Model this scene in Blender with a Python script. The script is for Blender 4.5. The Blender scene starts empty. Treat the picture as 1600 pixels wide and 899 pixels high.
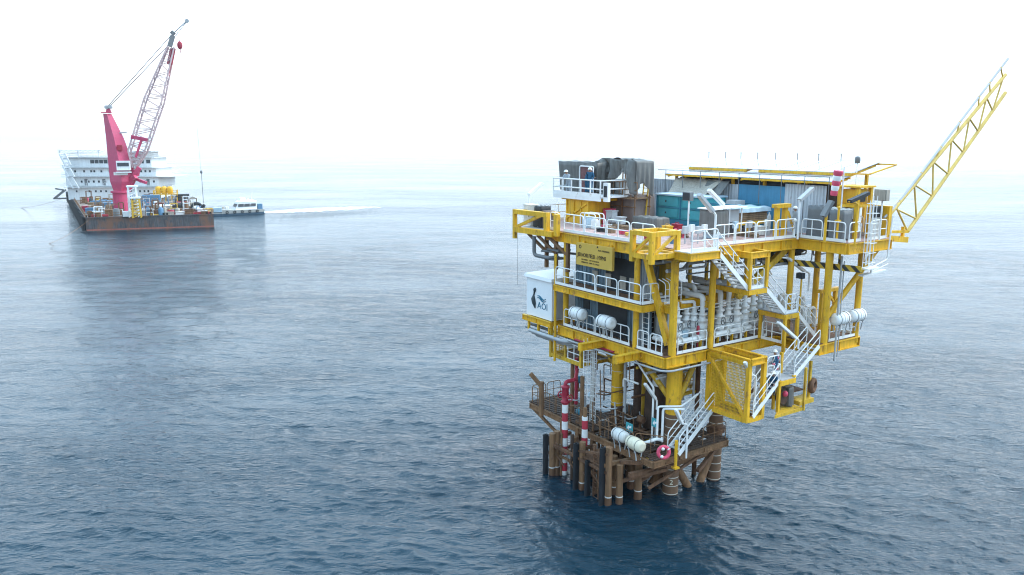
import bpy, bmesh, math, random
import numpy as np
from mathutils import Vector, Matrix, noise as mnoise

R = math.radians
scene = bpy.context.scene
COL = scene.collection
random.seed(7)
rng = np.random.default_rng(11)

# ------------------------------------------------------------------ camera
CAM_H = 20.0
PITCH = math.atan((449.5 - 217.0) / 1244.0)
cam_d = bpy.data.cameras.new("camera")
cam = bpy.data.objects.new("camera", cam_d)
COL.objects.link(cam)
cam_d.sensor_width = 36.0
cam_d.lens = 36.0 * 1244.0 / 1600.0
cam_d.clip_start = 0.5
cam_d.clip_end = 90000.0
cam.location = (0, 0, CAM_H)
cam.rotation_euler = (R(90) - PITCH, 0, 0)
scene.camera = cam

# ------------------------------------------------------------------ sky, sun, exposure
SUN_EL, SUN_AZ = R(50), R(76)          # azimuth measured clockwise from +Y
world = bpy.data.worlds.new("World")
scene.world = world
world.use_nodes = True
wn, wl = world.node_tree.nodes, world.node_tree.links
wn.clear()
wout = wn.new("ShaderNodeOutputWorld")
bg = wn.new("ShaderNodeBackground")
sky = wn.new("ShaderNodeTexSky")
sky.sky_type = 'NISHITA'
sky.sun_disc = False
sky.sun_elevation = SUN_EL
sky.sun_rotation = SUN_AZ
sky.air_density = 1.0
sky.dust_density = 3.0
sky.ozone_density = 1.5
wtc = wn.new("ShaderNodeTexCoord")
wsep = wn.new("ShaderNodeSeparateXYZ")
wl.new(wtc.outputs["Generated"], wsep.inputs[0])
ramp = wn.new("ShaderNodeValToRGB")    # a bright veil of high cloud, thinner and bluer overhead
e = ramp.color_ramp.elements
e[0].position = 0.0; e[0].color = (7.6, 7.75, 7.85, 1)
e[1].position = 1.0; e[1].color = (5.6, 8.6, 12.0, 1)
for pos, c in ((0.07, (9.0, 9.4, 9.7, 1)), (0.17, (13.2, 15.4, 17.2, 1)), (0.36, (12.8, 18.0, 22.6, 1)), (0.6, (9.6, 15.8, 21.6, 1))):
    k = e.new(pos); k.color = c
wl.new(wsep.outputs["Z"], ramp.inputs[0])
cn = wn.new("ShaderNodeTexNoise")
cn.inputs["Scale"].default_value = 2.2
cn.inputs["Detail"].default_value = 5
wl.new(wtc.outputs["Generated"], cn.inputs["Vector"])
cmr = wn.new("ShaderNodeMapRange")
cmr.inputs["From Min"].default_value = 0.35; cmr.inputs["From Max"].default_value = 0.65
cmr.inputs["To Min"].default_value = 0.84; cmr.inputs["To Max"].default_value = 0.96
wl.new(cn.outputs["Fac"], cmr.inputs["Value"])
wmix = wn.new("ShaderNodeMix"); wmix.data_type = 'RGBA'
wl.new(cmr.outputs[0], wmix.inputs["Factor"])
wl.new(sky.outputs[0], wmix.inputs["A"])
wl.new(ramp.outputs[0], wmix.inputs["B"])
wdot = wn.new("ShaderNodeVectorMath"); wdot.operation = 'DOT_PRODUCT'      # the cloud veil is brighter on the sun's side
wdot.inputs[1].default_value = (math.sin(SUN_AZ * .45), math.cos(SUN_AZ * .45), 0.15)
wl.new(wtc.outputs["Generated"], wdot.inputs[0])
wside = wn.new("ShaderNodeMapRange"); wside.interpolation_type = 'SMOOTHSTEP'
wside.inputs["From Min"].default_value = -0.75; wside.inputs["From Max"].default_value = 0.55
wside.inputs["To Min"].default_value = 0.62; wside.inputs["To Max"].default_value = 1.06
wl.new(wdot.outputs["Value"], wside.inputs["Value"])
wmul = wn.new("ShaderNodeMix"); wmul.data_type = 'RGBA'; wmul.blend_type = 'MULTIPLY'; wmul.inputs["Factor"].default_value = 1
wl.new(wmix.outputs["Result"], wmul.inputs["A"]); wl.new(wside.outputs[0], wmul.inputs["B"])
wl.new(wmul.outputs["Result"], bg.inputs["Color"])
bg.inputs["Strength"].default_value = 0.105
wl.new(bg.outputs[0], wout.inputs["Surface"])

sun_d = bpy.data.lights.new("sun", 'SUN')
sun_d.energy = 1.9
sun_d.angle = R(40)
sun_d.color = (1.0, 0.95, 0.86)
sun = bpy.data.objects.new("sun", sun_d)
COL.objects.link(sun)
sd = Vector((math.sin(SUN_AZ) * math.cos(SUN_EL), math.cos(SUN_AZ) * math.cos(SUN_EL), math.sin(SUN_EL)))
sun.rotation_euler = sd.to_track_quat('Z', 'Y').to_euler()
sun.location = sd * 200

scene.view_settings.view_transform = 'Standard'
scene.view_settings.look = 'None'
scene.view_settings.gamma = 1.0
scene.view_settings.exposure = 0.74
scene.view_settings.use_curve_mapping = False
scene.render.engine = 'CYCLES'
scene.cycles.use_denoising = True
scene.cycles.denoising_prefilter = 'ACCURATE'
scene.cycles.filter_width = 1.1
scene.cycles.max_bounces = 6
scene.cycles.diffuse_bounces = 3
scene.cycles.glossy_bounces = 3
scene.cycles.transparent_max_bounces = 8
scene.cycles.volume_bounces = 1

# ------------------------------------------------------------------ materials
def nt(name):
    m = bpy.data.materials.new(name); m.use_nodes = True
    n, l = m.node_tree.nodes, m.node_tree.links
    return m, n, l, n["Principled BSDF"]

def mat(name, col, rough=0.55, metal=0.0, var=0.12, rust=0.0, scale=1.3, bump=0.0, streak=0.0, rustcol=(0.16, 0.06, 0.025), spec=0.4, rscale=2.7):
    m, n, l, b = nt(name)
    b.inputs["Metallic"].default_value = metal
    b.inputs["Specular IOR Level"].default_value = spec
    tc = n.new("ShaderNodeTexCoord")
    mp = n.new("ShaderNodeMapping")
    l.new(tc.outputs["Object"], mp.inputs[0])
    no = n.new("ShaderNodeTexNoise"); no.inputs["Scale"].default_value = scale; no.inputs["Detail"].default_value = 6
    no.inputs["Roughness"].default_value = 0.65
    l.new(mp.outputs[0], no.inputs["Vector"])
    mr = n.new("ShaderNodeMapRange"); mr.inputs["From Min"].default_value = 0.3; mr.inputs["From Max"].default_value = 0.7
    mr.inputs["To Min"].default_value = 1 - var; mr.inputs["To Max"].default_value = 1 + var
    l.new(no.outputs["Fac"], mr.inputs["Value"])
    mul = n.new("ShaderNodeMix"); mul.data_type = 'RGBA'; mul.blend_type = 'MULTIPLY'
    mul.inputs["Factor"].default_value = 1
    mul.inputs["A"].default_value = (*col, 1)
    l.new(mr.outputs[0], mul.inputs["B"])
    out = mul.outputs["Result"]
    rr = n.new("ShaderNodeMapRange"); rr.inputs["To Min"].default_value = max(0.05, rough - 0.12); rr.inputs["To Max"].default_value = min(1, rough + 0.15)
    l.new(no.outputs["Fac"], rr.inputs["Value"]); l.new(rr.outputs[0], b.inputs["Roughness"])
    if streak:
        mp2 = n.new("ShaderNodeMapping"); mp2.inputs["Scale"].default_value = (5, 5, 0.25)
        l.new(tc.outputs["Object"], mp2.inputs[0])
        n3 = n.new("ShaderNodeTexNoise"); n3.inputs["Scale"].default_value = 1.6; n3.inputs["Detail"].default_value = 4
        l.new(mp2.outputs[0], n3.inputs["Vector"])
        r3 = n.new("ShaderNodeMapRange"); r3.inputs["From Min"].default_value = 0.4; r3.inputs["From Max"].default_value = 0.62
        r3.inputs["To Min"].default_value = 1; r3.inputs["To Max"].default_value = 1 - streak
        l.new(n3.outputs["Fac"], r3.inputs["Value"])
        m3 = n.new("ShaderNodeMix"); m3.data_type = 'RGBA'; m3.blend_type = 'MULTIPLY'; m3.inputs["Factor"].default_value = 1
        l.new(out, m3.inputs["A"]); l.new(r3.outputs[0], m3.inputs["B"]); out = m3.outputs["Result"]
    if rust:
        mp4 = n.new("ShaderNodeMapping"); mp4.inputs["Scale"].default_value = (1, 1, 0.5)
        l.new(tc.outputs["Object"], mp4.inputs[0])
        n4 = n.new("ShaderNodeTexNoise"); n4.inputs["Scale"].default_value = rscale; n4.inputs["Detail"].default_value = 9; n4.inputs["Roughness"].default_value = 0.72
        l.new(mp4.outputs[0], n4.inputs["Vector"])
        r4 = n.new("ShaderNodeMapRange"); t = 0.66 - 0.3 * rust
        r4.inputs["From Min"].default_value = t; r4.inputs["From Max"].default_value = t + 0.12
        l.new(n4.outputs["Fac"], r4.inputs["Value"])
        m4 = n.new("ShaderNodeMix"); m4.data_type = 'RGBA'
        l.new(r4.outputs[0], m4.inputs["Factor"]); l.new(out, m4.inputs["A"]); m4.inputs["B"].default_value = (*rustcol, 1)
        out = m4.outputs["Result"]
    l.new(out, b.inputs["Base Color"])
    if bump:
        bp = n.new("ShaderNodeBump"); bp.inputs["Strength"].default_value = bump; bp.inputs["Distance"].default_value = 0.05
        l.new(no.outputs["Fac"], bp.inputs["Height"]); l.new(bp.outputs[0], b.inputs["Normal"])
    return m

M = {}
M['yellow'] = mat('yellow_paint', (0.78, 0.43, 0.02), 0.5, rust=0.34, var=0.14, streak=0.18, rustcol=(0.30, 0.145, 0.04))
M['yellow_old'] = mat('weathered_yellow_paint', (0.68, 0.42, 0.035), 0.55, rust=0.32, streak=0.25, rustcol=(0.2, 0.08, 0.03))
M['mesh_yellow'] = mat('yellow_grating', (0.68, 0.41, 0.02), 0.6, rust=0.25, streak=0.2)
M['white'] = mat('white_paint', (0.80, 0.80, 0.79), 0.45, rust=0.17, var=0.08, rustcol=(0.4, 0.24, 0.14))
M['white_dirty'] = mat('dirty_white_paint', (0.72, 0.71, 0.68), 0.5, rust=0.15, var=0.10, streak=0.15, rustcol=(0.36, 0.22, 0.14))
M['cab_white'] = mat('gloss_white_shell', (0.82, 0.83, 0.84), 0.35, var=0.03)
M['rust'] = mat('rusted_brown_steel', (0.17, 0.085, 0.046), 0.8, rust=0.45, var=0.25, streak=0.3, rustcol=(0.075, 0.035, 0.02), bump=0.3)
M['rust_light'] = mat('rust_stained_pile', (0.25, 0.135, 0.068), 0.75, rust=0.35, var=0.25, streak=0.3, rustcol=(0.13, 0.06, 0.03), bump=0.3)
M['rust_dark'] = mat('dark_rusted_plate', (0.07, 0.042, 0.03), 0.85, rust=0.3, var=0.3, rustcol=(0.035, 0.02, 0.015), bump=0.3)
M['grey'] = mat('galvanised_grey', (0.40, 0.41, 0.42), 0.5, var=0.12, rust=0.08)
M['grey_dark'] = mat('dark_grey_plate', (0.16, 0.165, 0.17), 0.6, var=0.2, rust=0.1)
M['grating'] = mat('deck_grating', (0.33, 0.30, 0.27), 0.8, var=0.25, rust=0.2, scale=2)
M['deck_pink'] = mat('faded_red_deck_paint', (0.42, 0.28, 0.255), 0.75, var=0.3, rust=0.5, scale=2, rustcol=(0.30, 0.19, 0.14))
M['tarp'] = mat('grey_tarpaulin', (0.15, 0.145, 0.135), 0.6, var=0.2, streak=0.2)
M['tarp_brown'] = mat('brown_tarpaulin', (0.17, 0.13, 0.115), 0.65, var=0.15)
M['tarp_tan'] = mat('tan_tarpaulin', (0.40, 0.35, 0.29), 0.65, var=0.15, streak=0.2)
M['tarp_blue'] = mat('pale_blue_tarpaulin', (0.40, 0.52, 0.60), 0.55, var=0.15)
M['tarp_white'] = mat('white_tarpaulin', (0.70, 0.68, 0.64), 0.6, var=0.12)
M['black'] = mat('black_rubber', (0.018, 0.02, 0.024), 0.6, var=0.25)
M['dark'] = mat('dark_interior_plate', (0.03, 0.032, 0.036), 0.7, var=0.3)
M['blue'] = mat('blue_wall_paint', (0.07, 0.26, 0.42), 0.55, var=0.12, streak=0.1)
M['teal'] = mat('teal_enclosure_paint', (0.06, 0.32, 0.36), 0.45, var=0.12, rust=0.08)
M['teal_dark'] = mat('dark_teal_frame', (0.035, 0.19, 0.27), 0.5, var=0.15, rust=0.1)
M['clad'] = mat('corrugated_galvanised_sheet', (0.42, 0.45, 0.48), 0.5, var=0.12, streak=0.35, rust=0.08)
M['clad_blue'] = mat('stained_blue_grey_cladding', (0.20, 0.29, 0.36), 0.6, var=0.25, streak=0.65, rust=0.08)
M['clad_pale'] = mat('pale_galvanised_sheet', (0.60, 0.63, 0.66), 0.45, var=0.08, streak=0.18, rust=0.04)
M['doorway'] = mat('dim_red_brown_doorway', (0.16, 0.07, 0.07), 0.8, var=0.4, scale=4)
M['solar'] = mat('solar_panel_glass', (0.34, 0.38, 0.45), 0.12, var=0.06, spec=1.0)
M['red'] = mat('red_paint', (0.34, 0.022, 0.045), 0.5, var=0.12, rust=0.06)
M['pink'] = mat('faded_red_sheet', (0.62, 0.07, 0.13), 0.6, var=0.15)
M['crane_red'] = mat('crane_red_paint', (0.52, 0.055, 0.13), 0.55, var=0.08, streak=0.12)
M['coverall'] = mat('blue_coverall_cloth', (0.02, 0.09, 0.17), 0.85, var=0.15)
M['coverall_pale'] = mat('pale_coverall_cloth', (0.34, 0.38, 0.42), 0.85, var=0.15)
M['skin'] = mat('skin', (0.35, 0.2, 0.13), 0.6, var=0.05)
M['boot'] = mat('boot_leather', (0.03, 0.025, 0.02), 0.6)
M['cream'] = mat('cream_raft_canister', (0.74, 0.68, 0.52), 0.5, var=0.08, rust=0.06, rustcol=(0.5, 0.33, 0.12))
M['sign'] = mat('sign_yellow_paint', (0.60, 0.38, 0.07), 0.5, var=0.06)
M['ink'] = mat('dark_brown_lettering', (0.06, 0.04, 0.02), 0.6, var=0.1)
M['ink_teal'] = mat('teal_logo_paint', (0.02, 0.14, 0.22), 0.5, var=0.05)
M['ink_dark'] = mat('dark_logo_paint', (0.035, 0.05, 0.06), 0.5, var=0.05)
M['glass'] = mat('dark_window_glass', (0.03, 0.04, 0.05), 0.12, var=0.1, spec=0.8)
M['wood'] = mat('weathered_timber', (0.26, 0.17, 0.10), 0.8, var=0.25, streak=0.2)
M['hull'] = mat('rusting_dark_hull', (0.10, 0.095, 0.10), 0.7, rust=0.62, streak=0.45, var=0.3, rustcol=(0.19, 0.09, 0.055), scale=0.6, rscale=0.35)
M['hull_line'] = mat('faded_red_boot_topping', (0.34, 0.12, 0.09), 0.7, rust=0.3, var=0.2)
M['ship_white'] = mat('ship_white_paint', (0.78, 0.79, 0.79), 0.5, rust=0.05, streak=0.12, var=0.05, scale=0.4, rustcol=(0.45, 0.3, 0.2))
M['ship_deck'] = mat('cluttered_deck_plate', (0.22, 0.17, 0.14), 0.8, rust=0.3, var=0.25, scale=0.5)
M['box_blue'] = mat('blue_container_paint', (0.10, 0.22, 0.35), 0.55, rust=0.15, streak=0.15)
M['boat_grey'] = mat('boat_grey_paint', (0.46, 0.45, 0.42), 0.55, var=0.1, streak=0.15)
M['boat_blue'] = mat('boat_lower_hull_paint', (0.07, 0.12, 0.17), 0.5, var=0.12)
M['lens'] = mat('lamp_lens', (0.6, 0.6, 0.58), 0.25, var=0.05, spec=0.6)

def rings_mat(name, base, band, zs, half):
    """painted rings at fixed heights (draft marks or hazard bands) on an upright post"""
    m, n, l, b = nt(name)
    tc = n.new("ShaderNodeTexCoord"); sp = n.new("ShaderNodeSeparateXYZ"); l.new(tc.outputs["Object"], sp.inputs[0])
    no = n.new("ShaderNodeTexNoise"); no.inputs["Scale"].default_value = 2.2; no.inputs["Detail"].default_value = 8
    l.new(tc.outputs["Object"], no.inputs["Vector"])
    mr = n.new("ShaderNodeMapRange"); mr.inputs["To Min"].default_value = 0.65; mr.inputs["To Max"].default_value = 1.3
    l.new(no.outputs["Fac"], mr.inputs["Value"])
    period, off = zs
    a = n.new("ShaderNodeMath"); a.operation = 'ADD'; a.inputs[1].default_value = off; l.new(sp.outputs["Z"], a.inputs[0])
    md = n.new("ShaderNodeMath"); md.operation = 'PINGPONG'; md.inputs[1].default_value = period / 2; l.new(a.outputs[0], md.inputs[0])
    lt = n.new("ShaderNodeMath"); lt.operation = 'LESS_THAN'; lt.inputs[1].default_value = half; l.new(md.outputs[0], lt.inputs[0])
    mx = n.new("ShaderNodeMix"); mx.data_type = 'RGBA'; l.new(lt.outputs[0], mx.inputs["Factor"])
    mx.inputs["A"].default_value = (*base, 1); mx.inputs["B"].default_value = (*band, 1)
    mu = n.new("ShaderNodeMix"); mu.data_type = 'RGBA'; mu.blend_type = 'MULTIPLY'; mu.inputs["Factor"].default_value = 1
    l.new(mx.outputs["Result"], mu.inputs["A"]); l.new(mr.outputs[0], mu.inputs["B"])
    l.new(mu.outputs["Result"], b.inputs["Base Color"]); b.inputs["Roughness"].default_value = 0.65
    return m
M['candy'] = rings_mat('red_and_white_banding', (0.42, 0.03, 0.05), (0.75, 0.74, 0.72), (1.05, 0.1), 0.26)
M['boom_yellow'] = mat('haze_paled_yellow_paint', (0.70, 0.48, 0.12), 0.6, rust=0.2, var=0.12, streak=0.2, rustcol=(0.36, 0.22, 0.1))  # boom yellow made paler: haze and backlight put into the colour
M['lattice_pink'] = mat('faded_pink_grey_lattice', (0.50, 0.36, 0.36), 0.6, rust=0.25, var=0.15, rustcol=(0.3, 0.22, 0.2))
M['hazard'] = None

def hazard_mat():
    m, n, l, b = nt('black_and_yellow_hazard_stripes')
    tc = n.new("ShaderNodeTexCoord"); mp = n.new("ShaderNodeMapping"); mp.inputs["Rotation"].default_value = (R(45), 0, 0)
    l.new(tc.outputs["Object"], mp.inputs[0])
    w = n.new("ShaderNodeTexWave"); w.bands_direction = 'Y'; w.inputs["Scale"].default_value = 0.8
    l.new(mp.outputs[0], w.inputs["Vector"])
    g = n.new("ShaderNodeMath"); g.operation = 'GREATER_THAN'; g.inputs[1].default_value = 0.5; l.new(w.outputs["Fac"], g.inputs[0])
    mx = n.new("ShaderNodeMix"); mx.data_type = 'RGBA'; l.new(g.outputs[0], mx.inputs["Factor"])
    mx.inputs["A"].default_value = (0.03, 0.03, 0.03, 1); mx.inputs["B"].default_value = (0.6, 0.38, 0.03, 1)
    l.new(mx.outputs["Result"], b.inputs["Base Color"]); b.inputs["Roughness"].default_value = 0.6
    return m
M['hazard'] = hazard_mat()

# ------------------------------------------------------------------ frames and setting-out
class Frame:
    def __init__(s, o, ang):
        s.o = np.array(o, float); s.ang = ang
        s.U = np.array([math.cos(ang), math.sin(ang), 0]); s.V = np.array([-math.sin(ang), math.cos(ang), 0])
        c, q = math.cos(PITCH), math.sin(PITCH)
        s.fw = np.array([0, c, -q]); s.up = np.array([0, q, c]); s.c = np.array([0, 0, CAM_H])
    def w(s, p): return s.o + s.U * p[0] + s.V * p[1] + np.array([0, 0, p[2]])
    def loc(s, w): r = w - s.o; return (float(r @ s.U), float(r @ s.V), float(r[2]))
    def ray(s, x, y): return s.fw + np.array([1., 0, 0]) * (x - 800) / 1244. - s.up * (y - 449.5) / 1244.
    def z(s, x, y, z): d = s.ray(x, y); return s.loc(s.c + d * ((z + s.o[2] - CAM_H) / d[2]))
    def u(s, x, y, u): d = s.ray(x, y); o = s.loc(s.c); return s.loc(s.c + d * ((u - o[0]) / (d @ s.U)))
    def v(s, x, y, v): d = s.ray(x, y); o = s.loc(s.c); return s.loc(s.c + d * ((v - o[1]) / (d @ s.V)))
    def d(s, x, y, dep): return s.loc(s.c + s.ray(x, y) * dep)

PLAT = Frame((9.12075834, 42.99358518, 0), R(33.9))
FR = PLAT

# ------------------------------------------------------------------ mesh builder
def rnd_path(pts, r, n=4):
    """round the corners of a polyline"""
    P = [np.array(p, float) for p in pts]
    out = [P[0]]
    for i in range(1, len(P) - 1):
        a, b, c = P[i - 1], P[i], P[i + 1]
        la, lc = np.linalg.norm(a - b), np.linalg.norm(c - b)
        rr = min(r, la * 0.49, lc * 0.49)
        s, t = b + (a - b) / la * rr, b + (c - b) / lc * rr
        for k in range(n + 1):
            q = k / n
            out.append((1 - q) ** 2 * s + 2 * q * (1 - q) * b + q * q * t)
    out.append(P[-1])
    return out

class MB:
    def __init__(s): s.v = []; s.f = []; s.m = []; s.sm = []
    def add(s, vs, fs, mi=0, smooth=False):
        o = len(s.v)
        s.v += [tuple(map(float, p)) for p in vs]
        s.f += [tuple(i + o for i in f) for f in fs]
        s.m += [mi] * len(fs); s.sm += [smooth] * len(fs)
        return s
    def box(s, a0, a1, b0, b1, c0, c1, mi=0):
        v = [(x, y, z) for z in (c0, c1) for y in (b0, b1) for x in (a0, a1)]
        return s.add(v, [(0, 2, 3, 1), (4, 5, 7, 6), (0, 1, 5, 4), (2, 6, 7, 3), (0, 4, 6, 2), (1, 3, 7, 5)], mi)
    def basis(s, p, q, up=(0, 0, 1)):
        d = np.array(q, float) - np.array(p, float); L = np.linalg.norm(d); d /= max(L, 1e-9)
        up = np.array(up, float)
        if abs(d @ up) > 0.98: up = np.array([1., 0, 0]) if abs(d[0]) < 0.9 else np.array([0., 1, 0])
        x = np.cross(d, up); x /= np.linalg.norm(x); y = np.cross(x, d)
        return d, x, y
    def bar(s, p, q, w, h=None, mi=0, up=(0, 0, 1), dx=0, dy=0):
        h = h or w; d, x, y = s.basis(p, q, up); p = np.array(p, float) + x * dx + y * dy; q = np.array(q, float) + x * dx + y * dy
        v = []
        for c in (p, q):
            for sy in (-1, 1):
                for sx in (-1, 1): v.append(c + x * sx * w / 2 + y * sy * h / 2)
        return s.add(v, [(0, 2, 3, 1), (4, 5, 7, 6), (0, 1, 5, 4), (2, 6, 7, 3), (0, 4, 6, 2), (1, 3, 7, 5)], mi)
    def ibeam(s, p, q, h=0.5, w=0.25, t=0.045, mi=0, stiff=1.5):
        s.bar(p, q, 0.03, h - 2 * t, mi)
        s.bar(p, q, w, t, mi, dy=h / 2 - t / 2); s.bar(p, q, w, t, mi, dy=-h / 2 + t / 2)
        if stiff:
            P, Q = np.array(p, float), np.array(q, float); L = np.linalg.norm(Q - P); n = max(1, int(L / stiff)); d = (Q - P) / L
            for i in range(n + 1):
                c = P + d * min(max(L * i / n, 0.02), L - 0.02); s.bar(c - d * 0.012, c + d * 0.012, w * 0.92, h - 2 * t - 0.006, mi)
        return s
    def tube(s, pts, r, n=8, mi=0, cap=True):
        P = [np.array(p, float) for p in pts]
        rings = []; y = None
        rs = r if hasattr(r, '__len__') else [r] * len(P)
        for i, p in enumerate(P):
            d = (P[min(i + 1, len(P) - 1)] - P[max(i - 1, 0)]); d /= max(np.linalg.norm(d), 1e-9)
            if y is None:
                a = np.array([0., 0, 1]) if abs(d[2]) < 0.9 else np.array([1., 0, 0])
                y = a - d * (a @ d)
            else: y = y - d * (y @ d)
            y /= max(np.linalg.norm(y), 1e-9); x = np.cross(d, y)
            rings.append([p + rs[i] * (x * math.cos(2 * math.pi * k / n) + y * math.sin(2 * math.pi * k / n)) for k in range(n)])
        v = [q for g in rings for q in g]; f = []
        for i in range(len(P) - 1):
            for k in range(n):
                f.append((i * n + k, i * n + (k + 1) % n, (i + 1) * n + (k + 1) % n, (i + 1) * n + k))
        s.add(v, f, mi, n > 5)
        if cap:
            s.add(rings[0], [tuple(range(n - 1, -1, -1))], mi); s.add(rings[-1], [tuple(range(n))], mi)
        return s
    def cyl(s, p, q, r, n=16, mi=0, r2=None): return s.tube([p, q], [r, r if r2 is None else r2], n, mi)
    def lathe(s, p, ax, prof, n=16, mi=0):
        """prof: (distance along axis, radius)"""
        d = np.array(ax, float); d /= np.linalg.norm(d); p = np.array(p, float)
        a = np.array([0., 0, 1]) if abs(d[2]) < 0.9 else np.array([1., 0, 0])
        y = a - d * (a @ d); y /= np.linalg.norm(y); x = np.cross(d, y)
        v = [p + d * t + r * (x * math.cos(2 * math.pi * k / n) + y * math.sin(2 * math.pi * k / n)) for t, r in prof for k in range(n)]
        f = [(i * n + k, i * n + (k + 1) % n, (i + 1) * n + (k + 1) % n, (i + 1) * n + k) for i in range(len(prof) - 1) for k in range(n)]
        # smooth only where the profile turns gently
        s.add(v, f, mi, False)
        for j in range(len(f)): s.sm[-1 - j] = True
        m = len(prof) - 1
        s.add(v[:n], [tuple(range(n - 1, -1, -1))], mi); s.add(v[m * n:], [tuple(range(n))], mi)
        return s
    def sph(s, c, r, n=10, mi=0, sc=(1, 1, 1)):
        v = []; f = []
        for i in range(n + 1):
            th = math.pi * i / n
            for k in range(2 * n):
                ph = math.pi * k / n
                v.append((c[0] + r * sc[0] * math.sin(th) * math.cos(ph), c[1] + r * sc[1] * math.sin(th) * math.sin(ph), c[2] + r * sc[2] * math.cos(th)))
        for i in range(n):
            for k in range(2 * n):
                f.append((i * 2 * n + k, (i + 1) * 2 * n + k, (i + 1) * 2 * n + (k + 1) % (2 * n), i * 2 * n + (k + 1) % (2 * n)))
        return s.add(v, f, mi, True)
    def torus(s, c, ax, Rr, r, n=18, k=7, mi=0):
        d = np.array(ax, float); d /= np.linalg.norm(d)
        a = np.array([0., 0, 1]) if abs(d[2]) < 0.9 else np.array([1., 0, 0])
        y = a - d * (a @ d); y /= np.linalg.norm(y); x = np.cross(d, y); c = np.array(c, float); v = []; f = []
        for i in range(n):
            t = 2 * math.pi * i / n; e = x * math.cos(t) + y * math.sin(t)
            for j in range(k):
                q = 2 * math.pi * j / k; v.append(c + e * (Rr + r * math.cos(q)) + d * r * math.sin(q))
        for i in range(n):
            for j in range(k):
                f.append((i * k + j, ((i + 1) % n) * k + j, ((i + 1) % n) * k + (j + 1) % k, i * k + (j + 1) % k))
        return s.add(v, f, mi, True)
    def prism(s, pts, off, mi=0):
        n = len(pts); off = np.array(off, float); v = [np.array(p, float) for p in pts]; v += [p + off for p in v]
        f = [tuple(range(n - 1, -1, -1)), tuple(range(n, 2 * n))] + [(i, (i + 1) % n, n + (i + 1) % n, n + i) for i in range(n)]
        return s.add(v, f, mi)
    def hexa(s, b, t, mi=0):
        """loft between two quads"""
        return s.add(list(b) + list(t), [(3, 2, 1, 0), (4, 5, 6, 7)] + [(i, (i + 1) % 4, 4 + (i + 1) % 4, 4 + i) for i in range(4)], mi)
    def grid(s, fn, nu, nv, mi=0, smooth=True):
        v = [fn(i / nu, j / nv) for i in range(nu + 1) for j in range(nv + 1)]
        f = [(i * (nv + 1) + j, (i + 1) * (nv + 1) + j, (i + 1) * (nv + 1) + j + 1, i * (nv + 1) + j + 1) for i in range(nu) for j in range(nv)]
        return s.add(v, f, mi, smooth)
    def corr(s, p, q, z0, z1, amp=0.035, wl=0.22, mi=0, th=0.02):
        """corrugated sheet standing between two plan points, with thickness"""
        p, q = np.array(p[:2], float), np.array(q[:2], float); L = np.linalg.norm(q - p); d = (q - p) / L; nrm = np.array([-d[1], d[0]])
        n = max(4, int(L / wl * 4)); A = []
        for i in range(n + 1):
            a = amp * max(-1, min(1, 1.6 * math.sin(2 * math.pi * (i / 4.0)+0.78)))
            A.append((p + d * L * i / n, a))
        v = []
        for c, a in A:
            for t in (0, th):
                x = c + nrm * (a + t); v.append((*x, z0)); v.append((*x, z1))
        f = []
        for i in range(n):
            o, k = i * 4, (i + 1) * 4
            f += [(o, k, k + 1, o + 1), (o + 2, o + 3, k + 3, k + 2), (o + 1, k + 1, k + 3, o + 3), (o, o + 2, k + 2, k)]
        e = n * 4
        f += [(0, 1, 3, 2), (e, e + 2, e + 3, e + 1)]
        return s.add(v, f, mi)
    def mesh(s, name, mats, org):
        me = bpy.data.meshes.new(name)
        o = np.array(org, float)
        vv = np.array(s.v, float) - o
        me.from_pydata(vv.tolist(), [], s.f)
        for m in (mats if isinstance(mats, (list, tuple)) else [mats]): me.materials.append(M[m] if isinstance(m, str) else m)
        me.polygons.foreach_set('material_index', s.m)
        me.polygons.foreach_set('use_smooth', s.sm)
        me.update()
        return me

LOC = {}
def place(o, loc):
    w = FR.w(loc); o.location = w; o.rotation_euler = (0, 0, FR.ang); LOC[o.name] = tuple(loc)

def tag(o, label, cat, group=None, kind=None):
    if label: o['label'] = label
    if cat: o['category'] = cat
    if group: o['group'] = group
    if kind: o['kind'] = kind
    return o

def thing(name, label, cat, loc, group=None):
    o = bpy.data.objects.new(name, None); COL.objects.link(o); o.empty_display_size = 0.3
    place(o, loc); return tag(o, label, cat, group)

def part(par, name, mb, mats, label=None):
    loc = LOC[par.name]
    me = mb.mesh(name, mats, loc)
    o = bpy.data.objects.new(name, me); COL.objects.link(o); o.parent = par; LOC[o.name] = loc
    if label: o['label'] = label
    return o

def one(name, label, cat, mb, mats, loc, group=None):
    me = mb.mesh(name, mats, loc)
    o = bpy.data.objects.new(name, me); COL.objects.link(o); place(o, loc)
    return tag(o, label, cat, group)

def dup(t, loc, label, group=None, rz=0.0):
    def cp(o, par):
        c = o.copy(); COL.objects.link(c)
        if par: c.parent = par
        LOC[c.name] = LOC[o.name]
        for ch in list(o.children): cp(ch, c)
        return c
    c = cp(t, None)
    c.location = FR.w(loc); c.rotation_euler = (0, 0, FR.ang + rz)
    c['label'] = label
    if group: c['group'] = group
    return c

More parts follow.
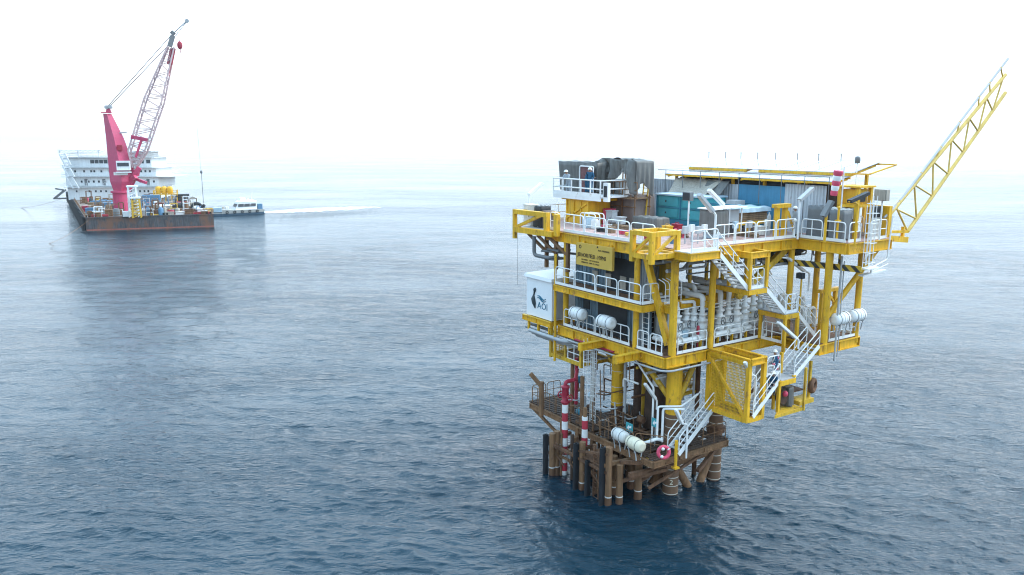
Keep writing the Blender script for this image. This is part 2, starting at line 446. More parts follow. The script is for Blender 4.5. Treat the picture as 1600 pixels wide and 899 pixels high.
def text_mb(mb, txt, origin, xdir, ydir, size, depth=0.012, align='LEFT', mi=0, squash=1.0):
    """lettering as solid geometry; origin, xdir, ydir in frame coordinates"""
    cu = bpy.data.curves.new("lettering", 'FONT'); cu.body = txt; cu.size = size; cu.align_x = align; cu.extrude = depth; cu.resolution_u = 2
    ob = bpy.data.objects.new("lettering", cu); COL.objects.link(ob)
    dg = bpy.context.evaluated_depsgraph_get(); me = bpy.data.meshes.new_from_object(ob.evaluated_get(dg))
    x, y = np.array(xdir, float), np.array(ydir, float); z = np.cross(x, y); o = np.array(origin, float)
    mb.add([o + x * v.co.x * squash + y * v.co.y + z * v.co.z for v in me.vertices], [tuple(p.vertices) for p in me.polygons], mi)
    bpy.data.objects.remove(ob); bpy.data.curves.remove(cu); bpy.data.meshes.remove(me)
    return mb

# ------------------------------------------------------------------ sea
def build_sea():
    ang = np.radians(np.concatenate([np.linspace(-180, -44, 60)[:-1], np.linspace(-44, 44, 640), np.linspace(44, 180, 60)[1:]]))
    r = [1.0]
    d = 6.0
    rows = []
    while d < 60000:
        rows.append(d)
        d += max(0.10, min(d * d / 16000.0, d * 0.12)) if d > 22 else 0.6
    rr = np.array(rows)
    A, Q = np.meshgrid(ang, rr)
    X, Y = Q * np.sin(A), Q * np.cos(A)
    Z = np.zeros_like(X); DX = np.zeros_like(X); DY = np.zeros_like(X)
    cell = np.gradient(rr)[:, None] * np.ones_like(X)
    cellx = Q * math.radians(0.14)
    cell = np.maximum(cell, cellx)
    nw = 130
    lam = np.exp(rng.uniform(math.log(0.5), math.log(9), nw))
    th = np.radians(np.choose(rng.integers(0, 5, nw), [50, 50, 50, 108, 75]) + rng.normal(0, 24, nw))
    for L, t in zip(lam, th):
        k = 2 * math.pi / L
        amp = 0.0042 * L ** 1.0 * (1.0 if L < 1.2 else (1.2 / L) ** 1.0) * rng.lognormal(-.2, .55)
        ph = rng.uniform(0, 6.283)
        fade = np.clip((L / cell - 2.5) / 3.0, 0, 1)
        phase = k * (X * math.cos(t) + Y * math.sin(t)) + ph
        Z += amp * fade * np.sin(phase)
        DX += 0.9 * amp * fade * math.cos(t) * np.cos(phase); DY += 0.9 * amp * fade * math.sin(t) * np.cos(phase)
    gx, gy = X / 60.0, Y / 60.0
    n0 = len(rr); n1 = len(ang)
    V = np.stack([X + DX, Y + DY, Z], -1).reshape(-1, 3)
    idx = np.arange(n0 * n1).reshape(n0, n1)
    F = np.stack([idx[:-1, :-1], idx[:-1, 1:], idx[1:, 1:], idx[1:, :-1]], -1).reshape(-1, 4)[:, ::-1]
    me = bpy.data.meshes.new("sea")
    me.vertices.add(len(V)); me.vertices.foreach_set('co', V.ravel())
    me.loops.add(F.size); me.loops.foreach_set('vertex_index', F.ravel().astype(np.int32))
    me.polygons.add(len(F)); me.polygons.foreach_set('loop_start', np.arange(0, F.size, 4, dtype=np.int32))
    me.polygons.foreach_set('use_smooth', np.ones(len(F), dtype=bool))
    me.update(calc_edges=True); me.validate()
    o = bpy.data.objects.new("sea", me); COL.objects.link(o); o['kind'] = 'structure'
    m, n, l, b = nt('sea_water')
    b.inputs["Base Color"].default_value = (0.002, 0.019, 0.033, 1)
    b.inputs["Roughness"].default_value = 0.04
    b.inputs["IOR"].default_value = 1.333
    geo = n.new("ShaderNodeNewGeometry")
    def nz(scale, rot, stretch, detail):
        mp = n.new("ShaderNodeMapping"); mp.inputs["Rotation"].default_value = (0, 0, R(rot)); mp.inputs["Scale"].default_value = (stretch, 1, 1)
        l.new(geo.outputs["Position"], mp.inputs[0])
        t = n.new("ShaderNodeTexNoise"); t.inputs["Scale"].default_value = scale; t.inputs["Detail"].default_value = detail; t.inputs["Roughness"].default_value = 0.6
        t.inputs["Distortion"].default_value = 0.6
        l.new(mp.outputs[0], t.inputs["Vector"]); return t.outputs["Fac"]
    gust = n.new("ShaderNodeMapRange"); gust.inputs["From Min"].default_value = 0.35; gust.inputs["From Max"].default_value = 0.65
    gust.inputs["To Min"].default_value = 0.3; gust.inputs["To Max"].default_value = 1.15
    l.new(nz(0.03, 20, 0.4, 5.0), gust.inputs["Value"])          # wind patches: ruffled and smoother water
    def bump(dist, st, h, prev=None, g=True):
        k = n.new("ShaderNodeBump"); k.inputs["Distance"].default_value = dist; k.inputs["Strength"].default_value = st
        l.new(h, k.inputs["Height"])
        if g:
            q = n.new("ShaderNodeMath"); q.operation = 'MULTIPLY'; q.inputs[1].default_value = st; l.new(gust.outputs[0], q.inputs[0]); l.new(q.outputs[0], k.inputs["Strength"])
        if prev: l.new(prev, k.inputs["Normal"])
        return k.outputs[0]
    a = bump(2.0, 0.45, nz(0.09, 8, 0.45, 3.0))
    a = bump(0.5, 0.75, nz(0.6, 28, 0.45, 3.0), a)
    a = bump(0.22, 0.9, nz(2.8, 40, 0.45, 4.0), a)
    a = bump(0.085, 0.9, nz(7.0, 20, 0.5, 3.0), a)
    l.new(a, b.inputs["Normal"])
    me.materials.append(m)
    return o
build_sea()
# ------------------------------------------------------------------ offshore platform
ZT, ZM, ZC, ZS = 14.4, 11.2, 8.5, 2.9
P = thing("offshore_platform", "yellow steel wellhead platform on rusted legs standing in the sea", "oil platform", (0, 0, 0))

def rail(par, pts, h=1.08, toe=True, panel=1.75, name="railing", r=0.034, mt='white'):
    """hoop-topped railing panels along a path; the toe plate under them is its own sub-part"""
    mb = MB(); tp = MB()
    for a, b in zip(pts[:-1], pts[1:]):
        a, b = np.array(a, float), np.array(b, float); L = np.linalg.norm(b - a); n = max(1, round(L / panel)); d = (b - a) / L
        z = np.array([0, 0, 1.])
        for i in range(n):
            p, q = a + d * (L * i / n + 0.06), a + d * (L * (i + 1) / n - 0.06)
            mb.tube(rnd_path([p, p + z * h, q + z * h, q], 0.22, 4), r, 6)
            mb.tube([p + z * h * 0.52, q + z * h * 0.52], r * 0.85, 6)
            m = (p + q) / 2; mb.tube([m, m + z * h], r * 0.9, 6)
        if toe: tp.bar(a + z * 0.075, b + z * 0.075, 0.03, 0.17)
    o = part(par, name, mb, mt)
    if toe: part(o, "toe_plate", tp, mt)
    return o

def stair(top, bot, side, width, n, rail_sides=(0, 1)):
    """flight of steps: stringers, then treads and handrails as sub-parts"""
    top, bot, side = np.array(top, float), np.array(bot, float), np.array(side, float)
    mb = MB()
    for k in (0, 1):
        mb.bar(top + side * width * k, bot + side * width * k, 0.05, 0.24)
    s = part(P, "staircase", mb, 'white')
    d = (bot - top); hz = np.array([d[0], d[1], 0]); hz /= np.linalg.norm(hz)
    for i in range(1, n):
        c = top + d * i / n
        t = MB(); t.bar(c + side * 0.03, c + side * (width - 0.03), 0.24, 0.035)
        part(s, "tread", t, 'grey')
    z = np.array([0, 0, 1.])
    for k in rail_sides:
        o = side * width * k; h = MB()
        a, b = top + o, bot + o
        h.tube(rnd_path([a + z * 0.1, a + z * 1.0, b + z * 1.0, b + z * 0.1], 0.18, 4), 0.032, 6)
        h.tube([a + z * 0.55, b + z * 0.55], 0.026, 6)
        m = (a + b) / 2; h.tube([m, m + z * 1.0], 0.028, 6)
        part(s, "handrail", h, 'white')
    return s

# ---- legs
M['leg_rings'] = rings_mat('rusted_leg_with_pale_draft_rings', (0.165, 0.09, 0.05), (0.62, 0.58, 0.5), (0.5, 0.0), 0.022)
def leg(u, v, r, zpaint, ztop=8.0, rings=False):
    mb = MB(); mb.cyl((u, v, zpaint), (u, v, ztop), r, 28)
    l = part(P, "leg", mb, 'yellow')
    lo = MB(); lo.cyl((u, v, -6), (u, v, zpaint), r * 1.02, 28)
    part(l, "lower_casing", lo, 'leg_rings' if rings else 'rust')
    fl = MB(); fl.cyl((u, v, ZS + 0.02), (u, v, ZS + 0.35), r * 1.35, 28); fl.cyl((u, v, ZS + 0.35), (u, v, ZS + 0.45), r * 1.2, 28, r2=r * 1.03)
    part(l, "base_flange", fl, 'rust')
    if not rings:
        rg = MB()
        for z in np.arange(zpaint + 0.2, ztop - 0.5, 1.0): rg.torus((u, v, z), (0, 0, 1), r + 0.01, 0.018, 24, 5)
        part(l, "marker_ring", rg, 'white_dirty')
    return l
leg(0, 0, 0.44, 4.75, rings=True)
leg(0.0, 4.75, 0.37, 3.9)
leg(4.6, 5.4, 0.38, 3.9)
leg(3.6, 0, 0.40, 4.75, rings=True)
mb = MB(); text_mb(mb, "2", (-0.36, -0.27, 0.62), (0.75, -0.66, 0), (0, 0, 1), 0.42, 0.03); part(P, "draft_number", mb, 'cream')
mb = MB(); text_mb(mb, "3", (-0.36, -0.27, 1.72), (0.75, -0.66, 0), (0, 0, 1), 0.36, 0.03); part(P, "draft_number", mb, 'cream')

def br(name, p, q, r, m='yellow', n=12):
    mb = MB(); mb.cyl(p, q, r, n); return part(P, name, mb, m)
br("brace", (-0.1, 0.25, 5.6), (-0.9, 2.3, 8.1), 0.16, 'yellow_old')
br("brace", (0.3, 0, 5.3), (2.1, 0.1, 8.1), 0.17, 'yellow_old')
br("brace", (0, 4.4, 5.9), (0.0, 6.9, 8.1), 0.20, 'yellow_old')
br("brace", (3.6, 0.2, 5.2), (5.4, 0.8, 8.1), 0.17, 'yellow_old')
# jacket bracing at the water
for p, q in (((0, 0, 1.7), (3.6, 0, 1.7)), ((0, 0, 1.7), (0, 4.75, 1.7)), ((3.6, 0, 1.7), (4.6, 5.4, 1.7)), ((0, 4.75, 1.7), (4.6, 5.4, 1.7))):
    br("jacket_brace", p, q, 0.22, 'rust_light', 14)
for p, q in (((0.3, 0, 1.6), (1.75, 0, -0.5)), ((3.3, 0, 1.6), (2.2, 0, -0.5)), ((0, 0.4, 1.5), (0, 2.5, -1.5)), ((0, 4.4, 1.5), (0, 2.6, -1.5))):
    br("jacket_brace", p, q, 0.24, 'rust_light', 14)

# ---- columns
def col(u, v, z0, z1, w=0.30, m='yellow', round_=True):
    mb = MB()
    if round_: mb.cyl((u, v, z0), (u, v, z1), w / 2, 16)
    else: mb.box(u - w / 2, u + w / 2, v - w / 2, v + w / 2, z0, z1)
    return part(P, "column", mb, m)
col(-1.15, -0.85, 8.0, 13.85, 0.42)
col(-1.6, 1.55, 8.4, 13.85, 0.34)
col(-1.55, 8.0, 8.4, 13.85, 0.36)
col(-2.2, 8.25, 6.2, 13.0, 0.16)
col(1.75, -0.9, 8.5, 13.85, 0.36)
col(7.6, -1.55, 8.2, 13.85, 0.36)
col(8.05, -3.75, 7.9, 13.85, 0.42)
col(11.1, -3.75, 8.1, 13.85, 0.36)
col(10.6, -1.2, 8.4, 13.85, 0.36)
col(10.9, 7.0, 8.4, 13.85, 0.4)
col(4.6, 5.4, 8.0, 13.85, 0.6, 'yellow_old')
col(0.6, 1.6, 8.5, 13.85, 0.5, 'yellow_old', False)
for u in (2.9, 4.3, 5.7): col(u, 1.9, 8.5, 13.85, 0.16, 'yellow_old', False)
mb = MB(); mb.bar((-1.35, 1.2, 13.8), (-1.2, -0.6, 9.0), 0.3, 0.3); part(P, "diagonal_brace", mb, 'yellow')
mb = MB(); mb.bar((7.5, -1.2, 13.7), (4.4, -0.4, 11.0), 0.34, 0.34); part(P, "diagonal_brace", mb, 'yellow_old')
mb = MB(); mb.cyl((11.7, -4.5, 14.0), (8.0, -3.6, 9.6), 0.16, 14); part(P, "diagonal_brace", mb, 'yellow')

# ---- top deck
top_poly = [(-1.75, -1.75), (7.85, -1.75), (7.85, -4.9), (12.0, -4.9), (12.0, -1.6), (13.9, -1.6), (13.9, 14.0), (1.2, 14.0), (1.2, 12.3), (-0.9, 12.3), (-0.9, 9.7), (-1.75, 9.7)]
mb = MB(); mb.prism([(u, v, ZT - 0.05) for u, v in reversed(top_poly)], (0, 0, 0.05)); part(P, "top_deck", mb, 'deck_pink')
mb = MB()
zb = ZT - 0.06 - 0.3
loop = top_poly + [top_poly[0]]
for (a, b), (c, d) in zip(loop[:-1], loop[1:]): mb.ibeam((a, b, zb), (c, d, zb), 0.6, 0.26)
for u in (0.5, 2.5, 4.6, 6.2, 9.6): mb.ibeam((u, -1.7, zb - 0.01), (u, 12.2, zb - 0.01), 0.56, 0.2, stiff=0)
for v in (0.6, 2.6, 4.6, 6.6, 8.3, 10.5): mb.ibeam((-1.7 if v < 9 else -.8, v, zb - 0.05), (13.8, v, zb - 0.05), 0.44, 0.18, stiff=0)
part(P, "top_deck_beams", mb, 'yellow')
mb = MB()   # joists under the plating
for v in np.arange(-1.4, 9.6, 0.55): mb.bar((-1.6, v, ZT - 0.16), (11.8, v, ZT - 0.16), 0.06, 0.2)
part(P, "deck_joists", mb, 'rust_dark')

# landing strip outboard of the near corner, with the head of the stairs
mb = MB(); mb.box(-2.2, 0.0, -2.85, -1.78, ZT - 0.05, ZT - 0.002); part(P, "stair_head_landing", mb, 'white_dirty')
mb = MB(); mb.ibeam((-2.2, -2.83, ZT - 0.26), (0.0, -2.83, ZT - 0.26), 0.4, 0.16); mb.ibeam((-2.18, -2.8, ZT - 0.26), (-2.18, -1.8, ZT - 0.26), 0.4, 0.16)
mb.ibeam((0.0, -2.7, ZT - 0.27), (0.0, -1.9, ZT - 0.27), 0.36, 0.14)
part(P, "landing_beam", mb, 'yellow')

def cage_frame(u0, u1, v0, v1, z0, z1, w=0.2, diag=True, name="lifting_frame", floor=True):
    mb = MB()
    for u in (u0, u1):
        for v in (v0, v1): mb.box(u - w / 2, u + w / 2, v - w / 2, v + w / 2, z0 - 0.35, z1 + 0.1)
    for z, k in ((z0, 1.0), (z1, 0.9)):
        for v in (v0, v1): mb.bar((u0 + w / 2, v, z), (u1 - w / 2, v, z), w * k, w * k * 1.1)
        for u in (u0, u1): mb.bar((u, v0 + w / 2, z), (u, v1 - w / 2, z), w * k, w * k * 1.1)
    if diag:
        mb.bar((u0, v0, z0), (u1, v0, z1), w * 0.6); mb.bar((u0, v1, z0), (u0, v0, z1), w * 0.6); mb.bar((u0, v1, z0), (u1, v1, z1), w * 0.6)
    o = part(P, name, mb, 'yellow')
    if floor:
        f = MB(); f.box(u0 + w / 2, u1 - w / 2, v0 + w / 2, v1 - w / 2, z0 - 0.04, z0 + 0.02); part(o, "frame_floor", f, 'grey')
    return o
cage_frame(-3.75, -2.0, -1.75, -0.35, 14.15, 15.3, 0.24)
# left lifting frame sticks out past the far end of the left face
mb = MB()
a0, a1 = FR.u(806, 329, -2.6), FR.u(868, 330, -1.0)
for (p, q, w) in (((-2.5, 12.3, 15.35), (-2.2, 9.2, 15.35), .3), ((-2.5, 12.3, 14.2), (-2.2, 8.5, 14.2), .34), ((-2.5, 12.3, 13.6), (-2.5, 12.3, 15.5), .22),
                  ((-2.5, 12.3, 14.3), (-2.3, 9.6, 15.3), .18), ((-1.0, 12.2, 14.2), (-1.0, 9.4, 14.2), .3), ((-1.0, 12.2, 14.2), (-1.0, 12.2, 15.3), .2),
                  ((-2.4, 12.25, 15.35), (-1.0, 12.2, 15.3), .24), ((-2.4, 12.25, 14.2), (-1.0, 12.2, 14.2), .28), ((-1.0, 12.2, 15.3), (-1.0, 9.6, 15.3), .24),
                  ((-2.2, 9.2, 14.2), (-2.2, 9.2, 15.5), .3), ((-2.1, 8.3, 14.1), (-2.1, 8.3, 15.45), .3)):
    mb.bar(p, q, w)
o = part(P, "lifting_frame", mb, 'yellow')
mb = MB(); mb.box(-2.3, -1.1, 9.8, 12.1, 14.3, 14.36); part(o, "frame_floor", mb, 'grey')
mb = MB()
for v in (9.0, 10.2, 11.2): mb.bar((-2.2, v, 14.0), (-1.6, v - 1.2, 12.9), 0.16); mb.box(-1.7, -1.5, v - 1.3, v - 1.1, 11.9, 14.0)
part(P, "knee_brace", mb, 'rust_light')
# hanging rusty pipework and trays under that end
mb = MB()
mb.tube(rnd_path([(-2.3, 10.4, 13.9), (-2.3, 10.4, 12.7), (-2.3, 8.8, 12.7), (-1.6, 8.8, 12.7)], 0.3), 0.12, 8)
mb.tube([(-2.0, 10.0, 13.0), (-1.0, 7.5, 13.0)], 0.08, 6); mb.box(-2.2, -1.0, 8.6, 9.8, 12.55, 12.62); mb.box(-1.9, -0.9, 8.4, 9.6, 13.1, 13.2)
part(P, "hanging_pipework", mb, 'grey_dark')

# ---- top railings
rail(P, [(-1.72, 9.55, ZT), (-1.72, 8.45, ZT)])
rail(P, [(-1.72, 8.1, ZT), (-1.72, 0.1, ZT)], panel=1.9)
rail(P, [(0.7, -1.72, ZT), (7.5, -1.72, ZT)], panel=1.7)
rail(P, [(7.82, -1.9, ZT), (7.82, -4.8, ZT)], panel=1.5)
rail(P, [(7.95, -4.87, ZT), (9.1, -4.87, ZT)], panel=1.2)
rail(P, [(9.9, -4.87, ZT), (11.6, -4.87, ZT)], panel=1.7)
rail(P, [(-2.1, -2.82, ZT), (-0.1, -2.82, ZT)], panel=2)
rail(P, [(11.95, -4.7, ZT), (11.95, -1.7, ZT)], panel=1.5)
rail(P, [(1.25, 13.95, ZT), (13.8, 13.95, ZT)], panel=2.1)
# caged vertical ladder tubes on the extension
mb = MB()
for i in range(6):
    u = 9.2 + 0.12 * i; v = -5.05 - 0.10 * (i % 3)
    mb.tube([(u, v, 12.9 + .15 * (i % 2)), (u, v, 16.4 + 0.25 * (i % 3))], 0.025, 6)
for z in np.arange(13.2, 16.5, 0.55): mb.tube([(9.15, -5.05, z), (9.85, -5.05, z), (9.85, -5.4, z), (9.15, -5.4, z), (9.15, -5.05, z)], 0.018, 5)
mb.box(9.0, 10.2, -5.5, -4.95, 12.85, 12.92)
part(P, "caged_ladder", mb, 'white')
mb = MB()
for i in range(5): mb.tube([(10.2, -5.0, 12.6 + i * .001), (11.8, -5.0, 12.9)], 0.03, 5) if i == 0 else None
mb.tube(rnd_path([(10.0, -5.1, 12.5), (10.0, -5.1, 12.85), (11.5, -5.1, 13.2), (11.7, -5.1, 15.7)], 0.15), 0.05, 6)
mb.bar((9.2, -5.0, 12.45), (11.4, -5.0, 12.6), 0.3, 0.08)
part(P, "side_walkway", mb, 'white')
# yellow rail posts and the gate frame on deck
mb = MB(); mb.box(6.4, 6.64, -1.3, -1.06, ZT, 16.1); mb.box(7.1, 7.34, -1.3, -1.06, ZT, 16.1); mb.box(6.25, 7.5, -1.4, -1.0, 16.1, 16.32); mb.bar((7.4, -1.25, 15.9), (7.75, -1.62, ZT), 0.13)
part(P, "gantry_frame", mb, 'yellow')

# ---- mezzanine
mb = MB(); mb.box(-2.35, -0.95, 0.4, 8.1, ZM - 0.05, ZM); mb.box(-1.0, 1.4, 1.0, 1.9, ZM - 0.06, ZM - 0.01)
part(P, "mezzanine_walkway", mb, 'rust')
mb = MB()
mb.ibeam((-2.35, 0.3, ZM - 0.24), (-2.35, 8.2, ZM - 0.24), 0.36, 0.16)
mb.ibeam((-2.3, 0.35, ZM - 0.25), (-1.0, 0.35, ZM - 0.25), 0.36, 0.16); mb.ibeam((-2.3, 8.2, ZM - 0.25), (-1.0, 8.2, ZM - 0.25), 0.36, 0.16)
mb.ibeam((-1.0, 0.3, ZM - 0.27), (8.0, 0.3, ZM - 0.27), 0.5, 0.22); mb.ibeam((-1.0, -0.7, ZM - 0.3), (-1.0, 8.0, ZM - 0.3), 0.42, 0.18)
mb.ibeam((1.75, -0.75, ZM - 0.28), (1.75, 1.9, ZM - 0.28), 0.36, 0.16); mb.ibeam((5.0, 0.3, ZM - 0.28), (5.0, 5.0, ZM - 0.28), 0.36, 0.16)
part(P, "mezzanine_beams", mb, 'yellow')
rail(P, [(-2.33, 8.1, ZM), (-2.33, 0.4, ZM)], panel=1.9)
rail(P, [(-2.3, 0.38, ZM), (-1.05, 0.38, ZM)], panel=1.2)
mb = MB()
for k in range(5): mb.tube(rnd_path([(-1.2 + .3 * k, -0.25, ZM), (-1.2 + .3 * k, -0.25, ZM + 1.15), (-1.2 + .3 * k, 0.3, ZM + 1.3)], .2), 0.024, 5)
for z in (0.4, 0.8): mb.tube([(-1.2, -0.25, ZM + z), (0.0, -0.25, ZM + z)], 0.022, 5)
part(P, "ladder_cage", mb, 'white')

# ---- cellar deck
cel = [(-1.75, -0.95), (7.4, -0.95), (7.4, -3.85), (11.3, -3.85), (11.3, 7.6), (3.0, 7.6), (3.0, 8.4), (-1.75, 8.4)]
mb = MB(); mb.prism([(u, v, ZC - 0.05) for u, v in reversed(cel)], (0, 0, 0.05)); part(P, "cellar_deck", mb, 'rust')
mb = MB(); zb = ZC - 0.06 - 0.29
loop = cel + [cel[0]]
for (a, b), (c, d) in zip(loop[:-1], loop[1:]): mb.ibeam((a, b, zb), (c, d, zb), 0.58, 0.26)
for v in (0.6, 2.6, 4.75, 6.4): mb.ibeam((-1.7, v, zb - 0.02), (11.2, v, zb - 0.02), 0.5, 0.2, stiff=0)
for u in (0.0, 1.75, 3.6, 5.6, 7.4, 9.4): mb.ibeam((u, -0.9, zb - 0.05), (u, 7.5, zb - 0.05), 0.4, 0.18, stiff=0)
part(P, "cellar_deck_beams", mb, 'yellow')
for v, L in ((0.95, 1.7), (4.1, 1.6)):     # stub beams that stick out past the left face
    mb = MB(); mb.ibeam((-1.9 - L, v, zb + 0.05), (-1.75, v, zb + 0.05), 0.42, 0.3, 0.05, stiff=.6); mb.box(-1.95 - L, -1.88 - L, v - .16, v + .16, zb - .17, zb + .27)
    part(P, "outrigger_beam", mb, 'yellow')
mb = MB(); mb.ibeam((7.4, -0.95, ZC - 0.28), (7.4, -2.6, ZC - 0.28), 0.4, 0.24); part(P, "outrigger_beam", mb, 'yellow')
rail(P, [(-1.72, 8.0, ZC), (-1.72, 1.9, ZC)], panel=1.6)
rail(P, [(-1.72, 1.3, ZC), (-1.72, -0.7, ZC)], panel=1.0)
rail(P, [(-0.85, -0.92, ZC), (1.5, -0.92, ZC)], panel=2.3)
rail(P, [(2.0, -0.92, ZC), (6.6, -0.92, ZC)], panel=2.3)
rail(P, [(8.4, -3.82, ZC), (11.2, -3.82, ZC)], panel=1.4)
rail(P, [(11.27, -3.8, ZC), (11.27, 7.4, ZC)], panel=2.2)
mb = MB()
mb.tube(rnd_path([(-2.0, 8.0, 7.75), (-2.0, -0.9, 7.75), (-1.6, -1.25, 7.75), (1.5, -1.25, 7.75), (3.0, -1.15, 7.8)], 0.5, 5), 0.06, 8)
part(P, "skirting_pipe", mb, 'grey')
# yellow gantry over the raft at the far right corner
mb = MB(); mb.box(9.6, 9.8, -2.4, -2.2, ZC, 11.0); mb.box(10.9, 11.1, -2.4, -2.2, ZC, 11.0); mb.box(9.4, 11.3, -2.45, -2.15, 11.0, 11.2); mb.bar((11.0, -2.3, 10.2), (10.2, -2.3, 11.0), 0.12)
part(P, "davit_frame", mb, 'yellow')

# ---- cladding walls of the left face
mb = MB(); mb.corr((-0.9, 1.95), (-0.9, 7.85), ZM + 0.02, ZT - 0.7); part(P, "wall", mb, 'clad_blue', "stained blue grey corrugated upper wall")
mb = MB(); mb.corr((-0.92, 0.9), (-0.92, 1.9), ZM + 0.05, ZT - 0.7); part(P, "wall", mb, 'clad')
mb = MB(); mb.corr((-0.88, 1.0), (-0.88, 7.85), ZC + 0.02, ZM - 0.5); part(P, "wall", mb, 'clad_blue', "stained blue grey corrugated lower wall")
mb = MB(); mb.corr((-0.85, 7.9), (2.5, 7.9), ZC + 0.02, ZT - 0.7); part(P, "wall", mb, 'clad')
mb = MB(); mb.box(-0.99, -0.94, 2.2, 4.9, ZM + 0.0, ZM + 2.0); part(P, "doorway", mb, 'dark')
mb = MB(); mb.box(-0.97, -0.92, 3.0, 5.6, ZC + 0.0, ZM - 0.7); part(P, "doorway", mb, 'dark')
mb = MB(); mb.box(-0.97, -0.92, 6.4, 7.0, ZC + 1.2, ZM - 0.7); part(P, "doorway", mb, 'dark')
for v in (3.1, 4.4, 5.6, 2.3):
    mb = MB(); mb.box(-1.05, -1.0, v, v + 0.5, ZM + 0.25, ZM + 1.0); part(P, "wall_box", mb, 'tarp_tan')
mb = MB(); mb.box(-1.35, -1.0, 1.5, 2.1, ZC, ZC + 1.9); part(P, "cabinet", mb, 'clad')

# ---- inside of the wellhead bay (seen between the columns of the right face)
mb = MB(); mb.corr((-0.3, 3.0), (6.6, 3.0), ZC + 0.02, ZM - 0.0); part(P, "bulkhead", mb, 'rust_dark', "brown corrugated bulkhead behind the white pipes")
mb = MB(); mb.corr((-0.7, 2.3), (2.2, 2.3), ZM + 0.1, ZT - 0.7, 0.03, 0.2); part(P, "bulkhead", mb, 'clad')
mb = MB()
for k, (v, z) in enumerate(((0.2, 13.45), (0.9, 13.3), (1.5, 13.5), (2.0, 13.2))):
    mb.tube(rnd_path([(-1.0, v, z), (3.5 + 0.4 * k, v, z), (3.5 + 0.4 * k, v + 1.5, z)], 0.3), 0.09 + 0.02 * (k % 2), 8)
mb.tube(rnd_path([(-1.1, -0.2, 13.0), (0.2, -0.2, 13.0), (0.5, -0.2, 13.3), (1.6, -0.2, 13.3)], 0.2), 0.11, 8)
for u in np.arange(3.5, 11.5, 0.9): mb.tube([(u, -0.5, 13.55), (u + .2, 6, 13.55)], 0.05 + 0.02 * (int(u * 10) % 3), 6)
part(P, "overhead_pipework", mb, 'grey')
mb = MB()
for i in range(9):
    u = 3.2 + i * 0.95; mb.box(u, u + 0.5, -0.9 + (i % 3) * .5, 1.5, 13.1 + .1 * (i % 2), 13.45)
part(P, "cable_trays", mb, 'dark')
mb = MB(); mb.bar((8.0, -4.2, 13.0), (10.5, 2.8, 13.0), 0.14, 0.3) ; mb = MB(); mb.bar((7.3, 1.6, 12.85), (8.9, -5.2, 12.85), 0.16, 0.34); mb.bar((8.6, -4.0, 13.0), (8.6, -4.0, 13.8), 0.1)
part(P, "runway_beam", mb, 'hazard', "black and yellow striped lifting beam under the top deck")
# white equipment and pipes standing in the open right bay
mb = MB()
for i, (u, v, h) in enumerate(((5.0, 0.4, 2.4), (8.0, -1.9, 1.7), (8.6, -1.4, 2.2), (9.2, -1.8, 1.5), (8.3, -0.6, 1.9), (9.0, 0.2, 2.0))):
    mb.tube(rnd_path([(u, v, ZC), (u, v, ZC + h), (u + 0.6, v, ZC + h), (u + 0.6, v, ZC + 0.3)], 0.25), 0.11, 8); mb.cyl((u, v, ZC + h * .4), (u, v, ZC + h * .7), 0.22, 12)
part(P, "pipework", mb, 'white_dirty')
for pts, r in ((rnd_path([(6.2, -1.0, 13.2), (6.2, -1.0, 12.75), (8.2, -1.0, 12.75), (8.2, -1.0, 13.6)], 0.2), .09), ([(6.1, -1.0, 8.6), (6.1, -1.0, 12.8)], .09), (rnd_path([(8.6, -4.15, 13.5), (8.6, -4.15, 7.4)], .2), .06), ([(8.85, -4.15, 13.2), (8.85, -4.15, 7.6)], .035)):
    mb = MB(); mb.tube(pts, r, 8); part(P, "pipework", mb, 'grey')

# ---- left sub-cellar box landing
mb = MB()
u0, u1, v0, v1, z0 = -1.7, 0.6, 6.2, 9.3, 6.35
for u in (u0, u1):
    for v in (v0, v1): mb.box(u - .09, u + .09, v - .09, v + .09, z0 - .2, 8.2)
for v in (v0, v1): mb.bar((u0, v, z0), (u1, v, z0), .16, .24)
for u in (u0, u1): mb.bar((u, v0, z0), (u, v1, z0), .16, .24)
mb.bar((u0, 7.8, z0), (u0, 7.8, 8.2), .1)
sub = part(P, "hanging_platform", mb, 'yellow_old')
mb = MB(); mb.box(u0 + .1, u1 - .1, v0 + .1, v1 - .1, z0, z0 + .05); part(sub, "hanging_floor", mb, 'rust')
mb = MB()
for v in np.arange(7.9, 9.3, 0.11): mb.bar((u0, v, z0 + .1), (u0, v, 8.2), 0.025)
for z in np.arange(z0 + .2, 8.2, 0.14): mb.bar((u0 + .02, 7.8, z), (u0 + .02, 9.25, z), 0.022)
for u in np.arange(u0, u1, 0.14): mb.bar((u, 9.3, z0 + .1), (u, 9.3, 8.2), 0.022)
part(sub, "mesh_panel", mb, 'mesh_yellow')
rail(P, [(-1.7, 7.6, z0), (-1.7, 6.25, z0), (-0.6, 6.1, z0)], panel=1.2)
mb = MB()
for k in range(3): mb = MB(); mb.tube(rnd_path([(-2.2 + .3 * k, 11.0, 7.65 - .2 * k), (-2.2 + .3 * k, 7.2, 7.65 - .2 * k), (-0.8, 6.8, 7.65 - .2 * k)], .6, 5), 0.13, 8); part(P, "pipework", mb, 'grey')
mb = MB(); mb.tube([(-1.9, 6.6, 7.9), (-1.9, 3.0, 7.9)], 0.07, 8); mb.tube([(-1.5, 6.9, 6.6), (-1.5, 6.9, 3.6)], 0.11, 8)
part(P, "fire_main", mb, 'red')

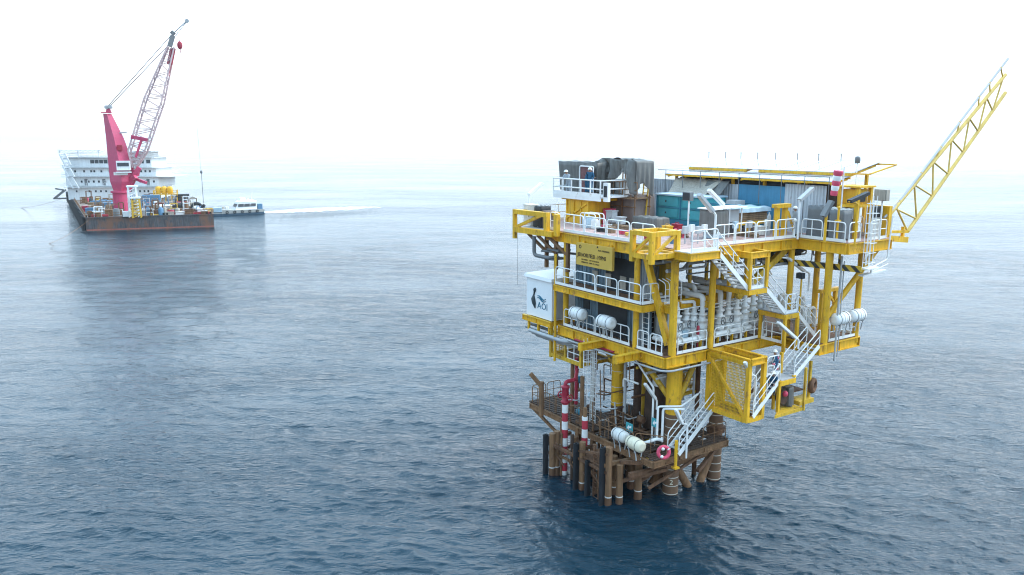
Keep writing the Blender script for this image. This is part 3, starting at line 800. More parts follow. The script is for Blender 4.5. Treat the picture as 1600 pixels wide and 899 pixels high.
# ---- stairs: three flights down the right face, one through the yellow cage, one to the lower deck
S = np.array([0, 1., 0])
stair((-0.05, -2.65, 14.35), (2.6, -2.65, 12.0), S, 0.85, 11)
stair((4.0, -2.65, 11.95), (5.85, -2.65, 10.35), S, 0.85, 9)
stair((6.95, -2.65, 10.2), (8.75, -2.65, 8.6), S, 0.85, 9)
stair((7.3, -4.0, 8.45), (5.2, -4.0, 7.0), S, 0.85, 9)
stair((3.95, -4.0, 7.0), (1.9, -4.0, 5.3), S, 0.85, 10)
stair((1.6, -1.55, 5.15), (-1.05, -1.55, 3.0), S, 0.85, 11)
def landing(u0, u1, v0, v1, z, hang, rails):
    mb = MB(); mb.box(u0, u1, v0, v1, z - .05, z)
    o = part(P, "stair_landing", mb, 'grey')
    b = MB()
    for v in (v0, v1): b.bar((u0, v, z - .19), (u1, v, z - .19), .12, .26)
    for u in (u0, u1): b.bar((u, v0, z - .19), (u, v1, z - .19), .12, .26)
    for u, v, za, zb_ in hang: b.box(u - .08, u + .08, v - .08, v + .08, za, zb_)
    part(o, "landing_frame", b, 'yellow')
    for r_ in rails: rail(P, r_, panel=1.4)
    return o
landing(2.55, 4.05, -2.7, -0.5, 12.0, [(2.6, -2.7, 12, 13.9), (4.0, -2.7, 12, 13.9), (2.6, -1.3, 12, 13.9), (4.0, -1.3, 12, 13.9)], [[(2.75, -2.65, 12.0), (3.9, -2.65, 12.0)]])
landing(5.8, 7.0, -2.7, -0.9, 10.25, [(5.85, -2.7, 8.0, 10.0), (6.95, -2.7, 8.0, 10.0), (5.85, -1.0, 8.5, 10.0)], [[(5.9, -2.65, 10.25), (6.9, -2.65, 10.25)], [(5.85, -2.6, 8.5), (5.85, -1.1, 8.5)]])
landing(3.9, 5.25, -4.05, -3.1, 7.0, [(3.95, -4.0, 5.2, 7.0), (5.2, -4.0, 7.0, 7.1), (5.2, -3.1, 7.0, 8.2)], [[(3.95, -3.1, 7.0), (5.2, -3.1, 7.0)]])
mb = MB()     # hanger frame over the first landing
for p, q in (((1.6, -1.8, 13.75), (1.6, -2.7, 13.75)), ((2.6, -1.8, 13.85), (2.6, -2.7, 13.85)), ((4.0, -1.8, 13.85), (4.0, -2.7, 13.85)), ((2.5, -2.72, 13.85), (4.1, -2.72, 13.85))): mb.ibeam(p, q, 0.34, 0.16)
part(P, "hanger_frame", mb, 'yellow')
mb = MB()     # working platform below the stairs at the right
mb.box(4.5, 7.6, -3.0, -1.0, 5.55, 5.6); part(P, "lower_landing", mb, 'rust')
mb = MB(); mb.prism([(3.6, -4.1, 4.9), (6.1, -4.1, 4.9), (6.1, -2.6, 4.9)], (0, 0, .16)); mb.bar((6.1, -4.1, 4.9), (6.1, -4.1, 7.4), .12); mb.bar((4.6, -3.2, 5.0), (4.6, -3.2, 7.0), .14)
mb.box(6.3, 7.6, -3.7, -2.9, 5.0, 5.25); mb.bar((7.5, -3.4, 5.2), (7.5, -3.4, 7.4), .14); part(P, "bracket_platform", mb, 'yellow_old')

# yellow cage round the stair foot
u0, u1, v0, v1, z0, z1 = 1.5, 2.7, -3.9, -1.15, 5.15, 8.35
mb = MB()
for u, v in ((u0, v0), (u1, v0), (u0, v1), (u1, v1)): mb.box(u - .11, u + .11, v - .11, v + .11, z0 - .1, z1)
for z in (z0, z1 - .05):
    for v in (v0, v1): mb.bar((u0 + .11, v, z), (u1 - .11, v, z), .2, .26)
    for u in (u0, u1): mb.bar((u, v0 + .11, z), (u, v1 - .11, z), .2, .26)
mb.ibeam((u0, v1, z1 + .05), (u0, v0 - .1, z1 + .05), .34, .2); mb.ibeam((u1, v1, z1 + .05), (u1, v0 - .1, z1 + .05), .34, .2); mb.ibeam((u0, v0 - .1, z1 + .05), (u1, v0 - .1, z1 + .05), .34, .2)
mb.bar((u0 - .06, v1, z1 - .2), (u0 - .06, v0, z0 + .1), .14)
cage = part(P, "stair_cage", mb, 'yellow')
mb = MB()
for v in np.arange(v0 + .15, v1 - .05, 0.085): mb.bar((u0, v, z0 + .1), (u0, v, z1 - .15), 0.022, 0.028)
for z in np.arange(z0 + .2, z1 - .15, 0.16): mb.bar((u0 + .02, v0 + .1, z), (u0 + .02, v1 - .1, z), 0.022, 0.03)
part(cage, "mesh_panel", mb, 'mesh_yellow')
mb = MB()
for u in np.arange(u0 + .15, u1, 0.11): mb.bar((u, v1, z0 + .1), (u, v1, z1 - .15), 0.025)
for z in np.arange(z0 + .2, z1 - .15, 0.22): mb.bar((u0, v1 + .02, z), (u1, v1 + .02, z), 0.025)
part(cage, "mesh_panel", mb, 'mesh_yellow')
mb = MB(); mb.box(u0 + .1, u1 - .1, v0 + .1, v1 - .1, z0 - .02, z0 + .03); part(cage, "cage_floor", mb, 'rust')

# ---- lower deck, boat landing and piles
def strips(mb, u0, u1, v0, v1, z, w=0.14, gap=0.07, along='v'):
    if along == 'v':
        for u in np.arange(u0, u1, w + gap): mb.box(u, min(u + w, u1), v0, v1, z - .06, z)
    else:
        for v in np.arange(v0, v1, w + gap): mb.box(u0, u1, v, min(v + w, v1), z - .06, z)
rs2 = random.Random(5)
mb = MB()
for v in np.arange(-1.2, 6.2, 0.22):      # worn plank grating with missing pieces and ragged ends
    if rs2.random() < .12: continue
    u1 = 3.3 + rs2.uniform(-.25, .15); u0 = -2.55 + rs2.uniform(-.05, .1)
    if rs2.random() < .3:
        c = rs2.uniform(-1.5, 2.5); mb.box(u0, c - rs2.uniform(.2, .6), v, v + .16, ZS - .06, ZS); mb.box(c + rs2.uniform(.2, .6), u1, v, v + .16, ZS - .06, ZS)
    else: mb.box(u0, u1, v, v + .16, ZS - .06, ZS)
for v in np.arange(6.35, 10.6, .3): mb.box(-2.4, .2, v, v + .2, ZS - .06, ZS)
part(P, "lower_deck", mb, 'rust_dark')
mb = MB()
for v in (-1.2, 0.9, 2.9, 4.75, 6.3): mb.ibeam((-2.6, v, ZS - .26), (3.3, v, ZS - .26), .36, .18)
for u in (-2.6, -1.0, 1.2, 3.2): mb.ibeam((u, -1.2, ZS - .27), (u, 6.3, ZS - .27), .34, .18, stiff=0)
for u in (-2.4, 0.2): mb.ibeam((u, 6.4, ZS - .27), (u, 10.6, ZS - .27), .34, .18)
mb.ibeam((-2.4, 10.6, ZS - .27), (0.2, 10.6, ZS - .27), .34, .18); mb.bar((-2.3, 10.5, ZS - .4), (-1.6, 8.0, 0.9), .16)
mb.bar((-2.4, 8.0, ZS - .2), (0.2, 8.0, ZS - .2), .14)
part(P, "lower_deck_beams", mb, 'rust_light')
for pts in ([(-2.55, 6.2, ZS), (-2.55, 0.4, ZS)], [(-2.55, 0.4, ZS), (-1.5, -1.15, ZS)], [(-2.35, 10.5, ZS), (-2.35, 6.6, ZS)], [(-2.35, 10.55, ZS), (0.1, 10.55, ZS)], [(1.2, -1.15, ZS), (3.2, -1.15, ZS)], [(-.9, 2.2, ZS), (-.9, 4.2, ZS)], [(-2.5, 3.0, ZS), (-1.0, 3.0, ZS)]):
    rail(P, pts, toe=False, panel=1.5, mt='rust_light', r=0.026)
for p, q, w in (((-2.6, 0.7, 2.3), (-4.3, 0.9, 2.3), .2), ((-2.6, 3.6, 2.2), (-4.3, 3.6, 2.2), .2), ((-2.6, 6.0, 2.2), (-4.3, 6.0, 2.2), .2), ((-4.2, 0.7, 1.9), (-4.2, 6.2, 1.9), .16),
                ((-4.2, 0.6, 3.0), (-4.2, 3.4, 2.3), .12), ((-3.4, -0.2, 1.9), (-0.4, -0.6, 1.9), .24), ((-3.4, 0.6, 2.4), (-1.6, -1.2, 2.5), .2), ((-3.5, 0.5, 1.3), (-1.4, -1.1, 2.1), .18), ((-4.2, 3.3, 1.6), (-2.4, 5.6, 2.4), .16),
                ((-4.1, 5.8, .8), (-2.4, 5.2, 2.2), .14), ((-4.0, 3.0, .6), (-2.5, 3.0, 2.3), .14), ((-2.1, .45, .9), (0, 0, 1.9), .16), ((-1.5, 1.7, .5), (0, 4.7, 1.8), .14), ((-3.9, 5.7, 1.2), (-3.5, .5, 1.2), .12), ((-2.6, -.9, 1.2), (1.2, -1.1, 2.3), .14), ((1.0, -1.1, 1.4), (3.4, -.6, 2.4), .2), ((.5, 3, .6), (3.3, 5.8, 2.2), .16)):
    mb = MB(); mb.bar(p, q, w); part(P, "boat_landing_brace", mb, rs2.choice(['rust_light', 'rust']))
mb = MB(); mb.box(-4.2, -2.6, 1.0, 3.3, 2.05, 2.12); part(P, "boat_landing_floor", mb, 'rust')
mb = MB()
for z in (.9, 1.6):
    for v in (1.2, 2.4, 3.4, 4.6, 5.6): mb.bar((-4.15, v, z), (-4.15, v + .9, z + .5), .07)
part(P, "boat_landing_lattice", mb, 'rust')
def pile(u, v, zt, r=0.2, m='rust_light', band=True):
    mb = MB(); mb.cyl((u, v, -3), (u, v, zt), r, 16)
    o = part(P, "pile", mb, m)
    if band: b = MB(); b.cyl((u, v, -3), (u, v, 0.42), r * 1.04, 16); part(o, "splash_zone", b, 'rust'); b = MB(); b.cyl((u, v, 0.43), (u, v, 0.49), r * 1.05, 16); part(o, "pale_band", b, 'white_dirty')
for u, v, zt in ((-4.05, 0.75, 3.35), (-3.5, 0.45, 2.3), (-2.1, 0.45, 2.4), (-4.05, 3.05, 2.9), (-4.2, 5.75, 2.6), (-3.9, 5.7, 2.7), (-1.5, 1.7, 2.4), (-3.1, 5.0, 2.4), (-1.2, 4.0, 2.4), (-2.4, 2.6, 2.6), (-2.9, 1.6, 2.3), (-2.3, 4.2, 2.6), (-3.2, 2.4, 2.2), (-.6, 2.8, 2.6), (1.4, 1.2, 2.6), (-2.0, 6.0, 2.6), (-1.4, 8.3, 2.6)): pile(u, v, zt, 0.19 if u < -2.2 else 0.22)
for u, v, zt, z0 in ((-4.3, 0.98, 3.3, 0.0), (-4.3, 3.3, 2.8, 0.0), (-4.25, 2.3, 2.1, 0.0), (-4.45, 6.05, 2.5, 0.0)):
    mb = MB(); mb.box(u - .1, u + .12, v - .11, v + .11, -1.0, zt); mb.cyl((u - .1, v, -1), (u - .1, v, zt), .11, 12)
    part(P, "rubber_fender", mb, 'black')
mb = MB()
for s in (-.22, .22): mb.bar((-4.1, 1.75 + s, -0.6), (-4.1, 1.75 + s, 3.0), .06)
for z in np.arange(-0.3, 3.0, .3): mb.bar((-4.1, 1.53, z), (-4.1, 1.97, z), .04)
part(P, "boat_ladder", mb, 'rust')
# red and white riser guards
M['candy'].name = 'red_and_white_banding'
for u, v, zt, r in ((-3.45, 5.5, 4.4, .19), (-3.3, 3.8, 4.05, .18)):
    mb = MB(); mb.cyl((u, v, 1.0 if v < 5 else -1), (u, v, zt), r, 18); part(P, "riser_guard", mb, 'candy', "red and white banded riser guard")
# open pile tops, stub columns and brown casing
for p, q, r in (((-2.4, 5.2, -1), (-2.4, 5.2, 6.0), .13), ((-3.4, 8.0, 2.9), (-3.4, 8.0, 5.1), .16), ((-1.5, 7.3, 2.9), (-1.5, 7.3, 6.2), .13), ((-3.3, 3.8, 4.05), (-3.3, 3.8, 4.6), .12)):
    mb = MB(); mb.cyl(p, q, r, 12); part(P, "conductor_stub", mb, 'rust_light')
mb = MB(); mb.bar((-3.9, 8.5, 5.6), (-3.4, 8.0, 4.8), .22); part(P, "davit_arm", mb, 'rust_light')
mb = MB(); mb.lathe((1.2, 2.6, ZS), (0, 0, 1), [(0, .72), (2.1, .66), (2.7, .58), (2.75, .5)], 18); part(P, "conductor_casing", mb, 'rust_dark')
# ladders
def ladder(u, v, z0, z1, w=.5, axis='v', m='white', cage=False, r=.03):
    mb = MB(); e = np.array([0, 1., 0]) if axis == 'v' else np.array([1., 0, 0]); n = np.array([-1., 0, 0]) if axis == 'v' else np.array([0, -1., 0]); c = np.array([u, v, 0.])
    for s in (-1, 1): mb.tube([c + e * s * w / 2 + [0, 0, z0], c + e * s * w / 2 + [0, 0, z1]], r, 6)
    for z in np.arange(z0 + .2, z1, .3): mb.tube([c - e * w / 2 + [0, 0, z], c + e * w / 2 + [0, 0, z]], r * .7, 5)
    o = part(P, "ladder", mb, m)
    if cage:
        k = MB()
        for z in np.arange(z0 + 1.9, z1 + .1, .7):
            k.tube([c + e * (w * .75) * math.cos(t) + n * (.75 * math.sin(t)) + [0, 0, z] for t in np.linspace(0, math.pi, 9)], .022, 5)
        for t in np.linspace(.3, math.pi - .3, 5):
            k.tube([c + e * (w * .75) * math.cos(t) + n * (.75 * math.sin(t)) + [0, 0, z0 + 1.9], c + e * (w * .75) * math.cos(t) + n * (.75 * math.sin(t)) + [0, 0, z1]], .018, 5)
        part(o, "ladder_cage", k, m)
ladder(-1.6, 5.15, 2.9, 8.2, cage=True)
ladder(-1.25, 1.15, ZC, ZM, m='white')
ladder(0.0, 2.0, ZC, ZM, axis='u', m='white')
# pipes with bent heads on the lower deck
mb = MB()
mb = MB(); mb.tube(rnd_path([(-1.3, -0.1, 3.4), (-1.3, -0.1, 5.4), (-0.2, -0.8, 5.4), (1.0, -0.85, 5.9)], .15), .06, 8); part(P, "pipework", mb, 'white')
mb = MB(); mb.tube(rnd_path([(-1.0, -0.2, 3.3), (-1.0, -0.2, 5.25), (-0.1, -0.95, 5.25)], .15), .07, 8); part(P, "pipework", mb, 'white')
mb = MB(); mb.tube(rnd_path([(-0.9, 0.7, 3.2), (-0.9, 0.7, 6.2), (-1.2, 1.9, 7.6)], .12), .06, 8); part(P, "pipework", mb, 'white')
mb = MB(); mb.tube(rnd_path([(-2.0, 0.2, 3.3), (-1.3, -0.1, 3.5), (-1.0, -0.2, 3.4)], .1), .1, 8); part(P, "pipework", mb, 'white')


rs2 = random.Random(15)
for k in range(16):
    u, v = rs2.uniform(-2.4, 1.5), rs2.uniform(.6, 6.0); mb = MB(); h = rs2.uniform(1.0, 3.2); mb.cyl((u, v, ZS), (u + rs2.uniform(-.2, .2), v + rs2.uniform(-.2, .2), ZS + h), rs2.uniform(.03, .08), 8)
    if k % 2: mb.tube(rnd_path([(u, v, ZS + h * .8), (u + rs2.uniform(-1.2, .4), v, ZS + h * .8), (u - .8, v + 1.2, ZS + h * .8 - .2)], .15), .04, 6)
    part(P, "riser_pipe", mb, rs2.choice(['rust', 'rust_light', 'rust_dark', 'grey']))
for k in range(7):
    z = 6.9 + .12 * (k % 3); v = .2 + .8 * k; mb = MB(); mb.tube(rnd_path([(-1.2, v, z), (2.0, v + .2, z), (2.0, v + .2, z - rs2.uniform(.5, 2.5))], .2), rs2.uniform(.05, .1), 8); part(P, "underdeck_pipe", mb, rs2.choice(['grey', 'rust', 'white_dirty', 'yellow_old']))

for k in range(18):      # slim piles and hangers crowding the boat landing
    u, v = rs2.uniform(-4.1, -.4), rs2.uniform(.6, 6.4); mb = MB(); mb.cyl((u, v, -2.5), (u + rs2.uniform(-.1, .1), v, rs2.uniform(1.8, 3.4)), rs2.uniform(.06, .13), 10); part(P, "slim_pile", mb, rs2.choice(['rust', 'rust_light', 'rust', 'rust_dark']))
for k in range(26):      # instrument tubing in the wellhead bay and the left half of the cellar deck
    u, v = rs2.uniform(-.7, 6.2), rs2.uniform(-.5, 2.6); z = ZC + rs2.uniform(.3, 2.4); mb = MB(); L = rs2.uniform(.5, 1.8)
    mb.tube(rnd_path([(u, v, ZC), (u, v, z), (u + L, v, z), (u + L, v + .6, z)] if k % 2 else [(u, v, z), (u, v + L, z), (u + .4, v + L, z), (u + .4, v + L, ZC)], .12, 3), rs2.uniform(.025, .06), 6); part(P, "tubing", mb, rs2.choice(['white_dirty', 'grey', 'white', 'grey_dark', 'yellow_old']))
for k in range(22):      # brackets, conduit and small boxes under the top deck
    u, v = rs2.uniform(-1.2, 11), rs2.uniform(-1.4, 2.0); 
    if u < 7.6 or v < 1: mb = MB(); z = 13.2 - rs2.uniform(0, .5); L = rs2.uniform(.8, 2.5); mb.tube(rnd_path([(u, v, 13.8), (u, v, z), (u + L, v, z), (u + L, v, 13.8)], .15, 3), rs2.uniform(.03, .07), 6); part(P, "conduit", mb, rs2.choice(['grey', 'grey_dark', 'white_dirty', 'rust', 'yellow_old']))
for k in range(14):
    u, v = rs2.uniform(-.8, 6.0), rs2.uniform(-.3, 2.6); w, h = rs2.uniform(.2, .5), rs2.uniform(.3, 1.1); mb = MB(); mb.box(u, u + w, v, v + w, ZC + .01, ZC + h); mb.cyl((u + w / 2, v + w / 2, ZC + h), (u + w / 2, v + w / 2, ZC + h + .35), .06, 8); part(P, "instrument_box", mb, rs2.choice(['grey', 'white_dirty', 'grey_dark', 'tarp_blue', 'dark']))

for u, v, r, m, zt in ((.9, 1.2, .16, 'rust', 8.2), (1.9, 1.6, .2, 'rust_light', 8.2), (2.4, 2.8, .26, 'yellow_old', 8.2), (.6, 3.6, .24, 'rust_dark', 8.2), (1.9, 4.2, .3, 'yellow_old', 8.2), (.9, 5.6, .22, 'rust', 8.2), (2.8, 4.0, .2, 'grey', 8.2), (-.6, 3.4, .1, 'grey', 8.1), (-.7, 6.2, .14, 'rust', 8.1), (3.0, 1.0, .14, 'rust', 8.2), (-1.0, 5.9, .09, 'white_dirty', 8.1)):
    mb = MB(); mb.cyl((u, v, -4), (u, v, zt), r, 14); part(P, "conductor_pipe", mb, m)
mb = MB()
for u in np.arange(1.3, 3.0, .1): mb.bar((u, 1.1, 5.2), (u, 1.1, 8.1), .03)
for z in np.arange(5.3, 8.1, .2): mb.bar((1.25, 1.12, z), (3.0, 1.12, z), .03)
for a in ((1.25, 5.2, 3.05, 5.2), (1.25, 8.1, 3.05, 8.1), (1.25, 5.2, 1.25, 8.1), (3.05, 5.2, 3.05, 8.1)): mb.bar((a[0], 1.08, a[1]), (a[2], 1.08, a[3]), .14)
part(P, "mesh_screen", mb, 'mesh_yellow')
for k in range(18):
    v0 = rs2.uniform(.2, 6.5); z = rs2.uniform(4.2, 7.9); u = rs2.uniform(-1.3, 2.6); mb = MB(); L = rs2.uniform(.8, 2.4)
    mb.tube(rnd_path([(u, v0, z), (u, v0 + L, z), (u, v0 + L, z - rs2.uniform(.4, 1.6))] if k % 2 else [(u, v0, z), (u + L, v0, z), (u + L, v0, 8.1)], .12, 3), rs2.uniform(.03, .08), 7); part(P, "underdeck_pipe", mb, rs2.choice(['grey', 'rust', 'white_dirty', 'rust_light', 'grey_dark', 'rust']))
# ------------------------------------------------------------------ equipment on the platform
def bx(mb, p, du, dv, dz, mi=0, up=0):
    """box grown from its near lower corner p"""
    return mb.box(p[0], p[0] + du, p[1], p[1] + dv, p[2] + up, p[2] + up + dz, mi)

def drape(mb, u0, u1, v0, v1, z0, z1, seed=0, fold=0.05, sag=0.06, n=26, skirt=1.0, flare=0.06, mi=0):
    """a sheet laid over a block: top, then four hanging sides with folds; closed below by its own rim"""
    rs = random.Random(seed); ph = [rs.uniform(0, 6.28) for _ in range(6)]
    loop = []
    per = [(u0, v0, u1, v0), (u1, v0, u1, v1), (u1, v1, u0, v1), (u0, v1, u0, v0)]
    for a, b, c, d in per:
        L = math.hypot(c - a, d - b); k = max(8, int(L / 0.09))
        for i in range(k): loop.append((a + (c - a) * i / k, b + (d - b) * i / k))
    m = len(loop); cu, cv = (u0 + u1) / 2, (v0 + v1) / 2; V = []; rows = 7
    for j in range(rows + 1):
        t = j / rows
        for i, (u, v) in enumerate(loop):
            s = i / m * 2 * math.pi; w = math.sin(s * 17 + ph[0]) * .6 + math.sin(s * 29 + ph[1]) * .4 + math.sin(s * 7 + ph[2]) * .5
            o = flare * t + fold * w * t ** .7
            L = math.hypot(u - cu, v - cv) + 1e-6
            du, dv = (u - cu) / L, (v - cv) / L
            zz = z1 - (z1 - z0) * skirt * t * (1 + .05 * math.sin(s * 5 + ph[3])) + 0.03 * math.sin(s * 9 + ph[4]) * (1 - t)
            V.append((u + du * o, v + dv * o, max(z0, zz)))
    F = [(j * m + i, j * m + (i + 1) % m, (j + 1) * m + (i + 1) % m, (j + 1) * m + i) for j in range(rows) for i in range(m)]
    base = len(V)
    q = 6   # top as shrinking rings
    for j in range(1, q + 1):
        t = j / q
        for i, (u, v) in enumerate(loop):
            zz = z1 + 0.03 * math.sin(i / m * 56 + ph[4]) * (1 - t) - sag * math.sin(t * 3.14) * (0.6 + 0.4 * math.sin(u * 3 + ph[5]) * math.cos(v * 2.5 + ph[2]))
            V.append((u + (cu - u) * t, v + (cv - v) * t, zz))
    for j in range(q):
        a = 0 if j == 0 else base + (j - 1) * m; b = base + j * m
        F += [(a + (i + 1) % m, a + i, b + i, b + (i + 1) % m) for i in range(m)]
    return mb.add(V, F, mi, True)

def sheet(mb, fn, nu, nv, th=0.012, mi=0):
    """a hung cloth with thickness"""
    pts = [[np.array(fn(i / nu, j / nv), float) for j in range(nv + 1)] for i in range(nu + 1)]
    V = []; m = (nu + 1) * (nv + 1)
    N = []
    for i in range(nu + 1):
        for j in range(nv + 1):
            a = pts[min(i + 1, nu)][j] - pts[max(i - 1, 0)][j]; b = pts[i][min(j + 1, nv)] - pts[i][max(j - 1, 0)]
            n_ = np.cross(a, b); N.append(n_ / max(np.linalg.norm(n_), 1e-9))
    flat = [p for r_ in pts for p in r_]
    V = flat + [p + n_ * th for p, n_ in zip(flat, N)]
    F = []
    for i in range(nu):
        for j in range(nv):
            a, b, c, d = i * (nv + 1) + j, (i + 1) * (nv + 1) + j, (i + 1) * (nv + 1) + j + 1, i * (nv + 1) + j + 1
            F += [(a, b, c, d), (m + d, m + c, m + b, m + a)]
    for i in range(nu):
        for j in (0, nv):
            a, b = i * (nv + 1) + j, (i + 1) * (nv + 1) + j; F.append((a, b, m + b, m + a) if j else (b, a, m + a, m + b))
    for j in range(nv):
        for i in (0, nu):
            a, b = i * (nv + 1) + j, i * (nv + 1) + j + 1; F.append((b, a, m + a, m + b) if i else (a, b, m + b, m + a))
    return mb.add(V, F, mi, True)

# ---- solar roof shelter along the back of the top deck
t = thing("solar_shelter", "long yellow framed shelter with two tiers of solar panels on top", "shelter", (9.5, -4.0, ZT))
lo0, lo1 = FR.u(1040, 271, 9.2), FR.u(1302, 287, 9.2)
zl = 0.5 * (lo0[2] + lo1[2]); va, vb = lo1[1], lo0[1]
hi0, hi1 = FR.u(1078, 260.5, 10.8), FR.u(1332, 273, 10.8)
zh = 0.5 * (hi0[2] + hi1[2]); vc, vd = hi1[1], hi0[1]
for v in np.linspace(va + .3, vb - .3, 6):
    for u, z in ((10.0, zl), (12.9, zh - .1)):
        mb = MB(); mb.box(u - .08, u + .08, v - .08, v + .08, ZT, z); part(t, "post", mb, 'yellow')
mb = MB(); vm = FR.u(1158, 278, 9.2)[1]
for v0_, v1_, dz in ((va, vm - .05, 0.0), (vm + .25, vb, 0.02)):
    mb.bar((9.2, v0_, zl - .05 + dz), (9.2, v1_, zl - .05 + dz), .08, .12); mb.bar((10.8, v0_, zl + .2), (10.8, v1_, zl + .2), .08, .12)
for v0_, v1_ in ((vc, FR.u(1186, 266, 10.8)[1] - .05), (FR.u(1168, 266, 10.8)[1], vd)):
    mb.bar((10.72, v0_, zh - .06), (10.72, v1_, zh - .06), .08, .16); mb.bar((13.4, v0_, zh + .5), (13.4, v1_, zh + .5), .08, .12)
for v in np.linspace(va + .2, vb - .2, 9):
    mb.bar((9.25, v, zl - .12), (10.8, v, zl + .13), .08, .12)
for v in np.linspace(vc + .2, vd - .2, 9): mb.bar((10.85, v, zh - .14), (13.35, v, zh + .42), .08, .12)
mb.bar((10.8, vc - 1.1, zh + .02), (13.4, vc - 1.1, zh + .5), .08); mb.bar((10.8, vc - 1.1, zh), (10.8, vc, zh), .08); mb.bar((13.4, vc - 1.1, zh + .5), (13.4, vc, zh + .5), .08)
part(t, "roof_frame", mb, 'yellow')
n = 9
for i in range(n):
    a, b = va + (vb - va) * i / n + .03, va + (vb - va) * (i + 1) / n - .03
    mb = MB(); mb.hexa([(9.15, a, zl + .02), (10.75, a, zl + .28), (10.75, b, zl + .28), (9.15, b, zl + .02)], [(9.15, a, zl + .06), (10.75, a, zl + .32), (10.75, b, zl + .32), (9.15, b, zl + .06)]); part(t, "solar_panel", mb, 'solar')
n = 10
for i in range(n):
    a, b = vc + (vd - vc) * i / n + .03, vc + (vd - vc) * (i + 1) / n - .03
    mb = MB(); mb.hexa([(10.75, a, zh + .02), (13.5, a, zh + .58), (13.5, b, zh + .58), (10.75, b, zh + .02)], [(10.75, a, zh + .06), (13.5, a, zh + .62), (13.5, b, zh + .62), (10.75, b, zh + .06)]); part(t, "solar_panel", mb, 'solar')
for x, y in ((1107, 257), (1133, 258), (1157, 258), (1183, 259), (1211, 260), (1245, 262), (1278, 263), (1313, 264)):
    p = FR.u(x, y, 13.2); mb = MB(); mb.cyl((p[0], p[1], zh + .6), (p[0], p[1], zh + 1.0), .022, 6); mb.sph((p[0], p[1], zh + 1.02), .045, 5); part(t, "bird_spike", mb, 'grey_dark')
mb = MB()
rl0, rl1 = FR.u(1028, 265, 9.0), FR.u(1296, 279, 9.0)
mb.tube([(9.0, rl0[1], rl0[2]), (9.0, rl1[1], rl0[2])], .022, 6)
for v in np.linspace(rl1[1], rl0[1] - .8, 9): mb.tube([(9.0, v, ZT), (9.0, v, rl0[2])], .025, 6)
part(t, "lifeline_rail", mb, 'grey_dark')
mb = MB(); mb.bar((10.2, va + .2, zl - .25), (10.2, vb - .6, zl - .25), .05, .5); part(t, "shade_cloth", mb, 'dark')

# ---- wind walls of the shelter
def wall(x0, x1, yt, name, m, label, u=9.7, cat="wall", corr=True, zt=None):
    a, b = FR.u(x0, yt, u), FR.u(x1, yt, u); z1 = zt or (a[2] + b[2]) / 2; mb = MB()
    if corr: mb.corr((u, b[1]), (u, a[1]), ZT + .02, z1)
    else: mb.box(u - .03, u + .03, b[1], a[1], ZT + .02, z1)
    return one(name, label, cat, mb, m, (u, b[1], ZT))
wall(1012, 1063, 280, "sheet_wall", 'clad', "grey corrugated sheet wall behind the teal generator, left end", 9.5)
wall(1110, 1154, 287, "sheet_wall", 'clad_pale', "narrow grey corrugated sheet wall left of the blue wall")
w = wall(1154, 1228, 290, "blue_wall", 'blue', "plain blue wall panel under the solar roof", corr=False)
wall(1228, 1293, 289, "sheet_wall", 'clad_pale', "pale grey sheet wall right of the blue wall", 9.65)
wall(1063, 1110, 278, "dark_screen", 'dark', "dark shade screen hung behind the tan tarpaulin", 10.1, "screen", False)
wall(1293, 1318, 291, "dark_screen", 'rust_dark', "brown screen right of the pale sheet wall", 9.85, "screen", False)

# ---- teal generator enclosure and its open skid
a, b = FR.u(1026, 345, 7.0), FR.u(1102, 345, 7.0); zt_ = FR.u(1050, 306, 7.0)[2]
v0, v1 = b[1], a[1]
t = thing("generator_enclosure", "teal generator enclosure with four hatches on the top deck", "generator", (7, v0, ZT))
mb = MB(); mb.box(7, 8.8, v0, v1, ZT + .35, zt_); part(t, "housing", mb, 'teal')
mb = MB(); mb.box(6.9, 8.9, v0 - .05, v1 + .05, ZT + .02, ZT + .33); part(t, "skid_base", mb, 'teal_dark')
mb = MB(); mb.box(6.85, 8.95, v0 - .08, v1 + .08, zt_ + .003, zt_ + .1); part(t, "lid", mb, 'tarp_blue')
mb = MB(); zm = ZT + .35 + (zt_ - ZT - .35) * .48
mb.box(6.94, 6.997, v0 + .05, v1 - .05, zm - .03, zm + .04)
for v in np.linspace(v0, v1, 3): mb.box(6.93, 6.996, v - .04, v + .04, ZT + .36, zt_ - .02)
part(t, "trim", mb, 'teal_dark')
for k in range(2):
    c = v0 + (v1 - v0) * (k + .5) / 2
    for z0_, z1_ in ((ZT + .45, zm - .08), (zm + .1, zt_ - .08)):
        d = MB(); d.box(6.95, 6.998, c - (v1 - v0) * .2, c + (v1 - v0) * .2, z0_, z1_); d_ = part(t, "hatch", d, 'teal_dark' if (k == 3 and z1_ < zm) else 'teal')
        l_ = MB(); l_.box(6.92, 6.95, c + .18, c + .27, (z0_ + z1_) / 2 - .06, (z0_ + z1_) / 2 + .06); part(d_, "latch", l_, 'dark')
c0 = FR.u(1163, 322, 7.6)
t = thing("machinery_skid", "open dark teal machinery skid with pipes right of the teal generator", "machinery", (7.2, c0[1], ZT))
mb = MB()
for u in (7.2, 9):
    mb.bar((u, c0[1], ZT + 1.55), (u, v0 - .15, ZT + 1.55), .12); mb.bar((u, c0[1], ZT + .2), (u, v0 - .15, ZT + .2), .16)
    for v in (c0[1], (c0[1] + v0) / 2, v0 - .2): mb.box(u - .06, u + .06, v - .06, v + .06, ZT, ZT + 1.6)
part(t, "skid_frame", mb, 'teal_dark')
mb = MB()
for k in range(3): mb.cyl((7.7 + .4 * k, c0[1] + .3, ZT + .9 + .15 * (k % 2)), (7.7 + .4 * k, v0 - .4, ZT + .9 + .15 * (k % 2)), .22, 14)
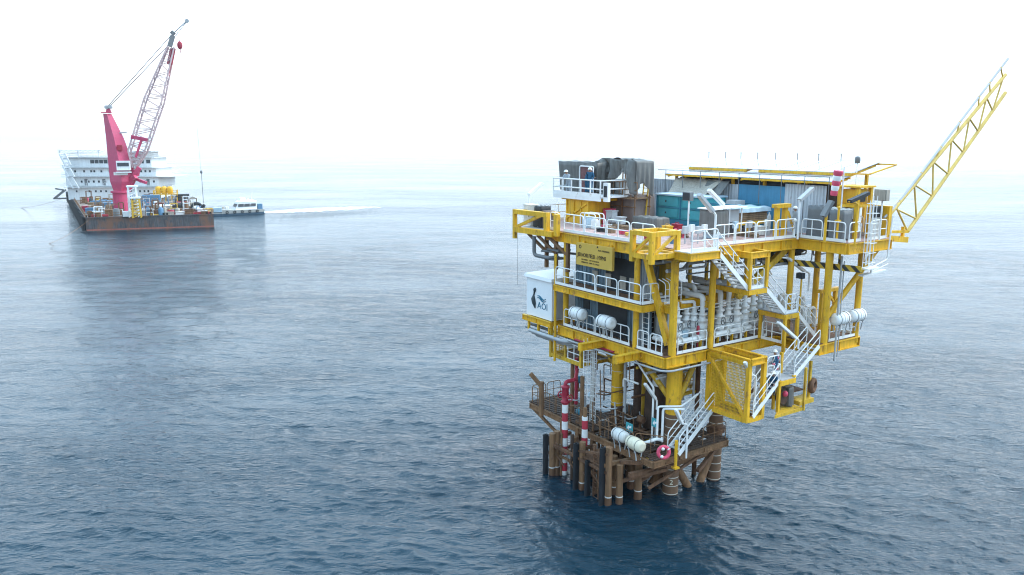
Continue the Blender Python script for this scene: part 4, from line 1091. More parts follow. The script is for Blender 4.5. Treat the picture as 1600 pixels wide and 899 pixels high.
mb.box(7.8, 8.6, c0[1] + .8, c0[1] + 1.6, ZT + 1.3, ZT + 1.8); part(t, "engine", mb, 'grey')
mb = MB(); mb.box(7.3, 7.8, c0[1] + 1.9, v0 - .5, ZT + .5, ZT + 1.2); part(t, "control_box", mb, 'tarp_blue')

mb = MB()   # tan tarpaulin hanging off the shelter roof above the generator
ta, tb = FR.u(1050, 284, 8.8), FR.u(1112, 288, 8.8)
sheet(mb, lambda s, q: (9.6 - 1.5 * q - .15 * math.sin(6 * s + 2), ta[1] + (tb[1] - ta[1]) * (s + .18 * (q - .5) * (1 - 2 * s)), ta[2] + .25 - 1.15 * q - .12 * math.sin(s * 9) * q - .1 * math.sin(3.14 * q)), 24, 14)
one("tarpaulin", "tan and grey tarpaulin slung from the solar roof over the generator", "tarpaulin", mb, 'tarp_tan', (9.6, tb[1], ZT))
mb = MB()
sheet(mb, lambda s, q: (9.4 - .9 * q, tb[1] + .9 - 1.9 * s, ta[2] + .2 - 1.3 * q * (1 - .3 * s) + .1 * math.sin(9 * s) * q), 20, 12)
one("tarpaulin", "dark grey tarpaulin flap beside the tan one under the solar roof", "tarpaulin", mb, 'tarp', (9.4, tb[1] - 1, ZT))

# ---- pedestal crane under tarpaulins, with its white walk-round basket
pc = (2.0, 11.6, ZT)
t = thing("crane_pedestal", "yellow crane pedestal box below the white basket", "crane base", (pc[0], pc[1], ZT))
u_, v_ = pc[0], pc[1]
b0, b1 = FR.u(880, 322, u_), FR.u(928, 322, u_); zb_ = FR.u(904, 311, u_)[2]
mb = MB(); mb.box(u_, u_ + 1.8, b1[1] + .5, b0[1] - .4, ZT, zb_ - .1); part(t, "pedestal_box", mb, 'yellow')
mb = MB(); mb.box(u_ - .15, u_ + 2.0, b1[1], b0[1], zb_ - .097, zb_ + .05); mb.bar((u_ - .02, b0[1] - .5, ZT + .3), (u_ - .02, b1[1] + .6, zb_ - .2), .12)
for v in np.linspace(b1[1] + .55, b0[1] - .45, 4): mb.box(u_ - .08, u_ - .003, v - .05, v + .05, ZT + .02, zb_ - .1)
part(t, "pedestal_trim", mb, 'yellow')
B0, B1 = FR.u(866, 303, u_ - .2), FR.u(940, 306, u_ - .2); zB = FR.u(903, 307, u_ - .2)[2]
bv0, bv1 = B1[1], B0[1]
t = thing("crane_walkway", "white railed crane walkway with workers above the yellow pedestal", "walkway", (u_, bv0, zb_ + .05))
mb = MB(); mb.box(u_ - .3, u_ + 2.4, bv0, bv1, zB, zB + .12); part(t, "walkway_floor", mb, 'white')
mb = MB()
for z in (.45, 1.0): mb.tube([(u_ + 2.3, bv1, zB + .12 + z), (u_ - .27, bv1, zB + .12 + z), (u_ - .27, bv0 + .05, zB + .12 + z), (u_ + 2.3, bv0 + .05, zB + .12 + z)], .05, 6)
for v in np.linspace(bv0 + .05, bv1, 6): mb.tube([(u_ - .27, v, zB + .1), (u_ - .27, v, zB + 1.12)], .05, 6)
for u in (u_ + .6, u_ + 1.5): mb.tube([(u, bv1, zB + .1), (u, bv1, zB + 1.12)], .03, 6)
part(t, "walkway_rail", mb, 'white')
mb = MB(); mb.box(u_ - .29, u_ - .24, bv0, bv1, zB - .2, zB + .3); part(t, "kick_plate", mb, 'white')
mb = MB(); mb.box(u_ - .1, u_ + .1, bv0 - .5, bv0 - .03, zB - .2, zB + 1.0); mb.box(u_ - .14, u_ - .1, bv0 - .4, bv0 - .12, zB + .1, zB + .8, 1); part(t, "end_panel", mb, ['white', 'dark'])
# crane cab wrapped in tarpaulin
c0, c1, ct = FR.u(874, 300, u_ + 1.0), FR.u(934, 300, u_ + 1.0), FR.u(905, 252, u_ + 1.0)[2]
t = thing("crane_cab", "crane cab wrapped in dark grey tarpaulin behind the white basket rail", "crane cab", (u_ + 1, c1[1], zB + .12))
mb = MB(); drape(mb, u_ + 1.0, u_ + 2.7, c1[1] + .1, c0[1] + .15, zB + .13, ct - .05, 3, .17, .2, flare=-.22); part(t, "cab_cover", mb, 'tarp')
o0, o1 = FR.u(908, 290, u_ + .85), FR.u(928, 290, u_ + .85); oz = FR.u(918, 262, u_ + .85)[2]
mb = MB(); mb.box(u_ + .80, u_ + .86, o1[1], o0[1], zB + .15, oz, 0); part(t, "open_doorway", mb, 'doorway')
mb = MB(); mb.tube(rnd_path([(u_ + .74, o1[1] - .05, zB + .15), (u_ + .74, o1[1] - .05, oz + .08), (u_ + .74, o0[1] + .05, oz + .08), (u_ + .74, o0[1] + .05, zB + .15)], .12), .04, 6); part(t, "door_frame", mb, 'white')
# big drape over the machinery frame to the right
du = u_ + 2.0
e0, e1, et = FR.u(934, 300, du), FR.u(994, 300, du), FR.u(975, 252, du)[2]
t = thing("scaffold_tent", "scaffold frame under a ragged grey tarpaulin at the left of the top deck", "covered frame", (du, e1[1], ZT))
mb = MB()
for u in (du, du + 1.3):
    for v in np.linspace(e1[1] + .1, e0[1] - .1, 4): mb.cyl((u, v, ZT), (u, v, et - .05), .045, 8)
    for z in (zB, et - .1, ZT + 1.2): mb.cyl((u, e1[1], z), (u, e0[1], z), .04, 8)
part(t, "scaffold_frame", mb, 'rust_light')
def top_cloth(s, q):
    v = e1[1] + (e0[1] - e1[1]) * s
    return (du - .15 + 1.55 * q, v, et + .09 * math.sin(17 * s + 3 * q) * math.cos(5 * q) + .07 * mnoise.noise((s * 9, q * 5, 0)) + .16 * math.sin(3.14 * s) - .08 * math.sin(3.14 * q))
def front_cloth(s, q):
    v = e1[1] - .15 + (e0[1] - e1[1] + .3) * s
    drop = (et - zB) * (.30 + .22 * abs(math.cos(2.2 * 3.14 * (s - .08))) ** 1.5 + .45 * max(0, (.2 - s) / .2) + .5 * max(0, (s - .82) / .18))
    f = .27 * math.sin(22 * s + 2.5 * math.sin(7 * s) + 2.5 * q * math.cos(9 * s)) + .09 * math.sin(61 * s + 3 * q) + .05 * mnoise.noise((s * 14, q * 5, 1))
    return (du - .15 - .12 * q + f * q ** .6 - .1 * math.sin(3.14 * q) * math.sin(8 * s), v, et + .16 * math.sin(3.14 * s) + .06 * math.sin(11 * s) - drop * q - .1 * q * abs(math.sin(16 * s)))
mb = MB(); sheet(mb, top_cloth, 40, 10); sheet(mb, front_cloth, 90, 16)
def side_cloth(s, q): return (du - .15 + 1.55 * s, e1[1] - .1 - .1 * q + .09 * math.sin(24 * s + 2 * q) * q, et - (et - zB) * (.8 + .2 * math.sin(3 + 5 * s)) * q)
sheet(mb, side_cloth, 40, 14)
def back_cloth(s, q): return (du + 1.4 + .1 * math.sin(30 * s) * q, e1[1] + (e0[1] - e1[1]) * s, et - (et - zB) * (.35 + .2 * math.sin(5 * s)) * q)
sheet(mb, back_cloth, 40, 10)
part(t, "tarpaulin", mb, 'tarp')
mb = MB(); mb.box(du - .2, du + 1.4, e1[1] + .1, e0[1] - .2, zB - .1, zB - .02); part(t, "scaffold_boards", mb, 'wood')
mb = MB()
for z in (.5, 1.0): mb.tube([(du - .2, e1[1] - .3, zB + z), (du - .2, e0[1] - .7, zB + z)], .03, 6)
for v in np.linspace(e1[1] - .3, e0[1] - .7, 7): mb.tube([(du - .2, v, zB - .1), (du - .2, v, zB + 1.0)], .026, 6)
part(t, "guard_rail", mb, 'rust_light')
w0, w1 = FR.u(952, 288, du + .7), FR.u(977, 288, du + .7)
mb = MB(); mb.box(du + .7, du + 1.2, w1[1], w0[1], zB, zB + 1.1); mb.box(du + .7, du + 1.15, w1[1] + .4, w0[1] + .6, zB, zB + .55); part(t, "white_housing", mb, 'white')
q0, q1 = (4.2, FR.u(945, 348, 4.2)[1], ZT), None
mb = MB(); drape(mb, q0[0] - .1, q0[0] + 1.8, FR.u(990, 342, q0[0])[1], q0[1] + .1, ZT + .03, FR.u(965, 303, q0[0])[2], 5, .04, .04)
one("tarp_covered_box", "large brown tarpaulin covered box below the ragged grey tarpaulin", "covered box", mb, 'tarp_brown', (q0[0], q0[1], ZT))
l0 = (5.0, FR.u(1004, 342, 5.0)[1], ZT)
t = thing("scaffold_ladder", "yellow scaffold ladder leaning on the tarpaulin covered frame", "ladder", (l0[0], l0[1], ZT))
mb = MB(); lt = zB + 0.35; ltp = (l0[0] + .5, l0[1] + .25)
for s in (-.22, .22): mb.bar((l0[0], l0[1] + s, ZT), (ltp[0], ltp[1] + s, lt + .8), .07)
part(t, "ladder_rails", mb, 'yellow_old')
for k in range(9):
    f = (k + 1) / 10; mb = MB(); c = (l0[0] + .5 * f, l0[1] + .25 * f, ZT + (lt + .8 - ZT) * f); mb.tube([(c[0], c[1] - .2, c[2]), (c[0], c[1] + .2, c[2])], .026, 6); part(t, "rung", mb, 'yellow_old')

# ---- things along the left edge of the top deck
p = FR.z(989, 356, ZT)
mb = MB(); drape(mb, p[0], p[0] + 1.1, FR.u(1025, 356, p[0])[1], p[1] + .05, ZT + .02, FR.u(1000, 339, p[0])[2], 8, .05, .03)
one("tarp_covered_box", "low grey tarpaulin covered box near the left deck rail", "covered box", mb, 'tarp', (p[0], p[1], ZT))
mb = MB(); pp = FR.z(947, 351, ZT)
rs = random.Random(4)
drape(mb, pp[0], pp[0] + .5, pp[1] - .35, pp[1] + .35, ZT + .02, ZT + 1.05, 4, .12, .15, flare=.12)
one("red_sheet", "crumpled pink red plastic sheet beside the grey cabinets", "sheet", mb, 'pink', (pp[0], pp[1], ZT))
def cabinet(name, label, x, y, du, dv, dz, m='grey', z=ZT, cat="cabinet", legs=False, group=None, door=True, at=None):
    p = at or FR.z(x, y, z); z = p[2]; t = thing(name, label, cat, p, group)
    mb = MB(); mb.box(p[0], p[0] + du, p[1], p[1] + dv, z + (.25 if legs else .04), z + dz); part(t, "cabinet_body", mb, m)
    mb = MB(); mb.box(p[0] - .05, p[0] + du + .05, p[1] - .05, p[1] + dv + .05, z + dz + .002, z + dz + .06); part(t, "cabinet_top", mb, m)
    if door:
        mb = MB(); mb.box(p[0] - .03, p[0] - .003, p[1] + .06, p[1] + dv - .06, z + (.3 if legs else .1), z + dz - .06); d = part(t, "door", mb, m)
        mb = MB(); mb.box(p[0] - .06, p[0] - .03, p[1] + .12, p[1] + .16, z + dz * .45, z + dz * .6); part(d, "handle", mb, 'dark')
    mb = MB()
    for a in (.06, du - .06):
        for b_ in (.06, dv - .06): mb.box(p[0] + a - .03, p[0] + a + .03, p[1] + b_ - .03, p[1] + b_ + .03, z, z + (.25 if legs else .04))
    part(t, "feet", mb, 'grey_dark')
    return t
cabinet("cabinet", "taller light grey cabinet beside the pink red sheet", 956, 354, .45, .6, .95, 'grey', legs=True)
cabinet("cabinet", "lower light grey cabinet left of the covered box", 970, 357, .4, .5, .65, 'grey', legs=True)
cabinet("cabinet", "pale grey cabinet at the far left end of the top deck", 0, 0, .6, .8, 1.35, 'white_dirty', at=(-1.6, FR.u(829, 330, -1.6)[1], 14.37))
p = (-1.6, FR.u(842, 330, -1.6)[1], 14.37)
mb = MB(); drape(mb, p[0], p[0] + .8, p[1] - .2, p[1] + .5, 14.38, 15.72, 12, .03, .06, flare=.08)
one("tarp_covered_winch", "black tarpaulin cover over a small winch at the far left end", "covered winch", mb, 'dark', (p[0], p[1], ZT))
p = (-1.5, FR.u(856, 330, -1.5)[1], 14.37)
mb = MB(); mb.prism([(p[0], p[1] - .4, 14.37), (p[0], p[1] + .8, 14.37), (p[0], p[1] + .8, 15.5), (p[0], p[1] + .2, 15.45)], (.7, 0, 0))
one("wedge_box", "small dark wedge shaped cover right of the black winch cover", "cover", mb, 'tarp_brown', (p[0], p[1], ZT))
# white pipe-framed tank
p = FR.z(930, 359, ZT)
t = thing("framed_tank", "small pale tank inside white tube frames by the left deck rail", "tank", p)
mb = MB()
for k in range(3): mb.tube(rnd_path([(p[0] + .35 * k, p[1], ZT), (p[0] + .35 * k, p[1], ZT + .95), (p[0] + .35 * k, p[1] + 1.5, ZT + .95), (p[0] + .35 * k, p[1] + 1.5, ZT)], .2), .035, 6)
part(t, "tube_frame", mb, 'white')
mb = MB(); mb.box(p[0] + .05, p[0] + .65, p[1] + .85, p[1] + 1.4, ZT + .02, ZT + .7); part(t, "tank_body", mb, 'tarp_blue')
mb = MB(); mb.lathe((p[0] + .3, p[1] + .4, ZT + .02), (0, 0, 1), [(0, .25), (.5, .25), (.6, .18)], 14); part(t, "drum", mb, 'white_dirty')
rs = random.Random(9)
for k in range(7):
    q = FR.z(rs.uniform(925, 965), rs.uniform(352, 362), ZT); mb = MB(); s = rs.uniform(.16, .3)
    drape(mb, q[0], q[0] + s, q[1], q[1] + s * 1.4, ZT + .01, ZT + s * .8, k, .02, .03, flare=.03)
    m_ = ('pink', 'tarp_white', 'tarp_tan', 'white', 'tarp_white', 'pink', 'tarp_tan')[k]
    w_ = {'pink': "pinkish", 'tarp_white': "off white", 'tarp_tan': "tan", 'white': "white"}[m_]
    one("loose_bundle", "small %s bundle of rags on the pink deck by the left rail" % w_, "bundle", mb, m_, (q[0], q[1], ZT), "rag bundles on the top deck")
def drum(x, y, label, z=ZT, m='box_blue', r=.29, h=.88, group=None, name="drum"):
    p = FR.z(x, y, z); mb = MB(); mb.lathe((p[0], p[1], z + .01), (0, 0, 1), [(0, r), (h * .33, r), (h * .345, r * 1.05), (h * .36, r), (h * .66, r), (h * .675, r * 1.05), (h * .69, r), (h, r), (h + .005, r * .92), (h + .01, .05)], 18)
    t = thing(name, label, "drum", p, group); part(t, "barrel", mb, m)
    mb = MB(); mb.cyl((p[0] + r * .5, p[1], z + h + .012), (p[0] + r * .5, p[1], z + h + .05), .04, 8); part(t, "bung", mb, 'dark'); return t
drum(932, 334, "blue drum left of its twin beside the brown covered box", group="blue drums by the pedestal")
drum(942, 335, "blue drum touching the brown covered box", group="blue drums by the pedestal")

# ---- lights on poles
def tube_light(name, base_xy, z, head, tail, label, plane_v=None, u=None, m='white', width=.26, pole=True, lens='lens', pm='white'):
    """long fixture on a bent pole: base on deck, fixture runs from tail (near pole) to head"""
    b = base_xy if len(base_xy) == 3 else FR.z(*base_xy, z) if plane_v is None else FR.v(*base_xy, plane_v)
    vv = b[1]
    tl, hd = FR.v(*tail, vv), FR.v(*head, vv)
    t = thing(name, label, "floodlight", (b[0], b[1], z))
    if pole:
        mb = MB(); mb.tube(rnd_path([(b[0], b[1], z if plane_v is None else b[2]), (b[0], b[1], tl[2] - .15), tuple(tl)], .15), .055, 8); part(t, "pole", mb, pm)
    d = np.array(hd) - np.array(tl); d /= np.linalg.norm(d)
    mb = MB(); mb.bar(tl, hd, width, width * .62); h = part(t, "lamp_housing", mb, m)
    _, x, y = mb.basis(tl, hd)
    mb = MB(); mb.bar(np.array(tl) + d * .08 - y * width * .33, np.array(hd) - d * .08 - y * width * .33, width * .8, .05); part(h, "diffuser", mb, lens)
    return t
tube_light("tube_light", FR.u(827, 334, -1.0), 14.37, (847, 286), (826, 304), "white tube light on a short pole at the far left end of the top deck")
tube_light("tube_light", (1131, 372), ZT, (1108, 297), (1130, 320), "white tube light tilted back behind the pole at the stair head")
tube_light("tube_light", (1116, 389), ZT, (1092, 304), (1114, 331), "white tube light on the pole at the stair head, nearer of the two", m='grey')
tube_light("tube_light", (1246, 374), ZT, (1270, 294), (1249, 313), "tube light on white pole at the deck step, pale wall behind", m='grey')
tube_light("tube_light", (1335, 385), ZT, (1356, 302), (1327, 315), "black tube light on the yellow post right of the windsock", m='black', lens='dark', pm='yellow')
for nm, base, tail, head, v_, lab in (("tube_light", (1195, 475), (1189, 402), (1204, 430), 0.2, "white tube light hanging slanted above the second stair flight"),
                                       ("tube_light", (1247, 545), (1243, 528), (1216, 504), -4.05, "white tube light on a bent pole over the lower white stairs"),
                                       ("tube_light", (1178, 650), (1174, 586), (1164, 566), -3.8, "white tube light on a bent pole inside the yellow stair cage"),
                                       ("tube_light", (1072, 716), (1066, 662), (1056, 640), -1.65, "white tube light on a bent pole beside the lowest stairs"),
                                       ("tube_light", (1026, 640), (1024, 623), (1008, 600), 0.6, "white tube light leaning against the near yellow leg"),
                                       ("tube_light", (1263, 455), (1257, 424), (1232, 404), -1.6, "grey tube light on bent pole under the striped beam")):
    b = FR.v(*base, v_); tube_light(nm, base, b[2], head, tail, lab, plane_v=v_, width=.2)
def flood(name, label, xy, u, size, base_z, m='grey_dark', pm='white', tilt=0.2, lm='dark'):
    c = FR.u(*xy, u); t = thing(name, label, "floodlight", (c[0], c[1], base_z))
    mb = MB(); mb.cyl((c[0] + .1, c[1], base_z), (c[0] + .1, c[1], c[2] - size * .5), .05, 8); part(t, "pole", mb, pm)
    mb = MB(); mb.bar((c[0], c[1] - size * .6, c[2]), (c[0], c[1] + size * .6, c[2]), .3, size); h = part(t, "lamp_housing", mb, m)
    mb = MB(); mb.box(c[0] - .2, c[0] - .153, c[1] - size * .5, c[1] + size * .5, c[2] - size * .42, c[2] + size * .42); part(h, "diffuser", mb, lm); return t
pb = FR.z(1076, 367, ZT)
flood("floodlight", "square dark floodlight on white pole in front of the teal generator", (1075, 307), pb[0], .5, ZT)
flood("floodlight", "tan square panel lamp on pole at the right end of the top deck", (1378, 305), 10.3, .62, ZT, m='tarp_tan', lm='tarp_tan')
flood("floodlight", "small dark floodlight clamped on a thin post above the right stairs", (1251, 431), 7.2, .32, ZC, m='dark', pm='yellow')
p = FR.z(1288, 379, ZT); c = FR.v(1290, 326, p[1])
t = thing("tilted_floodlight", "grey diamond shaped floodlight on a yellow post at the deck step", "floodlight", p)
mb = MB(); mb.cyl((p[0], p[1], ZT), (p[0], p[1], c[2] - .35), .07, 10); part(t, "pole", mb, 'yellow')
mb = MB(); mb.bar((c[0] - .18, p[1], c[2] - .42), (c[0] + .2, p[1] - .2, c[2] + .42), .5, .16); h = part(t, "lamp_housing", mb, 'grey_dark')
p = FR.z(1307, 377, ZT); mb = MB(); mb.cyl((p[0], p[1], ZT), (p[0], p[1], 16.2), .06, 10); mb.box(p[0] - .12, p[0] + .12, p[1] - .12, p[1] + .12, 15.5, 15.58); mb.sph((p[0], p[1], 16.25), .09, 8)
one("bollard_post", "thin yellow post with a collar between the grey cabinets", "post", mb, 'yellow', p)

# ---- middle and right of the top deck
p = FR.z(1135, 372, ZT); q = FR.z(1084, 370, ZT); zt2 = FR.v(1108, 330, p[1])[2]
mb = MB(); drape(mb, q[0] - .1, p[0] - .1, p[1] - .1, p[1] + 1.0, ZT + .3, zt2, 21, .06, .03, flare=.05)
t = thing("covered_panel_rack", "panel rack under a grey striped tarpaulin with white top by the stair head", "covered rack", (q[0], p[1], ZT))
part(t, "tarpaulin", mb, 'tarp')
mb = MB(); mb.box(q[0] - .2, q[0] + (p[0] - q[0]) * .45, p[1] - .2, p[1] + 1.1, zt2 + .04, zt2 + .1); mb.box(q[0] + (p[0] - q[0]) * .5, p[0], p[1] - .2, p[1] + 1.1, zt2 + .06, zt2 + .12); part(t, "rack_roof", mb, 'white')
mb = MB(); mb.box(q[0] + .1, p[0] - .3, p[1] - .03, p[1] + .85, ZT + .02, ZT + .75); part(t, "rack_panel", mb, 'tarp_blue')
p = FR.z(1158, 369, ZT); zt3 = FR.v(1148, 325, p[1])[2]
t = thing("instrument_shelter", "grey instrument panel under a small white roof beside the stair head", "instrument panel", (p[0] - 1.1, p[1], ZT))
mb = MB(); mb.box(p[0] - 1.25, p[0] + .1, p[1] - .3, p[1] + .9, zt3, zt3 + .07); part(t, "roof", mb, 'white')
for a in (-1.1, -.05):
    mb = MB(); mb.cyl((p[0] + a, p[1], ZT), (p[0] + a, p[1], zt3), .04, 8); part(t, "leg", mb, 'white')
mb = MB(); mb.box(p[0] - 1.0, p[0] - .15, p[1] + .1, p[1] + .4, ZT + .85, zt3 - .15); part(t, "panel", mb, 'grey')
mb = MB(); mb.box(p[0] - .9, p[0] - .25, p[1] + .15, p[1] + .5, ZT + .1, ZT + .6); part(t, "lower_box", mb, 'dark')
# timber stack with a blue tarp
p = FR.z(1160, 369, ZT); q = (p[0] + 2.9, p[1], ZT)
t = thing("material_stack", "brown material stack on yellow skids under a pale blue tarpaulin", "stack", (p[0], p[1], ZT))
mb = MB()
for k in range(5): mb.box(p[0] + .2 + .03 * (k % 2), q[0] - .1 - .05 * (k % 2), p[1] + .5, p[1] + 2.1 - .08 * (k % 3), ZT + .78 + .11 * k, ZT + .87 + .11 * k)
part(t, "planks", mb, 'wood')
mb = MB()
for v in (p[1] + .5, p[1] + 1.9):
    mb.bar((p[0] + .1, v, ZT + .66), (q[0], v, ZT + .66), .14, .2)
    for u in np.linspace(p[0] + .3, q[0] - .2, 4): mb.box(u - .12, u + .12, v - .07, v + .07, ZT, ZT + .55)
part(t, "skid", mb, 'yellow')
mb = MB(); drape(mb, p[0] + .1, q[0], p[1] + .4, p[1] + 2.3, ZT + 1.30, ZT + 1.56, 31, .03, .05); part(t, "tarpaulin", mb, 'tarp_blue')
cabinet("cabinet", "small white box under the yellow skid behind the right rail", 1186, 369, .5, .4, .5, 'white_dirty')
# cabinets on the extension
p = FR.z(1283, 374, ZT); p2 = FR.z(1314, 377, ZT)
def tallbox(x0, x1, yb, ytop, label, seed):
    a = FR.u(x1, yb, 8.25); b = FR.u(x0, yb, a[0]); zt = FR.u((x0 + x1) / 2, ytop, a[0])[2]
    mb = MB(); drape(mb, a[0], a[0] + .8, a[1], b[1], ZT + .02, zt, seed, .015, .02, flare=.02)
    one("covered_cabinet", label, "covered cabinet", mb, 'grey_dark', (a[0], a[1], ZT))
tallbox(1260, 1284, 367, 322, "dark grey covered cabinet at the deck step, left of its pair", 41)
tallbox(1294, 1316, 371, 329, "dark grey covered cabinet near the windsock, right of its pair", 42)
a = FR.u(1297, 331, 8.9); b = FR.u(1326, 331, 8.9)
mb = MB(); drape(mb, 8.9, 10.0, b[1], a[1], a[2] - .35, a[2] + .25, 44, .05, .1); one("tarpaulin", "off white tarpaulin spread over equipment left of the yellow post", "tarpaulin", mb, 'tarp_white', (8.9, b[1], a[2]))
mb = MB(); mb.box(9.0, 9.9, b[1] + .1, a[1] - .1, ZT, a[2] - .2); one("equipment_crate", "dark crate beneath the off white tarpaulin", "crate", mb, 'tarp_brown', (9.0, b[1], ZT))
t = thing("yellow_control_tower", "yellow framed control box on posts beside the windsock", "control tower", (9.4, -4.2, ZT))
for u, v in ((9.4, -4.3), (10.6, -4.3), (9.4, -3.2), (10.6, -3.2)):
    mb = MB(); mb.box(u - .1, u + .1, v - .1, v + .1, ZT, 17.3); part(t, "post", mb, 'yellow')
mb = MB(); mb.box(9.3, 10.7, -4.4, -3.1, 16.2, 16.35); mb.box(9.52, 10.48, -4.2, -3.3, 16.352, 17.2); part(t, "control_box", mb, 'yellow')
mb = MB(); mb.box(9.2, 10.8, -4.5, -3.0, 17.3, 17.4); part(t, "top_plate", mb, 'yellow')
mb = MB(); mb.box(9.7, 10.2, -4.28, -4.203, 16.5, 17.0); part(t, "window", mb, 'dark')
# windsock
t = thing("windsock", "red and white striped windsock hanging from a pole on the top deck", "windsock", (8.3, -4.0, ZT))
wp = FR.u(1309, 284, 8.3); wx, wv = wp[0], wp[1]; ztop, zbot = FR.u(1310, 267, 8.3)[2], FR.u(1307, 306, 8.3)[2]
for k in range(5):
    mb = MB(); z1_, z0_ = ztop - (ztop - zbot) * k / 5, ztop - (ztop - zbot) * (k + 1) / 5
    prof = [(wx, wv + .04 * k, z1_), (wx, wv + .04 * k + .02, (z0_ + z1_) / 2), (wx, wv + .04 * (k + 1), z0_)]
    mb.tube(prof, [.24 - .012 * k, .26 - .015 * k, .22 - .012 * k], 14); part(t, "sock_band", mb, 'pink' if k % 2 == 0 else 'white')
mb = MB(); mb.cyl((wx + .35, wv - .1, ZT), (wx + .35, wv - .1, ztop + .2), .04, 8); mb.tube([(wx + .3, wv - .1, ztop + .1), (wx, wv, ztop + .05)], .025, 6); part(t, "pole", mb, 'white')
t = thing("navigation_light", "grey lantern on a thin mast above the right end of the solar roof", "lantern", (10.8, -4.0, ZT))
c = FR.u(1340, 250, 10.8); mb = MB(); mb.cyl((10.8, c[1], ZT), (10.8, c[1], c[2] - .2), .03, 8); part(t, "mast", mb, 'white')
mb = MB(); mb.lathe((10.8, c[1], c[2] - .2), (0, 0, 1), [(0, .1), (.03, .15), (.3, .15), (.36, .13), (.4, .05)], 14); part(t, "lamp", mb, 'grey_dark')
a, b = FR.v(1360, 370, -4.3), FR.v(1379, 368, -4.3)
t = thing("panel_board", "white panel board with black upper half at the right end of the top deck", "panel board", (a[0], -4.3, ZT))
zz0, zz1, zz2 = FR.v(1369, 365, -4.3)[2], FR.v(1369, 340, -4.3)[2], FR.v(1369, 323, -4.3)[2]
mb = MB(); mb.box(a[0], b[0], -4.3, -4.0, ZT + .02, zz1); part(t, "lower_panel", mb, 'white_dirty')
mb = MB(); mb.box(a[0] - .05, b[0] + .05, -4.34, -3.98, zz1 + .003, zz2); part(t, "upper_panel", mb, 'black')
# hydrant / monitor heads and small instruments on deck
rs = random.Random(17)
for i, (x, y, lab, m_) in enumerate(((1240, 371, "white capped hydrant behind the yellow gantry frame", 'white'), (1322, 372, "white valve column left of the yellow ladder tubes", 'white_dirty'), (1055, 372, "small red valve near the covered box on deck", 'pink'), (1068, 372, "small red valve behind the near lifting frame", 'pink'))):
    p = FR.z(x, y, ZT); t = thing("deck_valve", lab, "valve", p); h = .9 if i < 2 else .35
    mb = MB(); mb.lathe(p, (0, 0, 1), [(0, .14), (.04, .14), (.06, .07), (h, .07), (h + .02, .13), (h + .12, .13), (h + .2, .05)], 12); part(t, "valve_body", mb, m_)
    mb = MB(); mb.torus((p[0] - .12, p[1], p[2] + h * .7), (1, 0, 0), .13, .02, 14, 5); part(t, "handwheel", mb, 'red' if i > 1 else 'grey')
for i in range(8):
    x, y = ((1090, 381), (1100, 378), (1148, 372), (1170, 371), (1198, 368), (1222, 369), (1070, 381), (1080, 378))[i]
    p = FR.z(x, y, ZT); t = thing("junction_box", ("grey junction box on a stand at the stair head", "second junction box on a stand at the stair head", "junction box on a stand below the small white roof", "junction box on a stand beside the plank stack", "junction box on a stand before the yellow skid", "junction box on a stand inside the yellow gantry frame", "junction box on a stand nearest the near lifting frame", "junction box on a stand between lifting frame and stair head")[i], "junction box", p, "junction boxes along the right rail")
    mb = MB(); mb.box(p[0] - .03, p[0] + .03, p[1] - .03, p[1] + .03, ZT, ZT + .55); part(t, "stand", mb, 'grey')
    mb = MB(); mb.box(p[0] - .16, p[0] + .16, p[1] - .09, p[1] + .09, ZT + .552, ZT + .95); part(t, "box", mb, ('grey', 'white_dirty', 'tarp_blue')[i % 3])

# ---- vent boom at the far right
t = thing("vent_boom", "long yellow lattice boom carrying a white pipe out over the sea", "vent boom", (12.0, -4.7, 14.0))
vb_ = -4.6
A0, A1 = FR.v(1388, 338, vb_), FR.v(1571, 117, vb_); C0_, C1_ = FR.v(1418, 362, vb_), FR.v(1571, 145, vb_)
A0, A1, C0_, C1_ = map(np.array, (A0, A1, C0_, C1_)); W = np.array([0, 1.1, 0])
for p_, q_ in ((A0, A1), (C0_, C1_)):
    mb = MB(); mb.cyl(p_, q_, .11, 10); part(t, "chord", mb, 'boom_yellow')
n = 6
for k in range(n):
    f0, f1 = .05 + .155 * k, .05 + .155 * (k + 1)
    mb = MB(); mb.cyl(A0 + (A1 - A0) * f0, C0_ + (C1_ - C0_) * (f0 + .035), .055, 8); part(t, "lacing", mb, 'boom_yellow')
    mb = MB(); mb.cyl(A0 + (A1 - A0) * f1, C0_ + (C1_ - C0_) * (f0 + .035), .055, 8); part(t, "lacing", mb, 'boom_yellow')
mb = MB(); mb.cyl(A0 + (A1 - A0) * .06, C0_, .06, 8); part(t, "lacing", mb, 'boom_yellow')
pa, pb_ = np.array(FR.v(1402, 320, vb_)), np.array(FR.v(1575, 92, vb_))
mb = MB(); mb.tube([np.array(FR.v(1382, 340, vb_)), pa, pb_], .07, 8); part(t, "vent_pipe", mb, 'grey')
for f in (.02, .2, .37, .54, .72, .82, .93):
    mb = MB(); c = pa + (pb_ - pa) * f; e_ = A0 + (A1 - A0) * min(1, max(0, f * 1.07 - .02)); mb.cyl(c, e_, .05, 6); mb.sph(c, .08, 6); part(t, "pipe_support", mb, 'yellow_old')
mb = MB()
s0 = FR.v(1386, 372, vb_)
mb.box(s0[0] - .25, s0[0] + .05, vb_ - .15, vb_ + 1.3, 14.0, 16.2); mb.bar((s0[0] - .2, vb_, 14.35), (s0[0] + 2.0, vb_, 14.1), .3, .34); mb.bar((s0[0], vb_, 14.7), C0_, .16); mb.bar((s0[0], vb_, 15.9), A0, .18)
mb.bar((C0_[0] - .5, vb_, 14.2), (C0_[0] - .5, vb_, 14.9), .16)
part(t, "boom_foot", mb, 'yellow')

